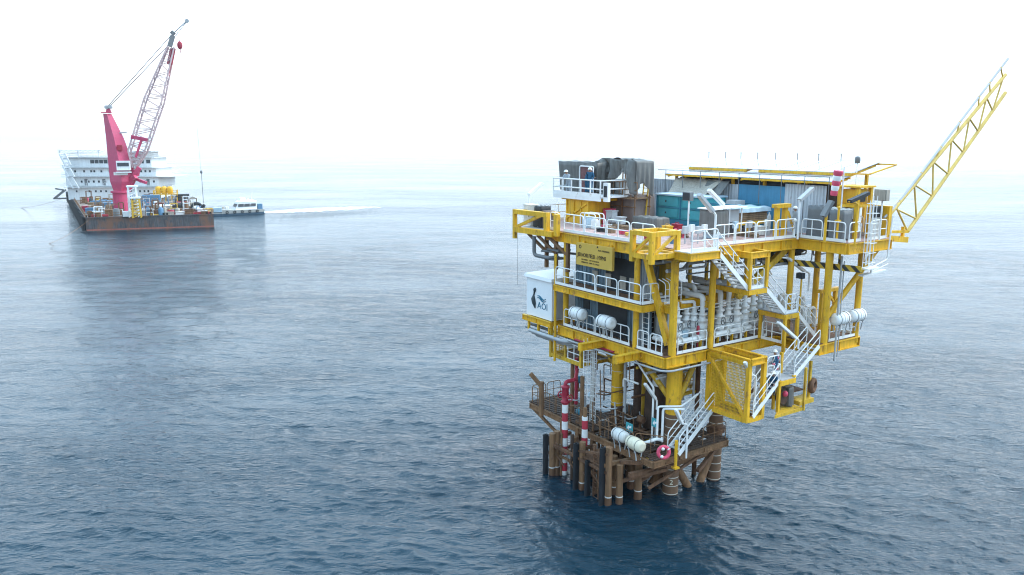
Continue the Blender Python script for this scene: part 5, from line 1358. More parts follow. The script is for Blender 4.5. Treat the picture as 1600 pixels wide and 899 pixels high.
# ---- sign board, white shell, rafts
a, b = FR.u(904, 372, -1.95), FR.u(960, 383, -1.95); zt_, zb2 = FR.u(904, 372.5, -1.95)[2], FR.u(905, 404, -1.95)[2]
t = thing("name_board", "yellow field name board hung below the left edge of the top deck", "sign", (-1.95, b[1], zb2))
zt_ = 13.95; zb2 = zt_ - 1.32
mb = MB(); mb.box(-2.1, -1.92, b[1], a[1], zb2, zt_); part(t, "board", mb, 'sign')
L = a[1] - b[1]; X, Yd = (0, -1, 0), (0, 0, 1)
mb = MB()
text_mb(mb, "JISI NORI FIELD - HYPNS", (-2.113, a[1] - .13, zb2 + .52), X, Yd, .33, .008, squash=(L - .3) / 3.98)
text_mb(mb, "LOCATION      LAT  18 42 58.0 N", (-2.113, a[1] - .5, zb2 + .33), X, Yd, .11, .006)
text_mb(mb, "OPERATION   LONG  71 12 40.6 E", (-2.113, a[1] - .5, zb2 + .17), X, Yd, .11, .006)
text_mb(mb, "AOI  OFFSHORE", (-2.113, a[1] - L * .62, zb2 + 1.0), X, Yd, .14, .006)
mb.torus((-2.105, a[1] - .36, zb2 + 1.1), (1, 0, 0), .09, .025, 14, 5); mb.prism([(-2.105, a[1] - L * .58, zb2 + 1.18), (-2.105, a[1] - L * .58 - .16, zb2 + 1.18), (-2.105, a[1] - L * .58 - .08, zb2 + 1.3)], (-.012, 0, 0))
part(t, "lettering", mb, 'ink')
mb = MB(); mb.box(-1.9, -1.8, b[1] + .3, b[1] + .45, zt_ - .3, zt_ + .1); mb.box(-1.9, -1.8, a[1] - .45, a[1] - .3, zt_ - .3, zt_ + .1); part(t, "hanger", mb, 'yellow')

# white shell cabinet with the logo, standing on brackets at the left end of the cellar deck
ua = -1.75; a, b = FR.u(823, 492, ua), FR.u(862, 500, ua); zt_ = FR.u(861, 441, ua)[2]
v0, v1 = b[1], a[1]
t = thing("white_cabin", "white cabin with a blue AOI logo cantilevered off the left end of the platform", "cabin", (ua, v0, ZC))
mb = MB(); mb.box(ua, ua + 2.6, v0, v1, ZC + .02, zt_); part(t, "cabin_wall", mb, 'cab_white')
mb = MB(); mb.hexa([(ua - .15, v0 - .12, zt_ + .003), (ua + 2.7, v0 - .12, zt_ + .003), (ua + 2.7, v1 + .15, zt_ + .003), (ua - .15, v1 + .15, zt_ + .003)], [(ua - .1, v0 - .1, zt_ + .22), (ua + 2.65, v0 - .1, zt_ + .28), (ua + 2.65, v1 + .1, zt_ + .28), (ua - .1, v1 + .1, zt_ + .22)]); part(t, "roof", mb, 'cab_white')
mb = MB(); mb.box(ua + .2, ua + .9, v0 - .06, v0 - .003, ZC + .1, zt_ - .3); part(t, "side_panel", mb, 'grey')
lg = MB(); L = v1 - v0; cz = ZC + (zt_ - ZC) * .33; lx = ua - .012
text_mb(lg, "AOI", (lx, v1 - L * .44, cz - .22), X, Yd, .62, .008, squash=1.05)
for k in range(2):
    pts = [(lx, v1 - L * (.42 + .36 * q), cz + .52 - .13 * k + .10 * math.sin(q * 6.0 + .4)) for q in np.linspace(0, 1, 14)]
    lg.tube(pts, [.008 + .045 * math.sin(3.14 * q) for q in np.linspace(0.02, .98, 14)], 6)
part(t, "logo_lettering", lg, 'ink_teal')
lg = MB(); by = v1 - L * .33
lg.tube([(lx, by, cz + 1.02), (lx, by - .05, cz + .98), (lx, by + .02, cz + .78), (lx, by + .08, cz + .55)], [.10, .13, .07, .05], 8)
lg.tube([(lx, by + .10, cz + .62), (lx, by + .12, cz + .35), (lx, by + .02, cz + .05), (lx, by - .06, cz - .28)], [.05, .17, .16, .04], 8)
part(t, "logo_bird", lg, 'ink_dark')
mb = MB(); mb.ibeam((ua - .1, v0 - .1, ZC - .2), (ua - .1, v1 + .25, ZC - .2), .36, .2); mb.ibeam((ua + 2.5, v0 - .1, ZC - .2), (ua + 2.5, v1 + .1, ZC - .2), .36, .2)
for v in (v0 + .2, (v0 + v1) / 2, v1 - .3):
    mb.bar((ua, v, ZC - .2), (ua + 2.4, v, ZC - .22), .16, .3)
    mb.bar((ua - .02, v, ZC - .95), (ua - .02, v, ZC - .4), .14)
part(t, "support_frame", mb, 'yellow')
mb = MB(); mb.tube([(ua, v1 + .1, ZC - .9), (ua, v0 - 1.5, ZC - .95)], .07, 8); mb.tube([(ua + .3, v1, ZC - .7), (ua + .3, v0 - 1.8, ZC - .8)], .1, 8); part(t, "underslung_pipe", mb, 'grey_dark')

def raft(label, c, axis, L, r, m='white', group="liferaft canisters", cradle=None, zfloor=None):
    c = np.array(c, float); ax = np.array(axis, float); ax /= np.linalg.norm(ax); p = c - ax * L / 2
    t = thing("liferaft_canister", label, "liferaft", tuple(c - [0, 0, r]), group)
    prof = [(0, r * .55), (.04, r * .85), (.11, r), (L * .3, r), (L * .3 + .02, r * 1.06), (L * .3 + .07, r * 1.06), (L * .3 + .09, r), (L * .5 - .05, r), (L * .5 - .04, r * 1.09), (L * .5 + .04, r * 1.09), (L * .5 + .05, r), (L * .7 - .09, r), (L * .7 - .07, r * 1.06), (L * .7 - .02, r * 1.06), (L * .7, r), (L - .11, r), (L - .04, r * .85), (L, r * .55)]
    mb = MB(); mb.lathe(p, ax, prof, 22); part(t, "canister", mb, m)
    mb = MB()
    for f in (.25, .75):
        q = p + ax * L * f; side = np.cross(ax, [0, 0, 1.])
        mb.bar(q + side * r * .9 - [0, 0, r * .75], q - side * r * .9 - [0, 0, r * .75], .07); 
        for s in (-.7, .7): mb.bar(q + side * r * s - [0, 0, r * .75], q + side * r * s * .6 - [0, 0, r + (.5 if zfloor is None else c[2] - r - zfloor)], .05)
    part(t, "cradle", mb, 'grey')
    mb = MB()
    for f in (.22, .78): mb.torus(p + ax * L * f, ax, r * 1.02, .018, 22, 5)
    part(t, "lashing", mb, 'grey_dark')
    return t
c1 = FR.u(903, 490, -2.15); c2 = FR.u(947, 503, -2.15)
raft("white liferaft canister on the left rail, nearer the white cabin", c1, (0, 1, 0), 1.18, .36)
raft("white liferaft canister on the left rail, nearer the corner column", c2, (0, 1, 0), 1.22, .36)
c3 = FR.v(1313, 498, -4.0); c4 = FR.v(1338, 493, -4.0)
raft("white liferaft canister on the far right rail, inner of two end to end", c3, (1, 0, 0), 1.25, .36)
raft("white liferaft canister overhanging the far right corner of the cellar deck", c4, (1, 0, 0), 1.2, .36)
c5 = FR.u(969, 680, -2.75); c6 = FR.u(993, 694, -2.75)
raft("cream white liferaft canister on the lower deck rail", c5, (0.1, 1, 0), 1.05, .34, 'white_dirty')
raft("yellowed ribbed liferaft canister on the lower deck rail", c6, (0.1, 1, 0), 1.2, .34, 'cream')

# ---- white valve stacks of the wellhead bay
def stack(u, v, h, kind, label):
    z0 = ZC + .25; t = thing("valve_stack", label, "valves", (u, v, ZC), "white valve stacks in the wellhead bay")
    mb = MB(); mb.lathe((u, v, ZC + .01), (0, 0, 1), [(0, .14), (.3, .14), (.31, .25), (.4, .25), (.41, .15), (.55, .15), (.56, .29), (.95, .31), (.97, .22), (1.0, .22), (1.01, .31), (1.08, .31), (1.09, .25), (1.4, .26), (1.42, .31), (1.5, .31), (1.51, .19), (1.75, .17), (1.76, .27), (1.84, .27), (1.85, .14), (h, .14)], 16); part(t, "valve_column", mb, 'white')
    mb = MB()
    if kind: mb.tube(rnd_path([(u, v, ZC + h - .02), (u, v, ZC + h + .48), (u - .1, v + 1.1, ZC + h + .48), (u - .1, v + 2.6, ZC + h + .48)], .45, 6), .155, 12)
    else: mb.tube(rnd_path([(u, v, ZC + h - .02), (u, v, ZC + h + .3), (u - .9, v + .1, ZC + h + .34), (u - 1.2, v + 1.6, ZC + h + .34)], .25, 5), .09, 10)
    part(t, "flow_pipe", mb, 'white')
    if not kind or (int(u * 10) % 2): 
        w = MB(); w.torus((u - .05, v - .34, ZC + 1.25), (0.2, -1, 0), .22, .025, 20, 6)
        for a_ in range(3): w.cyl((u - .05 - .2 * math.cos(a_ * 2.1), v - .34, ZC + 1.25 - .2 * math.sin(a_ * 2.1)), (u - .05, v - .34, ZC + 1.25), .015, 5)
        w.cyl((u, v - .33, ZC + 1.25), (u, v - .1, ZC + 1.25), .035, 6); part(t, "handwheel", w, 'grey_dark')
    b_ = MB(); b_.box(u + .2, u + .42, v - .18, v + .1, ZC + 1.12, ZC + 1.38); part(t, "actuator", b_, 'white_dirty')
    return t
us = [(FR.v(1058, 500, .15)[0], .15, 2.3, 0, "first valve stack beside the near corner column"), (FR.v(1072, 500, .4)[0], .4, 2.1, 0, "second valve stack from the corner column, with a thin neck"), (FR.v(1084, 500, .1)[0], .1, 2.2, 0, "third valve stack from the corner column, with a dark handwheel"),
      (FR.v(1097, 500, -.3)[0], -.3, 2.35, 1, "nearest thick white valve stack, just left of the round yellow column"), (FR.v(1124, 500, -.1)[0], -.1, 2.45, 1, "white valve stack just right of the round yellow column"), (FR.v(1137, 500, 0)[0], .0, 2.6, 1, "broad white valve stack, second right of the round yellow column"),
      (FR.v(1150, 500, -.2)[0], -.2, 2.5, 1, "white valve stack in the middle of the bay, third right of the round yellow column"), (FR.v(1162, 500, -.1)[0], -.1, 2.5, 1, "white valve stack behind the middle rail, fourth right of the column"), (FR.v(1175, 500, 0)[0], .0, 2.4, 1, "white valve stack fifth right of the column, near the stair landing"), (FR.v(1186, 500, .3)[0], .3, 2.6, 1, "last white valve stack below the first stair landing"),
      (1.75, .9, 2.5, 1, "white valve stack standing behind the round yellow column"), (2.55, 1.15, 2.6, 1, "white valve stack in the back row, right of the round column"), (3.6, 1.1, 2.4, 0, "white valve stack in the back row with a thin neck, mid bay"), (4.7, 1.1, 2.6, 1, "white valve stack in the back row near the stairs")]
for u, v, h, k, lab in us: stack(u, v, h, k, lab)
t = thing("header_pipe", "white horizontal header pipe along the cellar deck rail", "pipe", (-.6, -.6, ZC))
mb = MB(); mb.tube(rnd_path([(-.8, .9, ZC + .55), (-.8, -.55, ZC + .55), (5.6, -.55, ZC + .6), (5.6, .8, ZC + .6)], .25, 5), .15, 12); part(t, "pipe_run", mb, 'white')
for u in (-.2, 1.0, 2.4, 3.6, 4.8):
    mb = MB(); mb.cyl((u - .05, -.55, ZC + .57), (u + .05, -.55, ZC + .57), .25, 14); part(t, "flange", mb, 'white_dirty')
    mb = MB(); mb.box(u + .3, u + .4, -.62, -.48, ZC, ZC + .45); part(t, "pipe_stand", mb, 'yellow')
t = thing("overhead_header", "bundle of grey white pipes bending over the valve stacks", "pipes", (0, 1.4, ZM))
for k in range(3):
    mb = MB(); mb.tube(rnd_path([(-.9, .9 + .35 * k, ZM - .1 + .1 * k), (.3 + .5 * k, .9 + .35 * k, ZM - .1 + .1 * k), (.3 + .5 * k, .9 + .35 * k, ZC + 1.2)], .25, 5), .1, 10); part(t, "pipe_run", mb, 'white_dirty')
mb = MB(); mb.tube([(-.4, -.2, ZC + 2.25), (5.4, -.2, ZC + 2.25)], .035, 6); mb.tube([(1.4, -.25, ZC + 2.05), (5.2, -.25, ZC + 2.1)], .03, 6); part(t, "tubing", mb, 'white')
t = thing("gauge_panel", "small blue gauge box among the valve stacks", "gauge", (.55, -.3, ZC))
mb = MB(); mb.box(.3, .75, -.2, 0, ZC + .55, ZC + 1.0); part(t, "gauge_box", mb, 'tarp_blue'); mb = MB(); mb.box(.48, .56, -.15, -.05, ZC, ZC + .548); part(t, "stand", mb, 'grey')
mb = MB(); mb.lathe((1.05, -.62, ZC + .8), (0, 0, 1), [(0, .09), (.45, .09), (.5, .04)], 12); mb.cyl((1.05, -.62, ZC + .02), (1.05, -.62, ZC + .8), .03, 6)
one("fire_extinguisher", "red fire extinguisher in front of the nearest valve stack", "extinguisher", mb, 'red', (1.05, -.62, ZC))
# vessels and drums in the left half of the cellar deck
for u, v, r, h, lab, m_ in ((-.35, .3, .28, 1.5, "grey small vessel behind the corner railing", 'grey'), (-.1, 1.3, .22, 1.7, "white small vessel behind the ladder", 'white_dirty')):
    t = thing("small_vessel", lab, "vessel", (u, v, ZC)); mb = MB(); mb.lathe((u, v, ZC + .2), (0, 0, 1), [(0, r * .5), (.1, r), (h - .3, r), (h - .15, r * .6), (h - .1, .08), (h + .3, .08)], 16); part(t, "shell", mb, m_)
    mb = MB()
    for a_ in range(3): mb.cyl((u + r * .7 * math.cos(a_ * 2.1), v + r * .7 * math.sin(a_ * 2.1), ZC), (u + r * .7 * math.cos(a_ * 2.1), v + r * .7 * math.sin(a_ * 2.1), ZC + .4), .03, 6)
    part(t, "legs", mb, 'grey_dark')
t = thing("grey_tank", "upright grey and white tank between the legs above the lower deck", "tank", (1.4, 2.0, ZS))
mb = MB(); mb.cyl((1.15, 2.1, 5.7), (1.15, 2.1, 8.0), .55, 22); part(t, "shell", mb, 'clad')
mb = MB(); mb.cyl((1.15, 2.1, 5.65), (1.15, 2.1, 6.5), .565, 22); part(t, "lower_band", mb, 'white_dirty')
mb = MB(); 
for z in (6.52, 7.1): mb.torus((1.15, 2.1, z), (0, 0, 1), .57, .025, 22, 5)
part(t, "strap", mb, 'dark')

# ---- lower deck items
def board(label, xy, u, w, h, face, m='teal'):
    c = FR.u(*xy, u); t = thing("arrow_sign", label, "sign", (c[0], c[1], ZS), "teal arrow signs on the lower deck")
    mb = MB(); mb.box(u, u + .04, c[1] - w / 2, c[1] + w / 2, c[2] - h / 2, c[2] + h / 2); part(t, "sign_plate", mb, m)
    a = MB(); y0, z0 = c[1], c[2]; s = -1
    a.prism([(u - .012, y0 + w * .32, z0 - h * .12), (u - .012, y0 + w * .02, z0 + h * .3), (u - .012, y0 + w * .02, z0 + h * .1), (u - .012, y0 - w * .34, z0 + h * .26), (u - .012, y0 - w * .34, z0), (u - .012, y0 + w * .02, z0 - h * .1), (u - .012, y0 + w * .02, z0 - h * .32)], (.01, 0, 0)); part(t, "arrow", a, 'white')
    mb = MB(); mb.cyl((u + .06, c[1], ZS), (u + .06, c[1], c[2] + h * .4), .03, 6); part(t, "post", mb, 'grey'); return t
board("teal arrow sign behind the liferaft canisters", (983, 668), -2.0, .55, .5, 'l')
board("teal arrow sign beside the white bent pipes", (1023, 661), -1.1, .5, .5, 'l')
p = FR.v(1037, 707, -1.75); t = thing("ring_buoy", "pink red ring lifebuoy on the lower deck rail below the stairs", "lifebuoy", p)
mb = MB(); mb.torus(p, (-.5, -1, .2), .3, .1, 24, 10); part(t, "ring", mb, 'pink'); 
for a_ in range(4): mb = MB(); mb.sph((p[0] + .3 * math.cos(a_ * 1.57 + .6) * .9, p[1] - .1 - .0 * a_, p[2] + .3 * math.sin(a_ * 1.57 + .6)), .09, 6); part(t, "rope_patch", mb, 'tarp_white')
p = FR.v(1172, 578, -2.9); mb = MB()
p = (4.9, -3.0, 7.6); t = thing("ring_buoy", "white and red ring lifebuoy on the rail below the right stairs", "lifebuoy", p); mb = MB(); mb.torus(p, (.1, -1, 0), .3, .09, 24, 10); part(t, "ring", mb, 'white'); 
for a_ in range(4): mb = MB(); mb.sph((p[0] + .3 * math.cos(a_ * 1.57), p[1] - .05, p[2] + .3 * math.sin(a_ * 1.57)), .1, 6); part(t, "red_patch", mb, 'pink')
p = FR.v(1056, 712, -1.6); mb = MB(); mb.cyl((p[0], p[1], ZS - .5), (p[0], p[1], ZS + 1.0), .09, 12); mb.box(p[0] - .16, p[0] + .16, p[1] - .16, p[1] + .16, ZS - .6, ZS - .5)
one("mooring_post", "short yellow post at the foot of the lowest stairs", "post", mb, 'yellow', p)
t = thing("valve_manifold", "red valve cluster on top of the tall banded riser guard", "valves", (-3.45, 5.5, 4.4))
mb = MB(); mb.lathe((-3.45, 5.5, 4.4), (0, 0, 1), [(0, .2), (.08, .28), (.16, .28), (.2, .18), (.5, .22), (.9, .2), (1.0, .26), (1.1, .26), (1.15, .12)], 14); part(t, "valve_body", mb, 'red')
mb = MB(); mb.tube(rnd_path([(-3.45, 5.5, 5.4), (-3.45, 5.5, 5.75), (-2.7, 5.5, 5.75), (-1.6, 6.7, 5.9)], .2), .12, 10); part(t, "outlet_pipe", mb, 'red')
for dv in (-.45, .45):
    mb = MB(); mb.cyl((-3.45, 5.5, 4.85), (-3.45, 5.5 + dv, 4.85), .08, 8); mb.torus((-3.45, 5.5 + dv, 4.85), (0, 1, 0), .2, .04, 16, 6); part(t, "handwheel", mb, 'red')
rs = random.Random(23)
for i, (x, y, s, m_, lab) in enumerate(((903, 592, .55, 'teal_dark', "dark teal pump motor under the hanging platform"), (924, 618, .5, 'tarp_blue', "pale blue box beside the brown ladder"), (906, 643, .5, 'teal_dark', "dark teal barrel shaped motor above the short banded guard"), (982, 638, .6, 'grey_dark', "grey machine block between the two yellow legs"), (1000, 655, .5, 'rust', "brown pump block behind the arrow sign"), (890, 621, .35, 'yellow_old', "small yellow valve beside the red valve cluster"))):
    p = FR.z(x, y + 18, ZS); t = thing("machine_block", lab, "machine", (p[0], p[1], ZS)); mb = MB(); c = FR.u(x, y, p[0])
    mb.lathe((p[0], p[1] - s * .6, c[2]), (0, 1, 0), [(0, s * .3), (.04, s * .45), (s * .9, s * .45), (s, s * .35), (s * 1.2, s * .2)], 14); part(t, "casing", mb, m_)
    mb = MB(); mb.box(p[0] - s * .4, p[0] + s * .4, p[1] - s * .5, p[1] + s * .4, ZS, ZS + .15); mb.box(p[0] - .06, p[0] + .06, p[1] - .06, p[1] + .06, ZS + .15, c[2] - s * .4); part(t, "stand", mb, 'rust')
# loose pipes and bars lying on the lower deck
for i in range(14):
    u0 = rs.uniform(-2.3, .5); v0 = rs.uniform(-.9, 4.5); a_ = rs.choice([0, 1.57, .5, 1.1]) + rs.uniform(-.15, .15); L = rs.uniform(1.2, 3)
    mb = MB(); mb.cyl((u0, v0, ZS + .09 + .11 * i % .3), (u0 + L * math.cos(a_), v0 + L * math.sin(a_), ZS + .09 + .11 * i % .3), rs.uniform(.03, .07), 8)
    one("loose_pipe", "rusty loose pipe lying on the brown lower deck", "pipe", mb, rs.choice(['rust', 'rust_light']), (u0, v0, ZS), "loose pipes on the lower deck")
# fire hose reels and tyre on the right bracket platform
p = (5.2, -3.4, 5.6); t = thing("hose_reel", "red hose reel with a grey cover on the yellow bracket below the stairs", "hose reel", p)
mb = MB(); mb.cyl((5.0, -3.6, 5.75), (5.0, -3.3, 5.75), .42, 18); part(t, "reel", mb, 'rust_dark'); mb = MB(); mb.sph((5.0, -3.64, 5.95), .17, 8); part(t, "hub", mb, 'pink'); mb = MB(); drape(mb, 5.4, 5.8, -3.6, -3.1, 5.1, 6.2, 3, .05, .04); part(t, "cover", mb, 'tarp')
p = (7.7, -3.4, 5.9); t = thing("hose_reel", "brown hose reel with red hub at the far right of the bracket platform", "hose reel", p)
mb = MB(); mb.torus((7.75, -3.45, 5.9), (.3, -1, 0), .32, .16, 20, 8); part(t, "reel", mb, 'rust'); mb = MB(); mb.sph((7.55, -3.5, 5.7), .14, 8); part(t, "hub", mb, 'pink')
cabinet("cabinet", "white cabinet behind the standing worker on the right stairs", 1190, 600, .6, .5, 1.1, 'white_dirty', z=5.6)

# ---- people
def person(label, loc, head_dir=0.0, pose='stand', rz=0.0, cloth='coverall', helmet=True):
    """one continuous figure grown from a skeleton; helmet is a child"""
    J = {'pelvis': (0, 0, .95), 'chest': (.03, 0, 1.28), 'neck': (.03, 0, 1.47), 'head': (.06, 0, 1.60), 'crown': (.05, 0, 1.72)}
    for s, n_ in ((1, 'l'), (-1, 'r')):
        J['hip' + n_] = (0, .1 * s, .9); J['knee' + n_] = (.04, .12 * s, .5); J['ankle' + n_] = (-.02, .13 * s, .09); J['toe' + n_] = (.17, .15 * s, .04)
        J['sh' + n_] = (.02, .2 * s, 1.41); J['el' + n_] = (.02, .27 * s, 1.13); J['wr' + n_] = (.2, .22 * s, .98); J['ha' + n_] = (.28, .2 * s, .96)
    if pose == 'lean':
        for k in ('chest', 'neck', 'head', 'crown', 'shl', 'shr'):
            x, y, z = J[k]; J[k] = (x + .3 * (z - .95), y, z - .05 * (z - .95) * 2)
        for n_, s in (('l', 1), ('r', -1)): J['el' + n_] = (.3, .27 * s, 1.12); J['wr' + n_] = (.48, .2 * s, 1.1); J['ha' + n_] = (.56, .18 * s, 1.1)
    if pose == 'sit':
        for k in list(J):
            x, y, z = J[k]
            if k[:-1] not in ('knee', 'ankle', 'toe'): J[k] = (x + (.35 * (z - .95) if z > 1 else 0), y, z - .45)
        for n_, s in (('l', 1), ('r', -1)): J['knee' + n_] = (.44, .14 * s, .52); J['ankle' + n_] = (.40, .14 * s, .09); J['toe' + n_] = (.58, .15 * s, .04); J['ha' + n_] = (.55, .14 * s, .62); J['wr' + n_] = (.47, .16 * s, .64); J['el' + n_] = (.3, .26 * s, .72)
    if pose == 'step':
        J['kneel'] = (.3, .12, .62); J['anklel'] = (.28, .13, .26); J['toel'] = (.45, .14, .22); J['har'] = (.4, -.3, 1.05); J['wrr'] = (.33, -.3, 1.05)
    names = list(J); E = [('pelvis', 'chest'), ('chest', 'neck'), ('neck', 'head'), ('head', 'crown')]
    for n_ in 'lr': E += [('pelvis', 'hip' + n_), ('hip' + n_, 'knee' + n_), ('knee' + n_, 'ankle' + n_), ('ankle' + n_, 'toe' + n_), ('chest', 'sh' + n_), ('sh' + n_, 'el' + n_), ('el' + n_, 'wr' + n_), ('wr' + n_, 'ha' + n_)]
    V = [J[k] for k in names]; E = [(names.index(a), names.index(b)) for a, b in E]
    rad = {'pelvis': .15, 'chest': .165, 'neck': .062, 'head': .095, 'crown': .085, 'hip': .11, 'knee': .075, 'ankle': .058, 'toe': .05, 'sh': .085, 'el': .056, 'wr': .042, 'ha': .045}
    # hands: four fingers and a thumb as short chains
    for n_, s in (('l', 1), ('r', -1)):
        h = np.array(J['ha' + n_]); w = np.array(J['wr' + n_]); d = (h - w) / np.linalg.norm(h - w)
        for k, (off, ln) in enumerate(((-.03, .075), (-.01, .085), (.01, .08), (.03, .065))):
            a = len(V); V.append(tuple(h + d * .03 + [0, off, 0])); V.append(tuple(h + d * (.03 + ln) + [0, off * 1.1, -.03])); E += [(names.index('ha' + n_), a), (a, a + 1)]; names += ['f', 'f']
        a = len(V); V.append(tuple(h + [0, -.05 * s, .0])); V.append(tuple(h + d * .05 + [0, -.065 * s, -.01])); E += [(names.index('ha' + n_), a), (a, a + 1)]; names += ['f', 'f']
    rad['f'] = .009
    me = bpy.data.meshes.new("person"); me.from_pydata(V, E, [])
    ob = bpy.data.objects.new("person_tmp", me); COL.objects.link(ob)
    sk = ob.modifiers.new("skin", 'SKIN'); sk.use_smooth_shade = True
    for i, k in enumerate(names):
        key = k if k in rad else k[:-1]
        me.skin_vertices[0].data[i].radius = (rad[key], rad[key] * (1.25 if key in ('chest', 'pelvis') else 1))
    me.skin_vertices[0].data[0].use_root = True
    sb = ob.modifiers.new("sub", 'SUBSURF'); sb.levels = 1; sb.render_levels = 1
    dg = bpy.context.evaluated_depsgraph_get(); bm_ = bpy.data.meshes.new_from_object(ob.evaluated_get(dg)); bpy.data.objects.remove(ob)
    bm_.name = "person"
    for m_ in (cloth, 'skin', 'boot'): bm_.materials.append(M[m_])
    nk = np.array(J['neck']); hands = [np.array(J['ha' + n_]) for n_ in 'lr']; toes = [np.array(J['toe' + n_]) for n_ in 'lr'] + [np.array(J['ankle' + n_]) for n_ in 'lr']
    for p_ in bm_.polygons:
        c = np.array(p_.center); p_.use_smooth = True
        if np.linalg.norm(c - np.array(J['head'])) < .16 and c[2] > nk[2] - .0: p_.material_index = 1
        elif min(np.linalg.norm(c - h) for h in hands) < .085: p_.material_index = 1
        elif min(np.linalg.norm(c - h) for h in toes) < .12: p_.material_index = 2
    o = bpy.data.objects.new("person", bm_); COL.objects.link(o); place(o, loc); o.rotation_euler = (0, 0, FR.ang + rz); tag(o, label, "person")
    hd = np.array(J['head'])
    def child(name, mb, m_):
        me2 = mb.mesh(name, m_, (0, 0, 0)); c = bpy.data.objects.new(name, me2); COL.objects.link(c); c.parent = o
    if helmet:
        mb = MB(); mb.lathe(hd + [0, 0, .05], (0, 0, 1), [(0, .155), (.012, .155), (.014, .128), (.06, .122), (.10, .095), (.125, .05), (.132, .01)], 16); mb.box(hd[0] + .1, hd[0] + .2, -.07, .07, hd[2] + .05, hd[2] + .062); child("helmet", mb, 'white')
    mb = MB()
    for s in (-1, 1): mb.sph(hd + [.098, .036 * s, .02], .014, 5)
    child("eyes", mb, 'dark'); mb = MB(); mb.sph(hd + [.112, 0, -.01], .022, 5); child("nose", mb, 'skin'); mb = MB(); mb.box(hd[0] + .09, hd[0] + .104, -.03, .03, hd[2] - .062, hd[2] - .05); child("mouth", mb, 'rust')
    mb = MB()
    for s in (-1, 1): mb.sph(hd + [0, .1 * s, .0], .028, 5, sc=(.8, .5, 1.3))
    child("ears", mb, 'skin')
    return o
zf = zB + .13
pA = FR.u(888, 296, u_ + .25)
person("worker in pale coveralls and white helmet at the left of the crane walkway", (pA[0], pA[1], zf - .15), pose='lean', rz=R(190), cloth='coverall_pale')
pA = FR.u(916, 300, u_ + .3); person("worker in blue coveralls seen from behind at the crane cab doorway", (pA[0], pA[1], zf), pose='lean', rz=R(-60))
pA = FR.u(922, 300, u_ + .15); person("worker in blue coveralls and white helmet at the walkway rail, rightmost up there", (pA[0], pA[1], zf + .02), rz=R(200))
pA = FR.z(1238, 372, ZT); person("worker in pale clothes and white helmet behind the yellow gantry frame", (pA[0] + .6, pA[1] + .3, ZT), rz=R(150), cloth='coverall_pale')
pA = FR.v(1210, 594, -3.0); person("worker in dark blue coveralls standing on the right stair landing", (pA[0], pA[1], pA[2]), rz=R(120))
pA = FR.v(1207, 614, -3.6); person("worker in blue coveralls crouching on the lower right stairs", (pA[0], pA[1], pA[2]), pose='sit', rz=R(-150))
mb = MB()
a = FR.z(809, 331, ZT); mb.cyl((a[0], a[1], 8.6), (a[0], a[1], 14.0), .012, 5)
one("hanging_cable", "thin dark cable hanging from the left lifting frame", "cable", mb, 'dark', (a[0], a[1], 8.6))

# ---- loose gear on the top deck
rs = random.Random(31)
gear = [("coiled_hose", "black coiled hose lying behind the left deck rail", 'black', 940, 362, 'coil'), ("coiled_hose", "red coiled hose lying near the grey cabinets", 'pink', 975, 366, 'coil'), ("coiled_hose", "yellow coiled hose beside the low grey covered box", 'yellow_old', 985, 369, 'coil'),
        ("coiled_hose", "white coiled hose below the square dark floodlight", 'tarp_white', 1068, 366, 'coil'),
        ("bucket", "white bucket by the near end of the left rail", 'white', 1000, 377, 'bucket'), ("bucket", "red bucket beside the low grey covered box", 'red', 1010, 374, 'bucket'), ("bucket", "blue bucket near the stair head rail", 'box_blue', 1050, 381, 'bucket'),
        ("toolbox", "yellow toolbox on deck in front of the teal generator", 'yellow', 1045, 363, 'box'), ("toolbox", "red toolbox on deck in front of the teal generator", 'red', 1060, 360, 'box'), ("toolbox", "brown toolbox behind the framed pale tank", 'wood', 955, 365, 'box'),
        ("timber_bundle", "bundle of short timbers on deck left of the covered rack", 'wood', 1070, 372, 'timber'), ("timber_bundle", "bundle of long timbers on deck before the brown covered box", 'wood', 985, 360, 'timber'), ("timber_bundle", "bundle of timbers inside the right rail by the plank stack", 'wood', 1180, 372, 'timber'),
        ("gas_cylinder", "grey gas cylinder standing beside the plank stack", 'grey', 1200, 368, 'cyl'), ("gas_cylinder", "dark gas cylinder standing behind the covered rack", 'grey_dark', 1140, 366, 'cyl')]
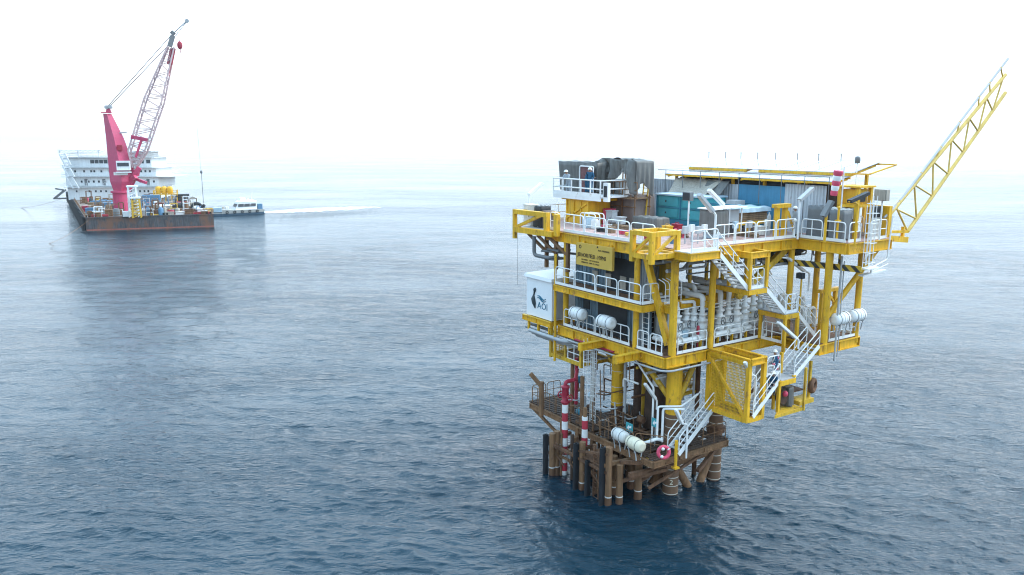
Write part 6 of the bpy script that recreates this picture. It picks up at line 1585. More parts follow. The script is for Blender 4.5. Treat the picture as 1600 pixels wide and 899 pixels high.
for nm, lab, m, x, y, k in gear:
    p = FR.z(x, y, ZT); mb = MB()
    if k == 'coil':
        for i in range(4): mb.torus((p[0], p[1], ZT + .04 + .05 * i), (rs.uniform(-.1, .1), rs.uniform(-.1, .1), 1), .26 + .05 * (i % 2), .035, 20, 6)
    elif k == 'bucket': mb.lathe(p, (0, 0, 1), [(0, .12), (.3, .16), (.31, .17), (.33, .17)], 14); mb.tube([(p[0] + .16 * math.cos(a), p[1], p[2] + .3 + .18 * math.sin(a)) for a in np.linspace(0, 3.14, 8)], .012, 5)
    elif k == 'box': mb.box(p[0], p[0] + .35, p[1], p[1] + .6, ZT, ZT + .3); mb.box(p[0] - .02, p[0] + .37, p[1] - .02, p[1] + .62, ZT + .302, ZT + .36); mb.tube(rnd_path([(p[0] + .17, p[1] + .15, ZT + .36), (p[0] + .17, p[1] + .15, ZT + .46), (p[0] + .17, p[1] + .45, ZT + .46), (p[0] + .17, p[1] + .45, ZT + .36)], .05), .02, 5)
    elif k == 'timber':
        for i in range(5): mb.bar((p[0] + .16 * (i % 3), p[1] + rs.uniform(-.1, .1), ZT + .06 + .13 * (i // 3)), (p[0] + .16 * (i % 3), p[1] + 1.5 + rs.uniform(-.2, .2), ZT + .06 + .13 * (i // 3)), .12, .1)
    else: mb.lathe(p, (0, 0, 1), [(0, .12), (1.1, .12), (1.22, .07), (1.26, .04), (1.36, .04)], 14)
    one(nm, lab, nm.replace('_', ' '), mb, m, p)
# ------------------------------------------------------------------ crane barge in the distance
FR = Frame((-92.53, 172.63, 0), R(19.0))
ZD = 3.0
foot = [(0, 0), (26.0, 0), (9.0, 100), (-20.5, 100)]
def lerp_foot(s, t):
    a = np.array(foot[0]) * (1 - s) + np.array(foot[1]) * s; b = np.array(foot[3]) * (1 - s) + np.array(foot[2]) * s
    return a * (1 - t) + b * t
BG = thing("crane_barge", "large rusty crane barge with a white accommodation block lying left of the platform", "barge", (0, 0, 0))
def footprint(inset, z0, z1, mb):
    c = np.mean(np.array(foot), 0)
    pts = []
    for f in foot:
        d = np.array(f) - c; pts.append(c + d * (1 + inset / np.linalg.norm(d)))
    return mb.prism([(p[0], p[1], z0) for p in pts], (0, 0, z1 - z0))
mb = MB(); footprint(0, -2.5, ZD - .05, mb); part(BG, "hull", mb, 'hull')
mb = MB(); footprint(0.04, 0.25, 0.55, mb); part(BG, "boot_topping", mb, 'hull_line')
mb = MB(); footprint(-0.05, ZD - .05 + .002, ZD, mb); part(BG, "deck", mb, 'ship_deck')
mb = MB(); loop = foot + [foot[0]]
for a, b in zip(loop[:-1], loop[1:]): mb.bar((*a, ZD + .1), (*b, ZD + .1), .3, .24)
part(BG, "rubbing_strake", mb, 'hull')
for i in range(26):
    q = lerp_foot(0, (i + .5) / 26); m = MB(); m.cyl((q[0] - .35, q[1], .2), (q[0] - .35, q[1], ZD + .2), .45, 10); part(BG, "side_fender", m, 'black')
for f in (.02, .3, .62, .97):
    q = lerp_foot(f, .012); m = MB()
    for s in (-.35, .35): m.lathe((q[0] + s, q[1], ZD), (0, 0, 1), [(0, .18), (.5, .18), (.55, .26), (.65, .26)], 10)
    part(BG, "bollard", m, 'dark')
mb = MB()
for s0, s1, t in ((.0, .44, .004), (.7, 1, .004)):
    a, b = lerp_foot(s0, t), lerp_foot(s1, t); L = np.linalg.norm(b - a)
    for z in (.6, 1.1): mb.tube([(*a, ZD + z), (*b, ZD + z)], .04, 5)
    for k in range(int(L / 1.5) + 1): q = a + (b - a) * min(1, k * 1.5 / L); mb.tube([(*q, ZD), (*q, ZD + 1.1)], .04, 5)
a, b = lerp_foot(0, 0), lerp_foot(0, .55); L = np.linalg.norm(b - a)
for z in (.6, 1.1): mb.tube([(*a, ZD + z), (*b, ZD + z)], .04, 5)
for k in range(int(L / 2)): q = a + (b - a) * k * 2 / L; mb.tube([(*q, ZD), (*q, ZD + 1.1)], .04, 5)
part(BG, "deck_railing", mb, 'rust_light')

# accommodation block, seen end on
SF = FR
ACC = Frame((-110, 226, 0), R(2.0))
FR = ACC
LOC_BG = LOC[BG.name]
A_ = thing("accommodation_block", "white multi storey accommodation block with rows of windows at the far end of the barge", "deckhouse", (FR.v(170, 300, 0)[0], 0, ZD))
def zy(y): return FR.v(180, y, 0)[2]
def ux(x, y=280): return FR.v(x, y, 0)[0]
tiers = [(104, 240, 322, 292, 0), (102, 247, 291.5, 276, .3), (101, 243, 275.5, 262, .6), (106, 236, 261.5, 246, 1.2)]
for k, (x0, x1, y0, y1, inset) in enumerate(tiers):
    mb = MB(); mb.box(ux(x0), ux(x1), inset, 13 - inset, zy(y0) if k else ZD, zy(y1) - .15); part(A_, "storey", mb, 'ship_white')
    mb = MB(); mb.box(ux(x0 - 4), ux(x1 + (20 if k == 1 else 7)), inset - .9, 13, zy(y1) - .148, zy(y1)); d = part(A_, "deck_overhang", mb, 'ship_white')
    mb = MB()
    for z in (.55, 1.05): mb.tube([(ux(x0 - 4), 12.8, zy(y1) + z), (ux(x0 - 4), inset - .8, zy(y1) + z), (ux(x1 + 6), inset - .8, zy(y1) + z), (ux(x1 + 6), 12.8, zy(y1) + z)], .04, 5)
    for u in np.arange(ux(x0 - 4), ux(x1 + 6), 1.6): mb.tube([(u, inset - .8, zy(y1)), (u, inset - .8, zy(y1) + 1.05)], .035, 5)
    part(d, "railing", mb, 'ship_white')
def win(x, y, w, h, v, name="window", m='glass'):
    mb = MB(); c = (ux(x, y), zy(y)); mb.box(c[0] - w / 2, c[0] + w / 2, v - .08, v - .003, c[1] - h / 2, c[1] + h / 2); o = part(A_, name, mb, m)
    f = MB()
    for dz in (-1, 1): f.bar((c[0] - w / 2 - .08, v - .06, c[1] + dz * (h / 2 + .05)), (c[0] + w / 2 + .08, v - .06, c[1] + dz * (h / 2 + .05)), .1, .09)
    for dx in (-1, 1): f.bar((c[0] + dx * (w / 2 + .05), v - .06, c[1] - h / 2), (c[0] + dx * (w / 2 + .05), v - .06, c[1] + h / 2), .1, .09)
    part(o, "frame", f, 'ship_white')
for x in (141, 148, 155, 162, 170, 200, 207, 219, 229): win(x, 253, 1.1, 1.0, 1.2)
for x in (116, 130, 141, 146, 157, 170, 205, 219, 226, 233): win(x, 268, .55, .6, .6)
for x in (127, 138, 146, 154, 164, 208, 219, 226, 240): win(x, 284, .55, .6, .3)
for x, w in ((134, .9), (162, .9), (231, .9)): win(x, 285, w, 1.8, .3, "door", 'grey_dark')
for x in (120, 140, 150, 158, 166, 205, 219, 226, 232): win(x, 299, .5, .55, 0)
mb = MB(); mb.box(ux(97), ux(164), -1.0, 12, zy(234) - .2, zy(234)); mb.box(ux(204), ux(242), -1.0, 14, zy(236) - .15, zy(236))
for x in (100, 128, 160): mb.cyl((ux(x), -.8, zy(246)), (ux(x), -.8, zy(234)), .12, 8)
mb.cyl((ux(231), 0, zy(246)), (ux(231), 0, zy(236)), .25, 8)
part(A_, "helideck_edge", mb, 'ship_white')
mb = MB(); 
for u in np.arange(ux(97), ux(164), 1.3): mb.bar((u, -.9, zy(238)), (u + 1.3, -.9, zy(234) - .2), .08); 
mb.bar((ux(97), -.9, zy(238)), (ux(164), -.9, zy(238)), .1); part(A_, "roof_truss", mb, 'grey')
mb = MB(); mb.box(ux(166), ux(226), 3, 11, zy(246), zy(238)); part(A_, "wheelhouse", mb, 'ship_white')
for k, (xa, ya, xb, yb) in enumerate(((103, 240, 110, 258), (106, 258, 114, 276), (110, 276, 119, 294))):
    mb = MB()
    for dx in (0, 9): mb.bar((ux(xa + dx), -2.2, zy(ya)), (ux(xb + dx), -2.2, zy(yb)), .3, .35)
    for q in np.linspace(.1, .9, 7): mb.bar((ux(xa + (xb - xa) * q), -2.2, zy(ya + (yb - ya) * q)), (ux(xa + 9 + (xb - xa) * q), -2.2, zy(ya + (yb - ya) * q)), .2)
    part(A_, "outside_stair", mb, 'ship_white')
mb = MB()
for k in range(4): mb.box(ux(96), ux(103), 2 + k, 3 + k * 4, zy(248 + k * 13) - .2, zy(248 + k * 13))
part(A_, "side_balcony", mb, 'grey')
mb = MB(); mb.cyl((ux(214), 4, zy(238)), (ux(214), 4, zy(226)), .12, 6); mb.cyl((ux(210), 4, zy(231)), (ux(218), 4, zy(231)), .06, 5)
part(A_, "radar_mast", mb, 'ship_white'); mb = MB(); mb.sph((ux(196), 6, zy(236)), 1.1, 10); part(A_, "radar_dome", mb, 'ship_white')
FR = SF

# ---- ship's crane
cb = FR.z(190, 334, ZD); DEP = float((np.array(FR.w(cb)) - FR.c) @ FR.fw)
def C(x, y, dd=0.0): return np.array(FR.d(x, y, DEP + dd))
CR = thing("ship_crane", "tall red pedestal crane with a long lattice boom on the barge", "crane", cb)
mb = MB(); mb.cyl(cb, (cb[0], cb[1], C(190, 300)[2]), 1.55, 24); mb.cyl((cb[0], cb[1], C(190, 301)[2]), (cb[0], cb[1], C(190, 298)[2]), 1.9, 24); part(CR, "pedestal", mb, 'crane_red')
mb = MB()
def quad(x0, x1, y, d0, d1): return [C(x0, y, d0), C(x1, y, d0), C(x1, y, d1), C(x0, y, d1)]
secs = [(178, 204, 300, -1.6, 1.8), (172, 212, 284, -2.6, 2.6), (168.5, 206, 250, -2.3, 2.4), (165.5, 193, 215, -1.8, 2.0), (161, 174, 178, -1.0, 1.3)]
qs = []
for x0, x1, y, d0, d1 in secs:
    xm = x0 + (x1 - x0) * .45
    qs.append([C(x0, y, 0), C(xm, y, d0), C(x1, y, .3), C(x0 + (x1 - x0) * .55, y, d1)])
for a, b in zip(qs[:-1], qs[1:]): mb.hexa(a, b)
part(CR, "mast_housing", mb, 'crane_red')
mb = MB(); mb.box(*(lambda p: (p[0] - 1.3, p[0] + .9, p[1] - 1, p[1] + 1, p[2], p[2] + .2))(C(168, 177))); p = C(169, 172)
mb.prism([C(165, 176, -.5), C(174, 176, -.5), C(171, 166, -.5), C(167, 167, -.5)], tuple((C(170, 170, .6) - C(170, 170, -.5)))); part(CR, "mast_head", mb, 'crane_red')
mb = MB(); p = C(167, 168); mb.cyl(p - [0, .9, 0], p + [0, .9, 0], .45, 14); p = C(172, 167); mb.cyl(p - [0, .9, 0], p + [0, .9, 0], .45, 14); part(CR, "sheave", mb, 'grey')
mb = MB(); p = C(186.5, 229, -2.3); mb.box(p[0] - .7, p[0] + .6, p[1] - .3, p[1] + 1.2, p[2] - .8, p[2] + .9); part(CR, "mast_opening", mb, 'dark') if False else None
p = C(187, 231, -1.75); mb = MB(); mb.box(p[0] - .5, p[0] + .55, p[1] - .25, p[1] + .6, p[2] - .55, p[2] + .6); part(CR, "inspection_hatch", mb, 'red')
mb = MB(); p = C(194, 258, -3.0); mb.box(p[0] - 1.6, p[0] + 1.2, p[1] - .3, p[1] + 1.6, p[2] - 1.2, p[2] + .9); cab_ = part(CR, "operator_cab", mb, 'ship_white')
mb = MB(); mb.box(p[0] - 1.4, p[0] + 1.0, p[1] - .36, p[1] - .303, p[2] - .3, p[2] + .5); part(cab_, "window", mb, 'glass')
mb = MB(); mb.box(p[0] - 1.7, p[0] + 1.4, p[1] - 1.0, p[1] - .1, p[2] - 1.75, p[2] - 1.5); part(CR, "cab_platform", mb, 'ship_white')
text = MB(); q = C(189, 271.5, -3.3); mb = MB(); mb.box(q[0] - 1.5, q[0] + 1.4, q[1] - .1, q[1], q[2] - .35, q[2] + .3); part(CR, "name_strip", mb, 'tarp_white')
mb = MB()
for a, b, w in ((C(201, 288, -.5), C(218, 262, -.5), 1.0), (C(203, 284, 1.2), C(218, 262, 1.2), 1.0), (C(196, 290, 0), C(212, 276, -1.2), .9), (C(212, 280, 0), C(229, 286, 0), .6), (C(205, 268, 0), C(216, 272, 0), 1.2)): mb.bar(a, b, w)
part(CR, "boom_foot_bracket", mb, 'crane_red')
mb = MB(); mb.bar(C(186, 208, 0), C(198, 207, 0), .25); part(CR, "walk_arm", mb, 'grey')
# boom: four chords that spread, run and taper to the head
def chordpts(lst, dd): return [C(x, y, dd) for x, y in lst]
Lc = [(207, 262), (200, 236), (225, 154), (262, 72)]
Rc = [(212, 262), (226, 236), (252, 160), (272, 74)]
ch = []
for pts, dd in ((Lc, -1.6), (Rc, -1.6), (Lc, 1.6), (Rc, 1.6)):
    off = 4.5 if dd > 0 else 0
    P_ = [C(x + (off * (0.35 if i in (0, 3) else 1)), y + (2 if dd > 0 else 0), dd * (.5 if i in (0, 3) else 1)) for i, (x, y) in enumerate(pts)]
    ch.append(P_); mb = MB(); mb.tube(P_, .19, 8); part(CR, "boom_chord", mb, 'lattice_pink')
def along(P_, f):
    f *= 3; i = min(2, int(f)); return P_[i] + (P_[i + 1] - P_[i]) * (f - i)
mb = MB(); n = 26
for a, b in ((0, 1), (2, 3), (0, 2), (1, 3)):
    for k in range(n):
        f0, f1 = .04 + .96 * k / n, .04 + .96 * (k + 1) / n
        p_, q_ = (along(ch[a], f0), along(ch[b], f1)) if k % 2 else (along(ch[b], f0), along(ch[a], f1))
        mb.tube([p_, q_], .09, 5, cap=False)
        if k % 3 == 0: mb.tube([along(ch[a], f0), along(ch[b], f0)], .06, 5, cap=False)
part(CR, "boom_lacing", mb, 'lattice_pink')
mb = MB(); mb.add([along(ch[1], .83), along(ch[1], .99), along(ch[3], .99), along(ch[3], .83)], [(0, 1, 2, 3)]); mb.bar(C(265, 101, 0), C(270, 76, 0), 1.3, .9); part(CR, "boom_tip_panel", mb, 'red')
mb = MB(); mb.bar(C(205, 214, -1.8), C(230, 219, -1.8), .5, .8); mb.bar(C(212, 246, -1.7), C(222, 216, -1.7), .5, .5); part(CR, "boom_winch_beam", mb, 'crane_red')
mb = MB(); mb.bar(C(265, 73, 0), C(270, 56, 0), 1.0, 1.0); mb.bar(C(268, 54, 0), C(272, 50, 0), .9, .9); part(CR, "boom_head", mb, 'grey_dark')
mb = MB(); mb.tube([C(269, 54, 0), C(293, 32, 0)], .14, 6); mb.tube([C(271, 60, 0), C(293, 33, 0)], .08, 6)
for f in (.3, .5, .7): mb.tube([C(269 + 24 * f, 54 - 22 * f), C(271 + 22 * f, 60 - 27 * f)], .06, 5)
mb.cyl(C(292, 33, -.3), C(292, 33, .3), .5, 10); part(CR, "jib", mb, 'grey')
for dd in (-.7, .7):
    for a, b in (((168, 167), (266, 57)), ((172, 166), (262, 72))):
        mb = MB(); mb.tube([C(*a, dd), C(*b, dd * .8)], .09, 5); part(CR, "luffing_cable", mb, 'grey_dark')
mb = MB(); mb.tube([C(279, 55, 0), C(281, 66, 0)], .05, 5); mb.tube([C(274, 52, 0), C(281, 66, 0)], .05, 5); part(CR, "hoist_cable", mb, 'grey_dark')
p = C(281, 71, 0); mb = MB(); mb.sph(p, .75, 10, sc=(.8, .6, 1.25)); mb.tube([p - [0, 0, .9], p - [0, 0, 1.6], p - [.25, 0, 1.8], p - [.35, 0, 1.5]], .1, 6); part(CR, "hook_block", mb, 'red')
mb = MB(); mb.tube([C(293, 33, 0), C(314, 266, -4)], .045, 5); part(CR, "whip_line", mb, 'grey')
p = C(314.5, 269, -4); t = thing("lifting_sling", "small hook ball and hanging sling above the end of the barge", "sling", tuple(p))
mb = MB(); mb.sph(p, .26, 8, sc=(1, 1, 1.5)); part(t, "hook_ball", mb, 'grey_dark'); mb = MB(); mb.tube([p - [0, 0, .4], C(318, 318, -4)], .05, 5); q = C(318, 319, -4); mb.lathe(q - [0, 0, .8], (0, 0, 1), [(0, .3), (.5, .45), (.8, .1)], 10); part(t, "sling_rope", mb, 'dark')

# ---- deck cargo of the barge
def cargo_box(x, y, w, d, h, m, name, label, cat, rz=None, group=None, detail=True):
    p = FR.z(x, y, ZD); t = thing(name, label, cat, p, group)
    mb = MB(); mb.box(p[0], p[0] + w, p[1], p[1] + d, ZD + .12, ZD + h); part(t, "body", mb, m)
    if detail:
        mb = MB()
        for a in np.arange(p[0] + .2, p[0] + w - .1, .45): mb.box(a, a + .12, p[1] - .06, p[1] - .003, ZD + .2, ZD + h - .1)
        part(t, "ribs", mb, m)
        mb = MB(); mb.box(p[0] - .05, p[0] + w + .05, p[1] - .08, p[1] + d + .05, ZD, ZD + .118); part(t, "base", mb, 'dark')
    return t
cargo = [(223, 320, 4.2, 2.4, 2.4, 'box_blue', "container", "blue container behind the yellow lattice frames on the barge", "container"),
         (160, 330, 3.0, 2.4, 1.9, 'box_blue', "container", "blue corrugated container left of the red crane pedestal", "container"),
         (130, 310, 5.0, 2.2, 1.6, 'teal_dark', "container", "long grey blue container at the left side of the barge", "container"),
         (128, 317, 1.5, 1.5, 1.4, 'pink', "crate", "small red crate at the left side of the barge", "crate"),
         (141, 322, 5.0, 2.2, 1.2, 'box_blue', "pipe_rack", "low blue rack left of the red crane pedestal", "rack"),
         (140, 338, 3.2, 2.0, 1.0, 'tarp_blue', "tray", "pale blue tray at the near left corner of the barge", "tray"),
         (192, 340, 1.6, 1.2, 1.3, 'ship_white', "deck_locker", "white locker at the foot of the red crane pedestal", "locker"),
         (276, 317, 3.2, 2.2, 2.2, 'dark', "dark_shed", "dark open shed under the yellow tank rack", "shed"),
         (235, 309, 5.0, 2.0, 2.2, 'clad', "deck_store", "grey store room in front of the accommodation block", "store"),
         (287, 327, 2.4, 1.8, 1.5, 'tarp_tan', "crate", "tan crate stacked near the right end of the barge", "crate"),
         (334, 333, 1.8, 1.4, 1.2, 'tarp_blue', "crate", "pale blue crate at the right corner of the barge", "crate"),
         (238, 329, 2.2, 1.6, 1.3, 'tarp_tan', "crate", "tan bundle crate behind the blue drums on the barge", "crate"),
         (126, 329, 2.6, 1.6, .9, 'rust_light', "crate", "brown crate at the left rail of the barge", "crate"),
         (147, 331, 2.2, 1.6, 1.0, 'yellow_old', "crate", "yellowish crate left of the blue corrugated container", "crate")]
for c in cargo: cargo_box(*c)
# yellow tanks on their rack
for i, x in enumerate((249, 258, 267)):
    p = FR.z(x, 317, ZD); t = thing("yellow_tank", ("yellow upright tank at the left of the raised rack", "yellow upright tank in the middle of the raised rack", "yellow upright tank at the right of the raised rack")[i], "tank", (p[0], p[1], ZD + 2.4), "yellow tanks on the barge")
    mb = MB(); mb.lathe((p[0], p[1], ZD + 2.45), (0, 0, 1), [(0, .55), (.15, .75), (1.6, .75), (1.9, .5), (1.95, .2)], 16); part(t, "shell", mb, 'yellow')
    mb = MB(); mb.cyl((p[0], p[1], ZD + 4.4), (p[0], p[1], ZD + 4.6), .2, 8); part(t, "cap", mb, 'grey')
p0, p1 = FR.z(245, 318, ZD), FR.z(274, 317, ZD)
t = thing("tank_rack", "tall yellow railed rack that carries the yellow tanks", "rack", (p0[0], p0[1], ZD))
mb = MB(); mb.box(p0[0] - .6, p1[0] + .8, p0[1] - 1.2, p0[1] + 1.6, ZD + 2.3, ZD + 2.44); part(t, "rack_floor", mb, 'yellow_old')
mb = MB()
for u in np.linspace(p0[0] - .5, p1[0] + .7, 5):
    for v in (p0[1] - 1.1, p0[1] + 1.5): mb.box(u - .1, u + .1, v - .1, v + .1, ZD, ZD + 3.5)
for z in (2.9, 3.45): mb.bar((p0[0] - .5, p0[1] - 1.1, ZD + z), (p1[0] + .7, p0[1] - 1.1, ZD + z), .1)
part(t, "rack_frame", mb, 'yellow')
def tower(x, y, w, h, label, m='yellow_old'):
    p = FR.z(x, y, ZD); t = thing("lattice_frame", label, "frame", p, "lattice frames by the crane pedestal"); mb = MB()
    for a in (0, w):
        for b in (0, w): mb.cyl((p[0] + a, p[1] + b, ZD), (p[0] + a * .8 + w * .1, p[1] + b, ZD + h), .12, 8)
    for k in range(6):
        z0, z1 = ZD + h * k / 6, ZD + h * (k + 1) / 6
        mb.tube([(p[0], p[1], z0), (p[0] + w, p[1], z1)], .08, 5); mb.tube([(p[0], p[1], z1), (p[0] + w, p[1], z1)], .08, 5); mb.tube([(p[0], p[1] + w, z1), (p[0], p[1], z0)], .08, 5)
    part(t, "lattice", mb, m); mb = MB(); mb.box(p[0] - .1, p[0] + w + .1, p[1] - .1, p[1] + w + .1, ZD + h, ZD + h + .3); part(t, "head_plate", mb, 'ship_white')
tower(202, 340, 1.9, 6.6, "tall pale lattice frame right beside the red pedestal", 'ship_white')
tower(207, 341, 1.7, 4.2, "shorter yellow lattice frame in front of the pale one")
p = FR.z(258, 330, ZD); t = thing("round_tank", "round grey tank with a white lid on the barge deck", "tank", p)
mb = MB(); mb.cyl((p[0], p[1], ZD), (p[0], p[1], ZD + 1.3), 1.6, 22); part(t, "shell", mb, 'grey'); mb = MB(); mb.cyl((p[0], p[1], ZD + 1.302), (p[0], p[1], ZD + 1.55), 1.75, 22, r2=1.2); part(t, "lid", mb, 'ship_white')
for i, (x, y) in enumerate(((252, 337), (232, 337))):
    p = FR.z(x, y, ZD); t = thing("gas_bottle", ("short blue bottle shaped tank at the near edge of the barge", "slim blue bottle shaped tank left of its wider twin")[i], "tank", p); r = .55 - .15 * i
    mb = MB(); mb.lathe(p, (0, 0, 1), [(0, r), (1.5, r), (1.8, r * .6), (1.9, .1)], 14); part(t, "shell", mb, 'box_blue'); mb = MB(); mb.cyl((p[0], p[1], ZD + 1.9), (p[0], p[1], ZD + 2.1), .12, 8); part(t, "valve", mb, 'ship_white')
p = FR.z(308, 332, ZD); t = thing("hose_drum", "black hose drum with a white cover near the right end of the barge", "hose drum", p)
mb = MB(); mb.torus((p[0], p[1], ZD + 1.0), (.2, -1, 0), 1.1, .35, 20, 8); part(t, "hose", mb, 'black'); mb = MB(); mb.sph((p[0] - .2, p[1] - .3, ZD + 1.1), .8, 10, sc=(1, .5, .6)); part(t, "cover", mb, 'ship_white')
p = FR.z(303, 333, ZD); mb = MB(); mb.cyl(p, (p[0], p[1], ZD + 4), .07, 6); mb.box(p[0] - .5, p[0] + .5, p[1] - .1, p[1] + .1, ZD + 3.2, ZD + 3.7); one("light_mast", "thin pale light mast near the right end of the barge", "mast", mb, 'tarp_tan', p)
rs = random.Random(77)
cols = ['rust_light', 'tarp_tan', 'rust', 'dark', 'yellow_old', 'grey', 'box_blue', 'rust', 'wood', 'grey_dark', 'rust_light', 'ship_white', 'wood', 'red']
words = {'rust_light': "light brown", 'tarp_tan': "tan", 'ship_white': "white", 'dark': "black", 'yellow_old': "yellow", 'grey': "grey", 'box_blue': "blue", 'rust': "dark brown", 'wood': "timber", 'grey_dark': "dark grey", 'red': "red"}
for i in range(260):
    s_, t_ = rs.random(), rs.random() ** 1.4 * .52 + .015
    q = lerp_foot(.03 + .92 * s_, t_)
    if abs(q[0] - cb[0]) < 2.6 and abs(q[1] - cb[1]) < 2.6: continue
    m = rs.choice(cols); k = rs.random(); p = (float(q[0]), float(q[1]), ZD)
    if k < .4:
        w, d, h = rs.uniform(.6, 2), rs.uniform(.6, 1.6), rs.uniform(.5, 1.5); mb = MB(); mb.box(p[0] - w / 2, p[0] + w / 2, p[1] - d / 2, p[1] + d / 2, ZD, ZD + h * .85); mb.box(p[0] - w / 2 - .05, p[0] + w / 2 + .05, p[1] - d / 2 - .05, p[1] + d / 2 + .05, ZD + h * .852, ZD + h)
        nm, lab, ct, gp = "deck_crate", "%s crate among the clutter on the barge deck" % words[m], "crate", "%s crates on the barge deck" % words[m]
    elif k < .7:
        L = rs.uniform(1.5, 4); mb = MB()
        for j in range(3): mb.cyl((p[0], p[1] + .3 * j, ZD + .2), (p[0] + L, p[1] + .3 * j, ZD + .2), .15, 8)
        mb.cyl((p[0], p[1] + .15, ZD + .45), (p[0] + L, p[1] + .15, ZD + .45), .15, 8)
        nm, lab, ct, gp = "pipe_bundle", "%s pipe bundle lying on the barge deck" % words[m], "pipe bundle", "%s pipe bundles on the barge deck" % words[m]
    elif k < .85:
        r = rs.uniform(.3, .7); h = rs.uniform(.8, 1.8); mb = MB(); mb.lathe(p, (0, 0, 1), [(0, r), (h, r), (h + .15, r * .7)], 12)
        nm, lab, ct, gp = "deck_tank", "small upright %s tank on the barge deck" % words[m], "tank", "small %s tanks on the barge deck" % words[m]
    else:
        h = rs.uniform(1.5, 3.5); mb = MB(); w = rs.uniform(.8, 1.6)
        for a in (0, w):
            for b in (0, w): mb.bar((p[0] + a, p[1] + b, ZD), (p[0] + a, p[1] + b, ZD + h), .12)
        for z in (h * .5, h):
            for a in (0, w): mb.bar((p[0] + a, p[1], ZD + z), (p[0] + a, p[1] + w, ZD + z), .1); mb.bar((p[0], p[1] + a, ZD + z), (p[0] + w, p[1] + a, ZD + z), .1)
        nm, lab, ct, gp = "steel_cage", "open %s steel frame standing on the barge deck" % words[m], "frame", "%s frames on the barge deck" % words[m]
    one(nm, lab, ct, mb, m, p, gp)
t = thing("anchor_rack", "dark triangular anchor rack hanging off the left side of the barge", "anchor rack", FR.z(97, 300, ZD)); p = np.array(FR.z(101, 305, ZD)); mb = MB()
for a, b in (((0, 0, 1.5), (-3, 0, -1)), ((-3, 0, -1), (.5, 0, -1)), ((0, 0, 1.5), (-2.4, 0, 2.0)), ((0, 3, 1.5), (-3, 3, -1)), ((-3, 0, -1), (-3, 3, -1))): mb.bar(p + a, p + b, .45)
part(t, "rack_frame", mb, 'grey_dark')
t = thing("deck_davit", "grey hooked davit at the left side of the barge", "davit", FR.z(113, 312, ZD)); p = np.array(FR.z(113, 312, ZD)); mb = MB(); mb.tube(rnd_path([p, p + [0, 0, 2], p + [2.4, 0, 4.6], p + [3.4, 0, 4.0]], .8), .3, 8); part(t, "arm", mb, 'grey'); mb = MB(); mb.box(p[0] - .4, p[0] + .4, p[1] - .4, p[1] + .4, ZD, ZD + .5); part(t, "base", mb, 'grey_dark')
for i, (a, b) in enumerate((((100, 310), (-10, 325)), ((138, 345), (30, 392)), ((175, 338), (138, 359)))):
    p = np.array(FR.z(*a, ZD)); q = np.array(FR.z(*b, -.1)); mb = MB(); mb.tube([p + (q - p) * f - [0, 0, 1.2 * math.sin(3.14 * f)] for f in np.linspace(0, 1, 10)], .03, 5)
    one("mooring_line", ("upper thin mooring line running left from the barge", "lower thin mooring line running left from the near corner of the barge", "short mooring line hanging across the near face of the barge")[i], "rope", mb, 'rust_light', tuple(p))

# ------------------------------------------------------------------ crew boat and its wake
b0 = PLAT  # world-frame solver for two water points
w0 = PLAT.w(PLAT.z(326, 338, 0)); w1 = PLAT.w(PLAT.z(410, 333.5, 0)); d = w1 - w0
FR = Frame(w0, math.atan2(d[1], d[0])); LB = float(np.linalg.norm(d))
t = thing("crew_boat", "small grey and white crew boat nosing up behind the right end of the barge", "boat", (0, 0, 0))
secs = [(0, .1, 1.9), (1.2, 1.0, 1.75), (3, 1.7, 1.6), (6, 2.0, 1.4), (LB, 1.95, 1.3)]
mb = MB()
for (x0, w0_, h0), (x1, w1_, h1) in zip(secs[:-1], secs[1:]):
    mb.hexa([(x0, -w0_ * .8, -.5), (x1, -w1_ * .85, -.5), (x1, w1_ * .85, -.5), (x0, w0_ * .8, -.5)], [(x0, -w0_ * .93, .55), (x1, -w1_ * .95, .55), (x1, w1_ * .95, .55), (x0, w0_ * .93, .55)], 1)
    mb.hexa([(x0, -w0_ * .93, .552), (x1, -w1_ * .95, .552), (x1, w1_ * .95, .552), (x0, w0_ * .93, .552)], [(x0, -w0_, h0), (x1, -w1_, h1), (x1, w1_, h1), (x0, w0_, h0)], 0)
part(t, "hull", mb, ['boat_grey', 'boat_blue'])
mb = MB(); xa, xb = LB * .46, LB * .87
mb.hexa([(xa, -1.5, 1.4), (xb, -1.6, 1.35), (xb, 1.6, 1.35), (xa, 1.5, 1.4)], [(xa + 1.0, -1.35, 3.396), (xb, -1.45, 3.396), (xb, 1.45, 3.396), (xa + 1.0, 1.35, 3.396)])
mb.hexa([(xa + .9, -1.45, 3.399), (xb + .1, -1.55, 3.399), (xb + .1, 1.55, 3.399), (xa + .9, 1.45, 3.399)], [(xa + 1.3, -1.2, 3.686), (xb - .1, -1.3, 3.686), (xb - .1, 1.3, 3.686), (xa + 1.3, 1.2, 3.686)]); part(t, "cabin", mb, 'cab_white')
mb = MB(); mb.hexa([(xa + 1.5, -1.1, 3.689), (xa + 3.4, -1.1, 3.689), (xa + 3.4, 1.1, 3.689), (xa + 1.5, 1.1, 3.689)], [(xa + 1.9, -.8, 4.518), (xa + 3.0, -.8, 4.518), (xa + 3.0, .8, 4.518), (xa + 1.9, .8, 4.518)]); part(t, "roof_dome", mb, 'cab_white')
for k in range(3):
    a = xa + .75 + (xb - xa - 1.0) * k / 3; b = xa + .75 + (xb - xa - 1.0) * (k + 1) / 3 - .1; mb = MB(); mb.hexa([(a, -1.51, 2.142), (b, -1.535, 2.142), (b, -1.6, 2.142), (a, -1.6, 2.142)], [(a + .2, -1.41, 2.934), (b + .1, -1.46, 2.934), (b + .1, -1.54, 2.934), (a + .2, -1.52, 2.934)]); part(t, "window", mb, 'glass')
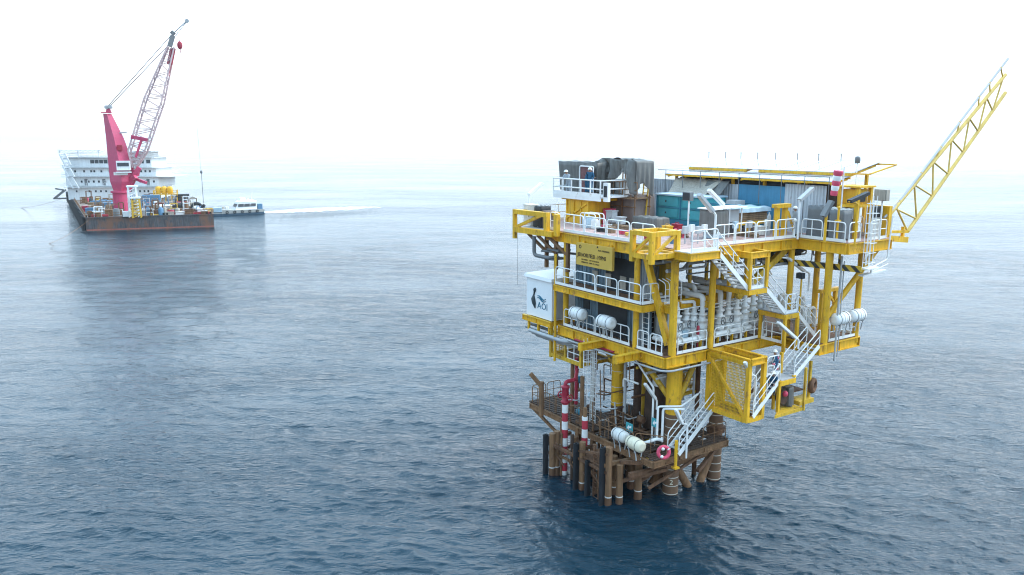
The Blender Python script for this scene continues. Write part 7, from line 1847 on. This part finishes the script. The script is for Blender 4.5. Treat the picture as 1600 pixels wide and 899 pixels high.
mb = MB(); mb.hexa([(xa + .33, -1.3, 2.142), (xa + .33, 1.3, 2.142), (xa + .2, 1.3, 2.142), (xa + .2, -1.3, 2.142)], [(xa + .72, -1.2, 2.934), (xa + .72, 1.2, 2.934), (xa + .6, 1.2, 2.934), (xa + .6, -1.2, 2.934)]); part(t, "windscreen", mb, 'glass')
mb = MB(); mb.box(xb + .3, xb + 1.5, -1.5, .6, 1.31, 2.7); part(t, "stern_locker", mb, 'box_blue')
mb = MB(); mb.cyl((xb - 1.0, 0, 3.6), (xb - .6, 0, 5.8), .05, 6); mb.cyl((xb - 1.6, -.5, 3.9), (xb - .6, -.5, 3.9), .08, 6); mb.box(xb - 2.1, xb - 1.6, -.3, .3, 3.65, 4.1); part(t, "antenna_mast", mb, 'ship_white')
mb = MB()
for k in range(5): mb.torus((LB * (.3 + .14 * k), -2.03, .9), (0, 1, 0), .3, .11, 14, 6)
part(t, "tyre_fender", mb, 'black')
mb = MB()
for z in (.5, .95): mb.tube([(.4, -.6, 1.8 + z), (3, -1.6, 1.6 + z), (xa, -1.75, 1.45 + z)], .035, 5)
for x, y, z in ((.4, -.6, 1.8), (1.7, -1.2, 1.7), (3, -1.6, 1.6), (4.6, -1.7, 1.5), (xa, -1.75, 1.45)): mb.tube([(x, y, z - .1), (x, y, z + .95)], .035, 5)
part(t, "bow_rail", mb, 'grey')
for x, m, lab in ((1.6, 'tarp_blue', "pale blue box on the bow of the crew boat"), (3.2, 'tarp_tan', "pinkish tan bundle on the foredeck of the crew boat"), (4.4, 'ship_white', "white bundle on the foredeck of the crew boat")):
    mb = MB(); drape(mb, x, x + .8, -.5, .4, 1.75, 2.3, int(x * 10), .03, .05); one("cargo_bundle", lab, "bundle", mb, m, (x, 0, 1.7))
def wake():
    me = bpy.data.meshes.new("wake_foam"); V = []; F = []; nx, ny = 120, 14
    for i in range(nx + 1):
        f = i / nx; c = LB + .3 + 34 * f; w = 2.0 + 8.5 * f ** .55
        for j in range(ny + 1):
            g = j / ny * 2 - 1; x, y = c, w * g + .8 * math.sin(f * 5) * f
            V.append((x, y, .16 + .10 * (1 - g * g) * math.exp(-f * 3) + .05 * mnoise.noise((x * .8, y * .8, 0))))
    for i in range(nx):
        for j in range(ny): a = i * (ny + 1) + j; F.append((a, a + ny + 1, a + ny + 2, a + 1))
    me.from_pydata(V, [], F); o = bpy.data.objects.new("wake_foam", me); COL.objects.link(o); place(o, (0, 0, 0)); o['kind'] = 'stuff'; o['label'] = "white foam wake trailing behind the crew boat"; o['category'] = "foam"
    uv = me.uv_layers.new(name="UVMap")
    for l in me.loops:
        i, j = divmod(l.vertex_index, ny + 1); uv.data[l.index].uv = (i / nx, j / ny)
    m, n, l, b = nt('wake_foam'); b.inputs["Base Color"].default_value = (.9, .91, .92, 1); b.inputs["Roughness"].default_value = .8
    tc = n.new("ShaderNodeTexCoord"); sp = n.new("ShaderNodeSeparateXYZ"); l.new(tc.outputs["UV"], sp.inputs[0])
    no = n.new("ShaderNodeTexNoise"); no.inputs["Scale"].default_value = .6; no.inputs["Detail"].default_value = 7; l.new(tc.outputs["Object"], no.inputs["Vector"])
    def mth(op, a, b_=None, v=None):
        k = n.new("ShaderNodeMath"); k.operation = op; l.new(a, k.inputs[0])
        if b_ is not None: l.new(b_, k.inputs[1])
        if v is not None: k.inputs[1].default_value = v
        return k.outputs[0]
    e = mth('ABSOLUTE', mth('SUBTRACT', sp.outputs["Y"], v=.5)); e = mth('MULTIPLY', e, v=2.0); e = mth('MULTIPLY', mth('POWER', e, v=1.6), v=1.25)
    s = mth('SUBTRACT', mth('SUBTRACT', mth('MULTIPLY', no.outputs["Fac"], v=2.6), e), mth('MULTIPLY', mth('POWER', sp.outputs["X"], v=2.0), v=1.1))
    mr = n.new("ShaderNodeMapRange"); mr.inputs["From Min"].default_value = .05; mr.inputs["From Max"].default_value = .95; l.new(s, mr.inputs["Value"])
    l.new(mr.outputs[0], b.inputs["Alpha"]); me.materials.append(m)
wake()
# ------------------------------------------------------------------ sea haze
mb = MB(); FR = Frame((0, 0, 0), 0.0); mb.box(-62000, 62000, -62000, 62000, -8, 75)
hz = one("haze", None, None, mb, 'dark', (0, 0, 0)); hz['kind'] = 'stuff'
hm = bpy.data.materials.new("sea_haze"); hm.use_nodes = True; hm.node_tree.nodes.clear()
ho = hm.node_tree.nodes.new("ShaderNodeOutputMaterial"); hv = hm.node_tree.nodes.new("ShaderNodeVolumePrincipled")
hv.inputs["Color"].default_value = (0.97, 0.985, 1.0, 1); hv.inputs["Density"].default_value = 0.00013; hv.inputs["Anisotropy"].default_value = 0.7
hm.node_tree.links.new(hv.outputs[0], ho.inputs["Volume"]); hz.data.materials.clear(); hz.data.materials.append(hm)
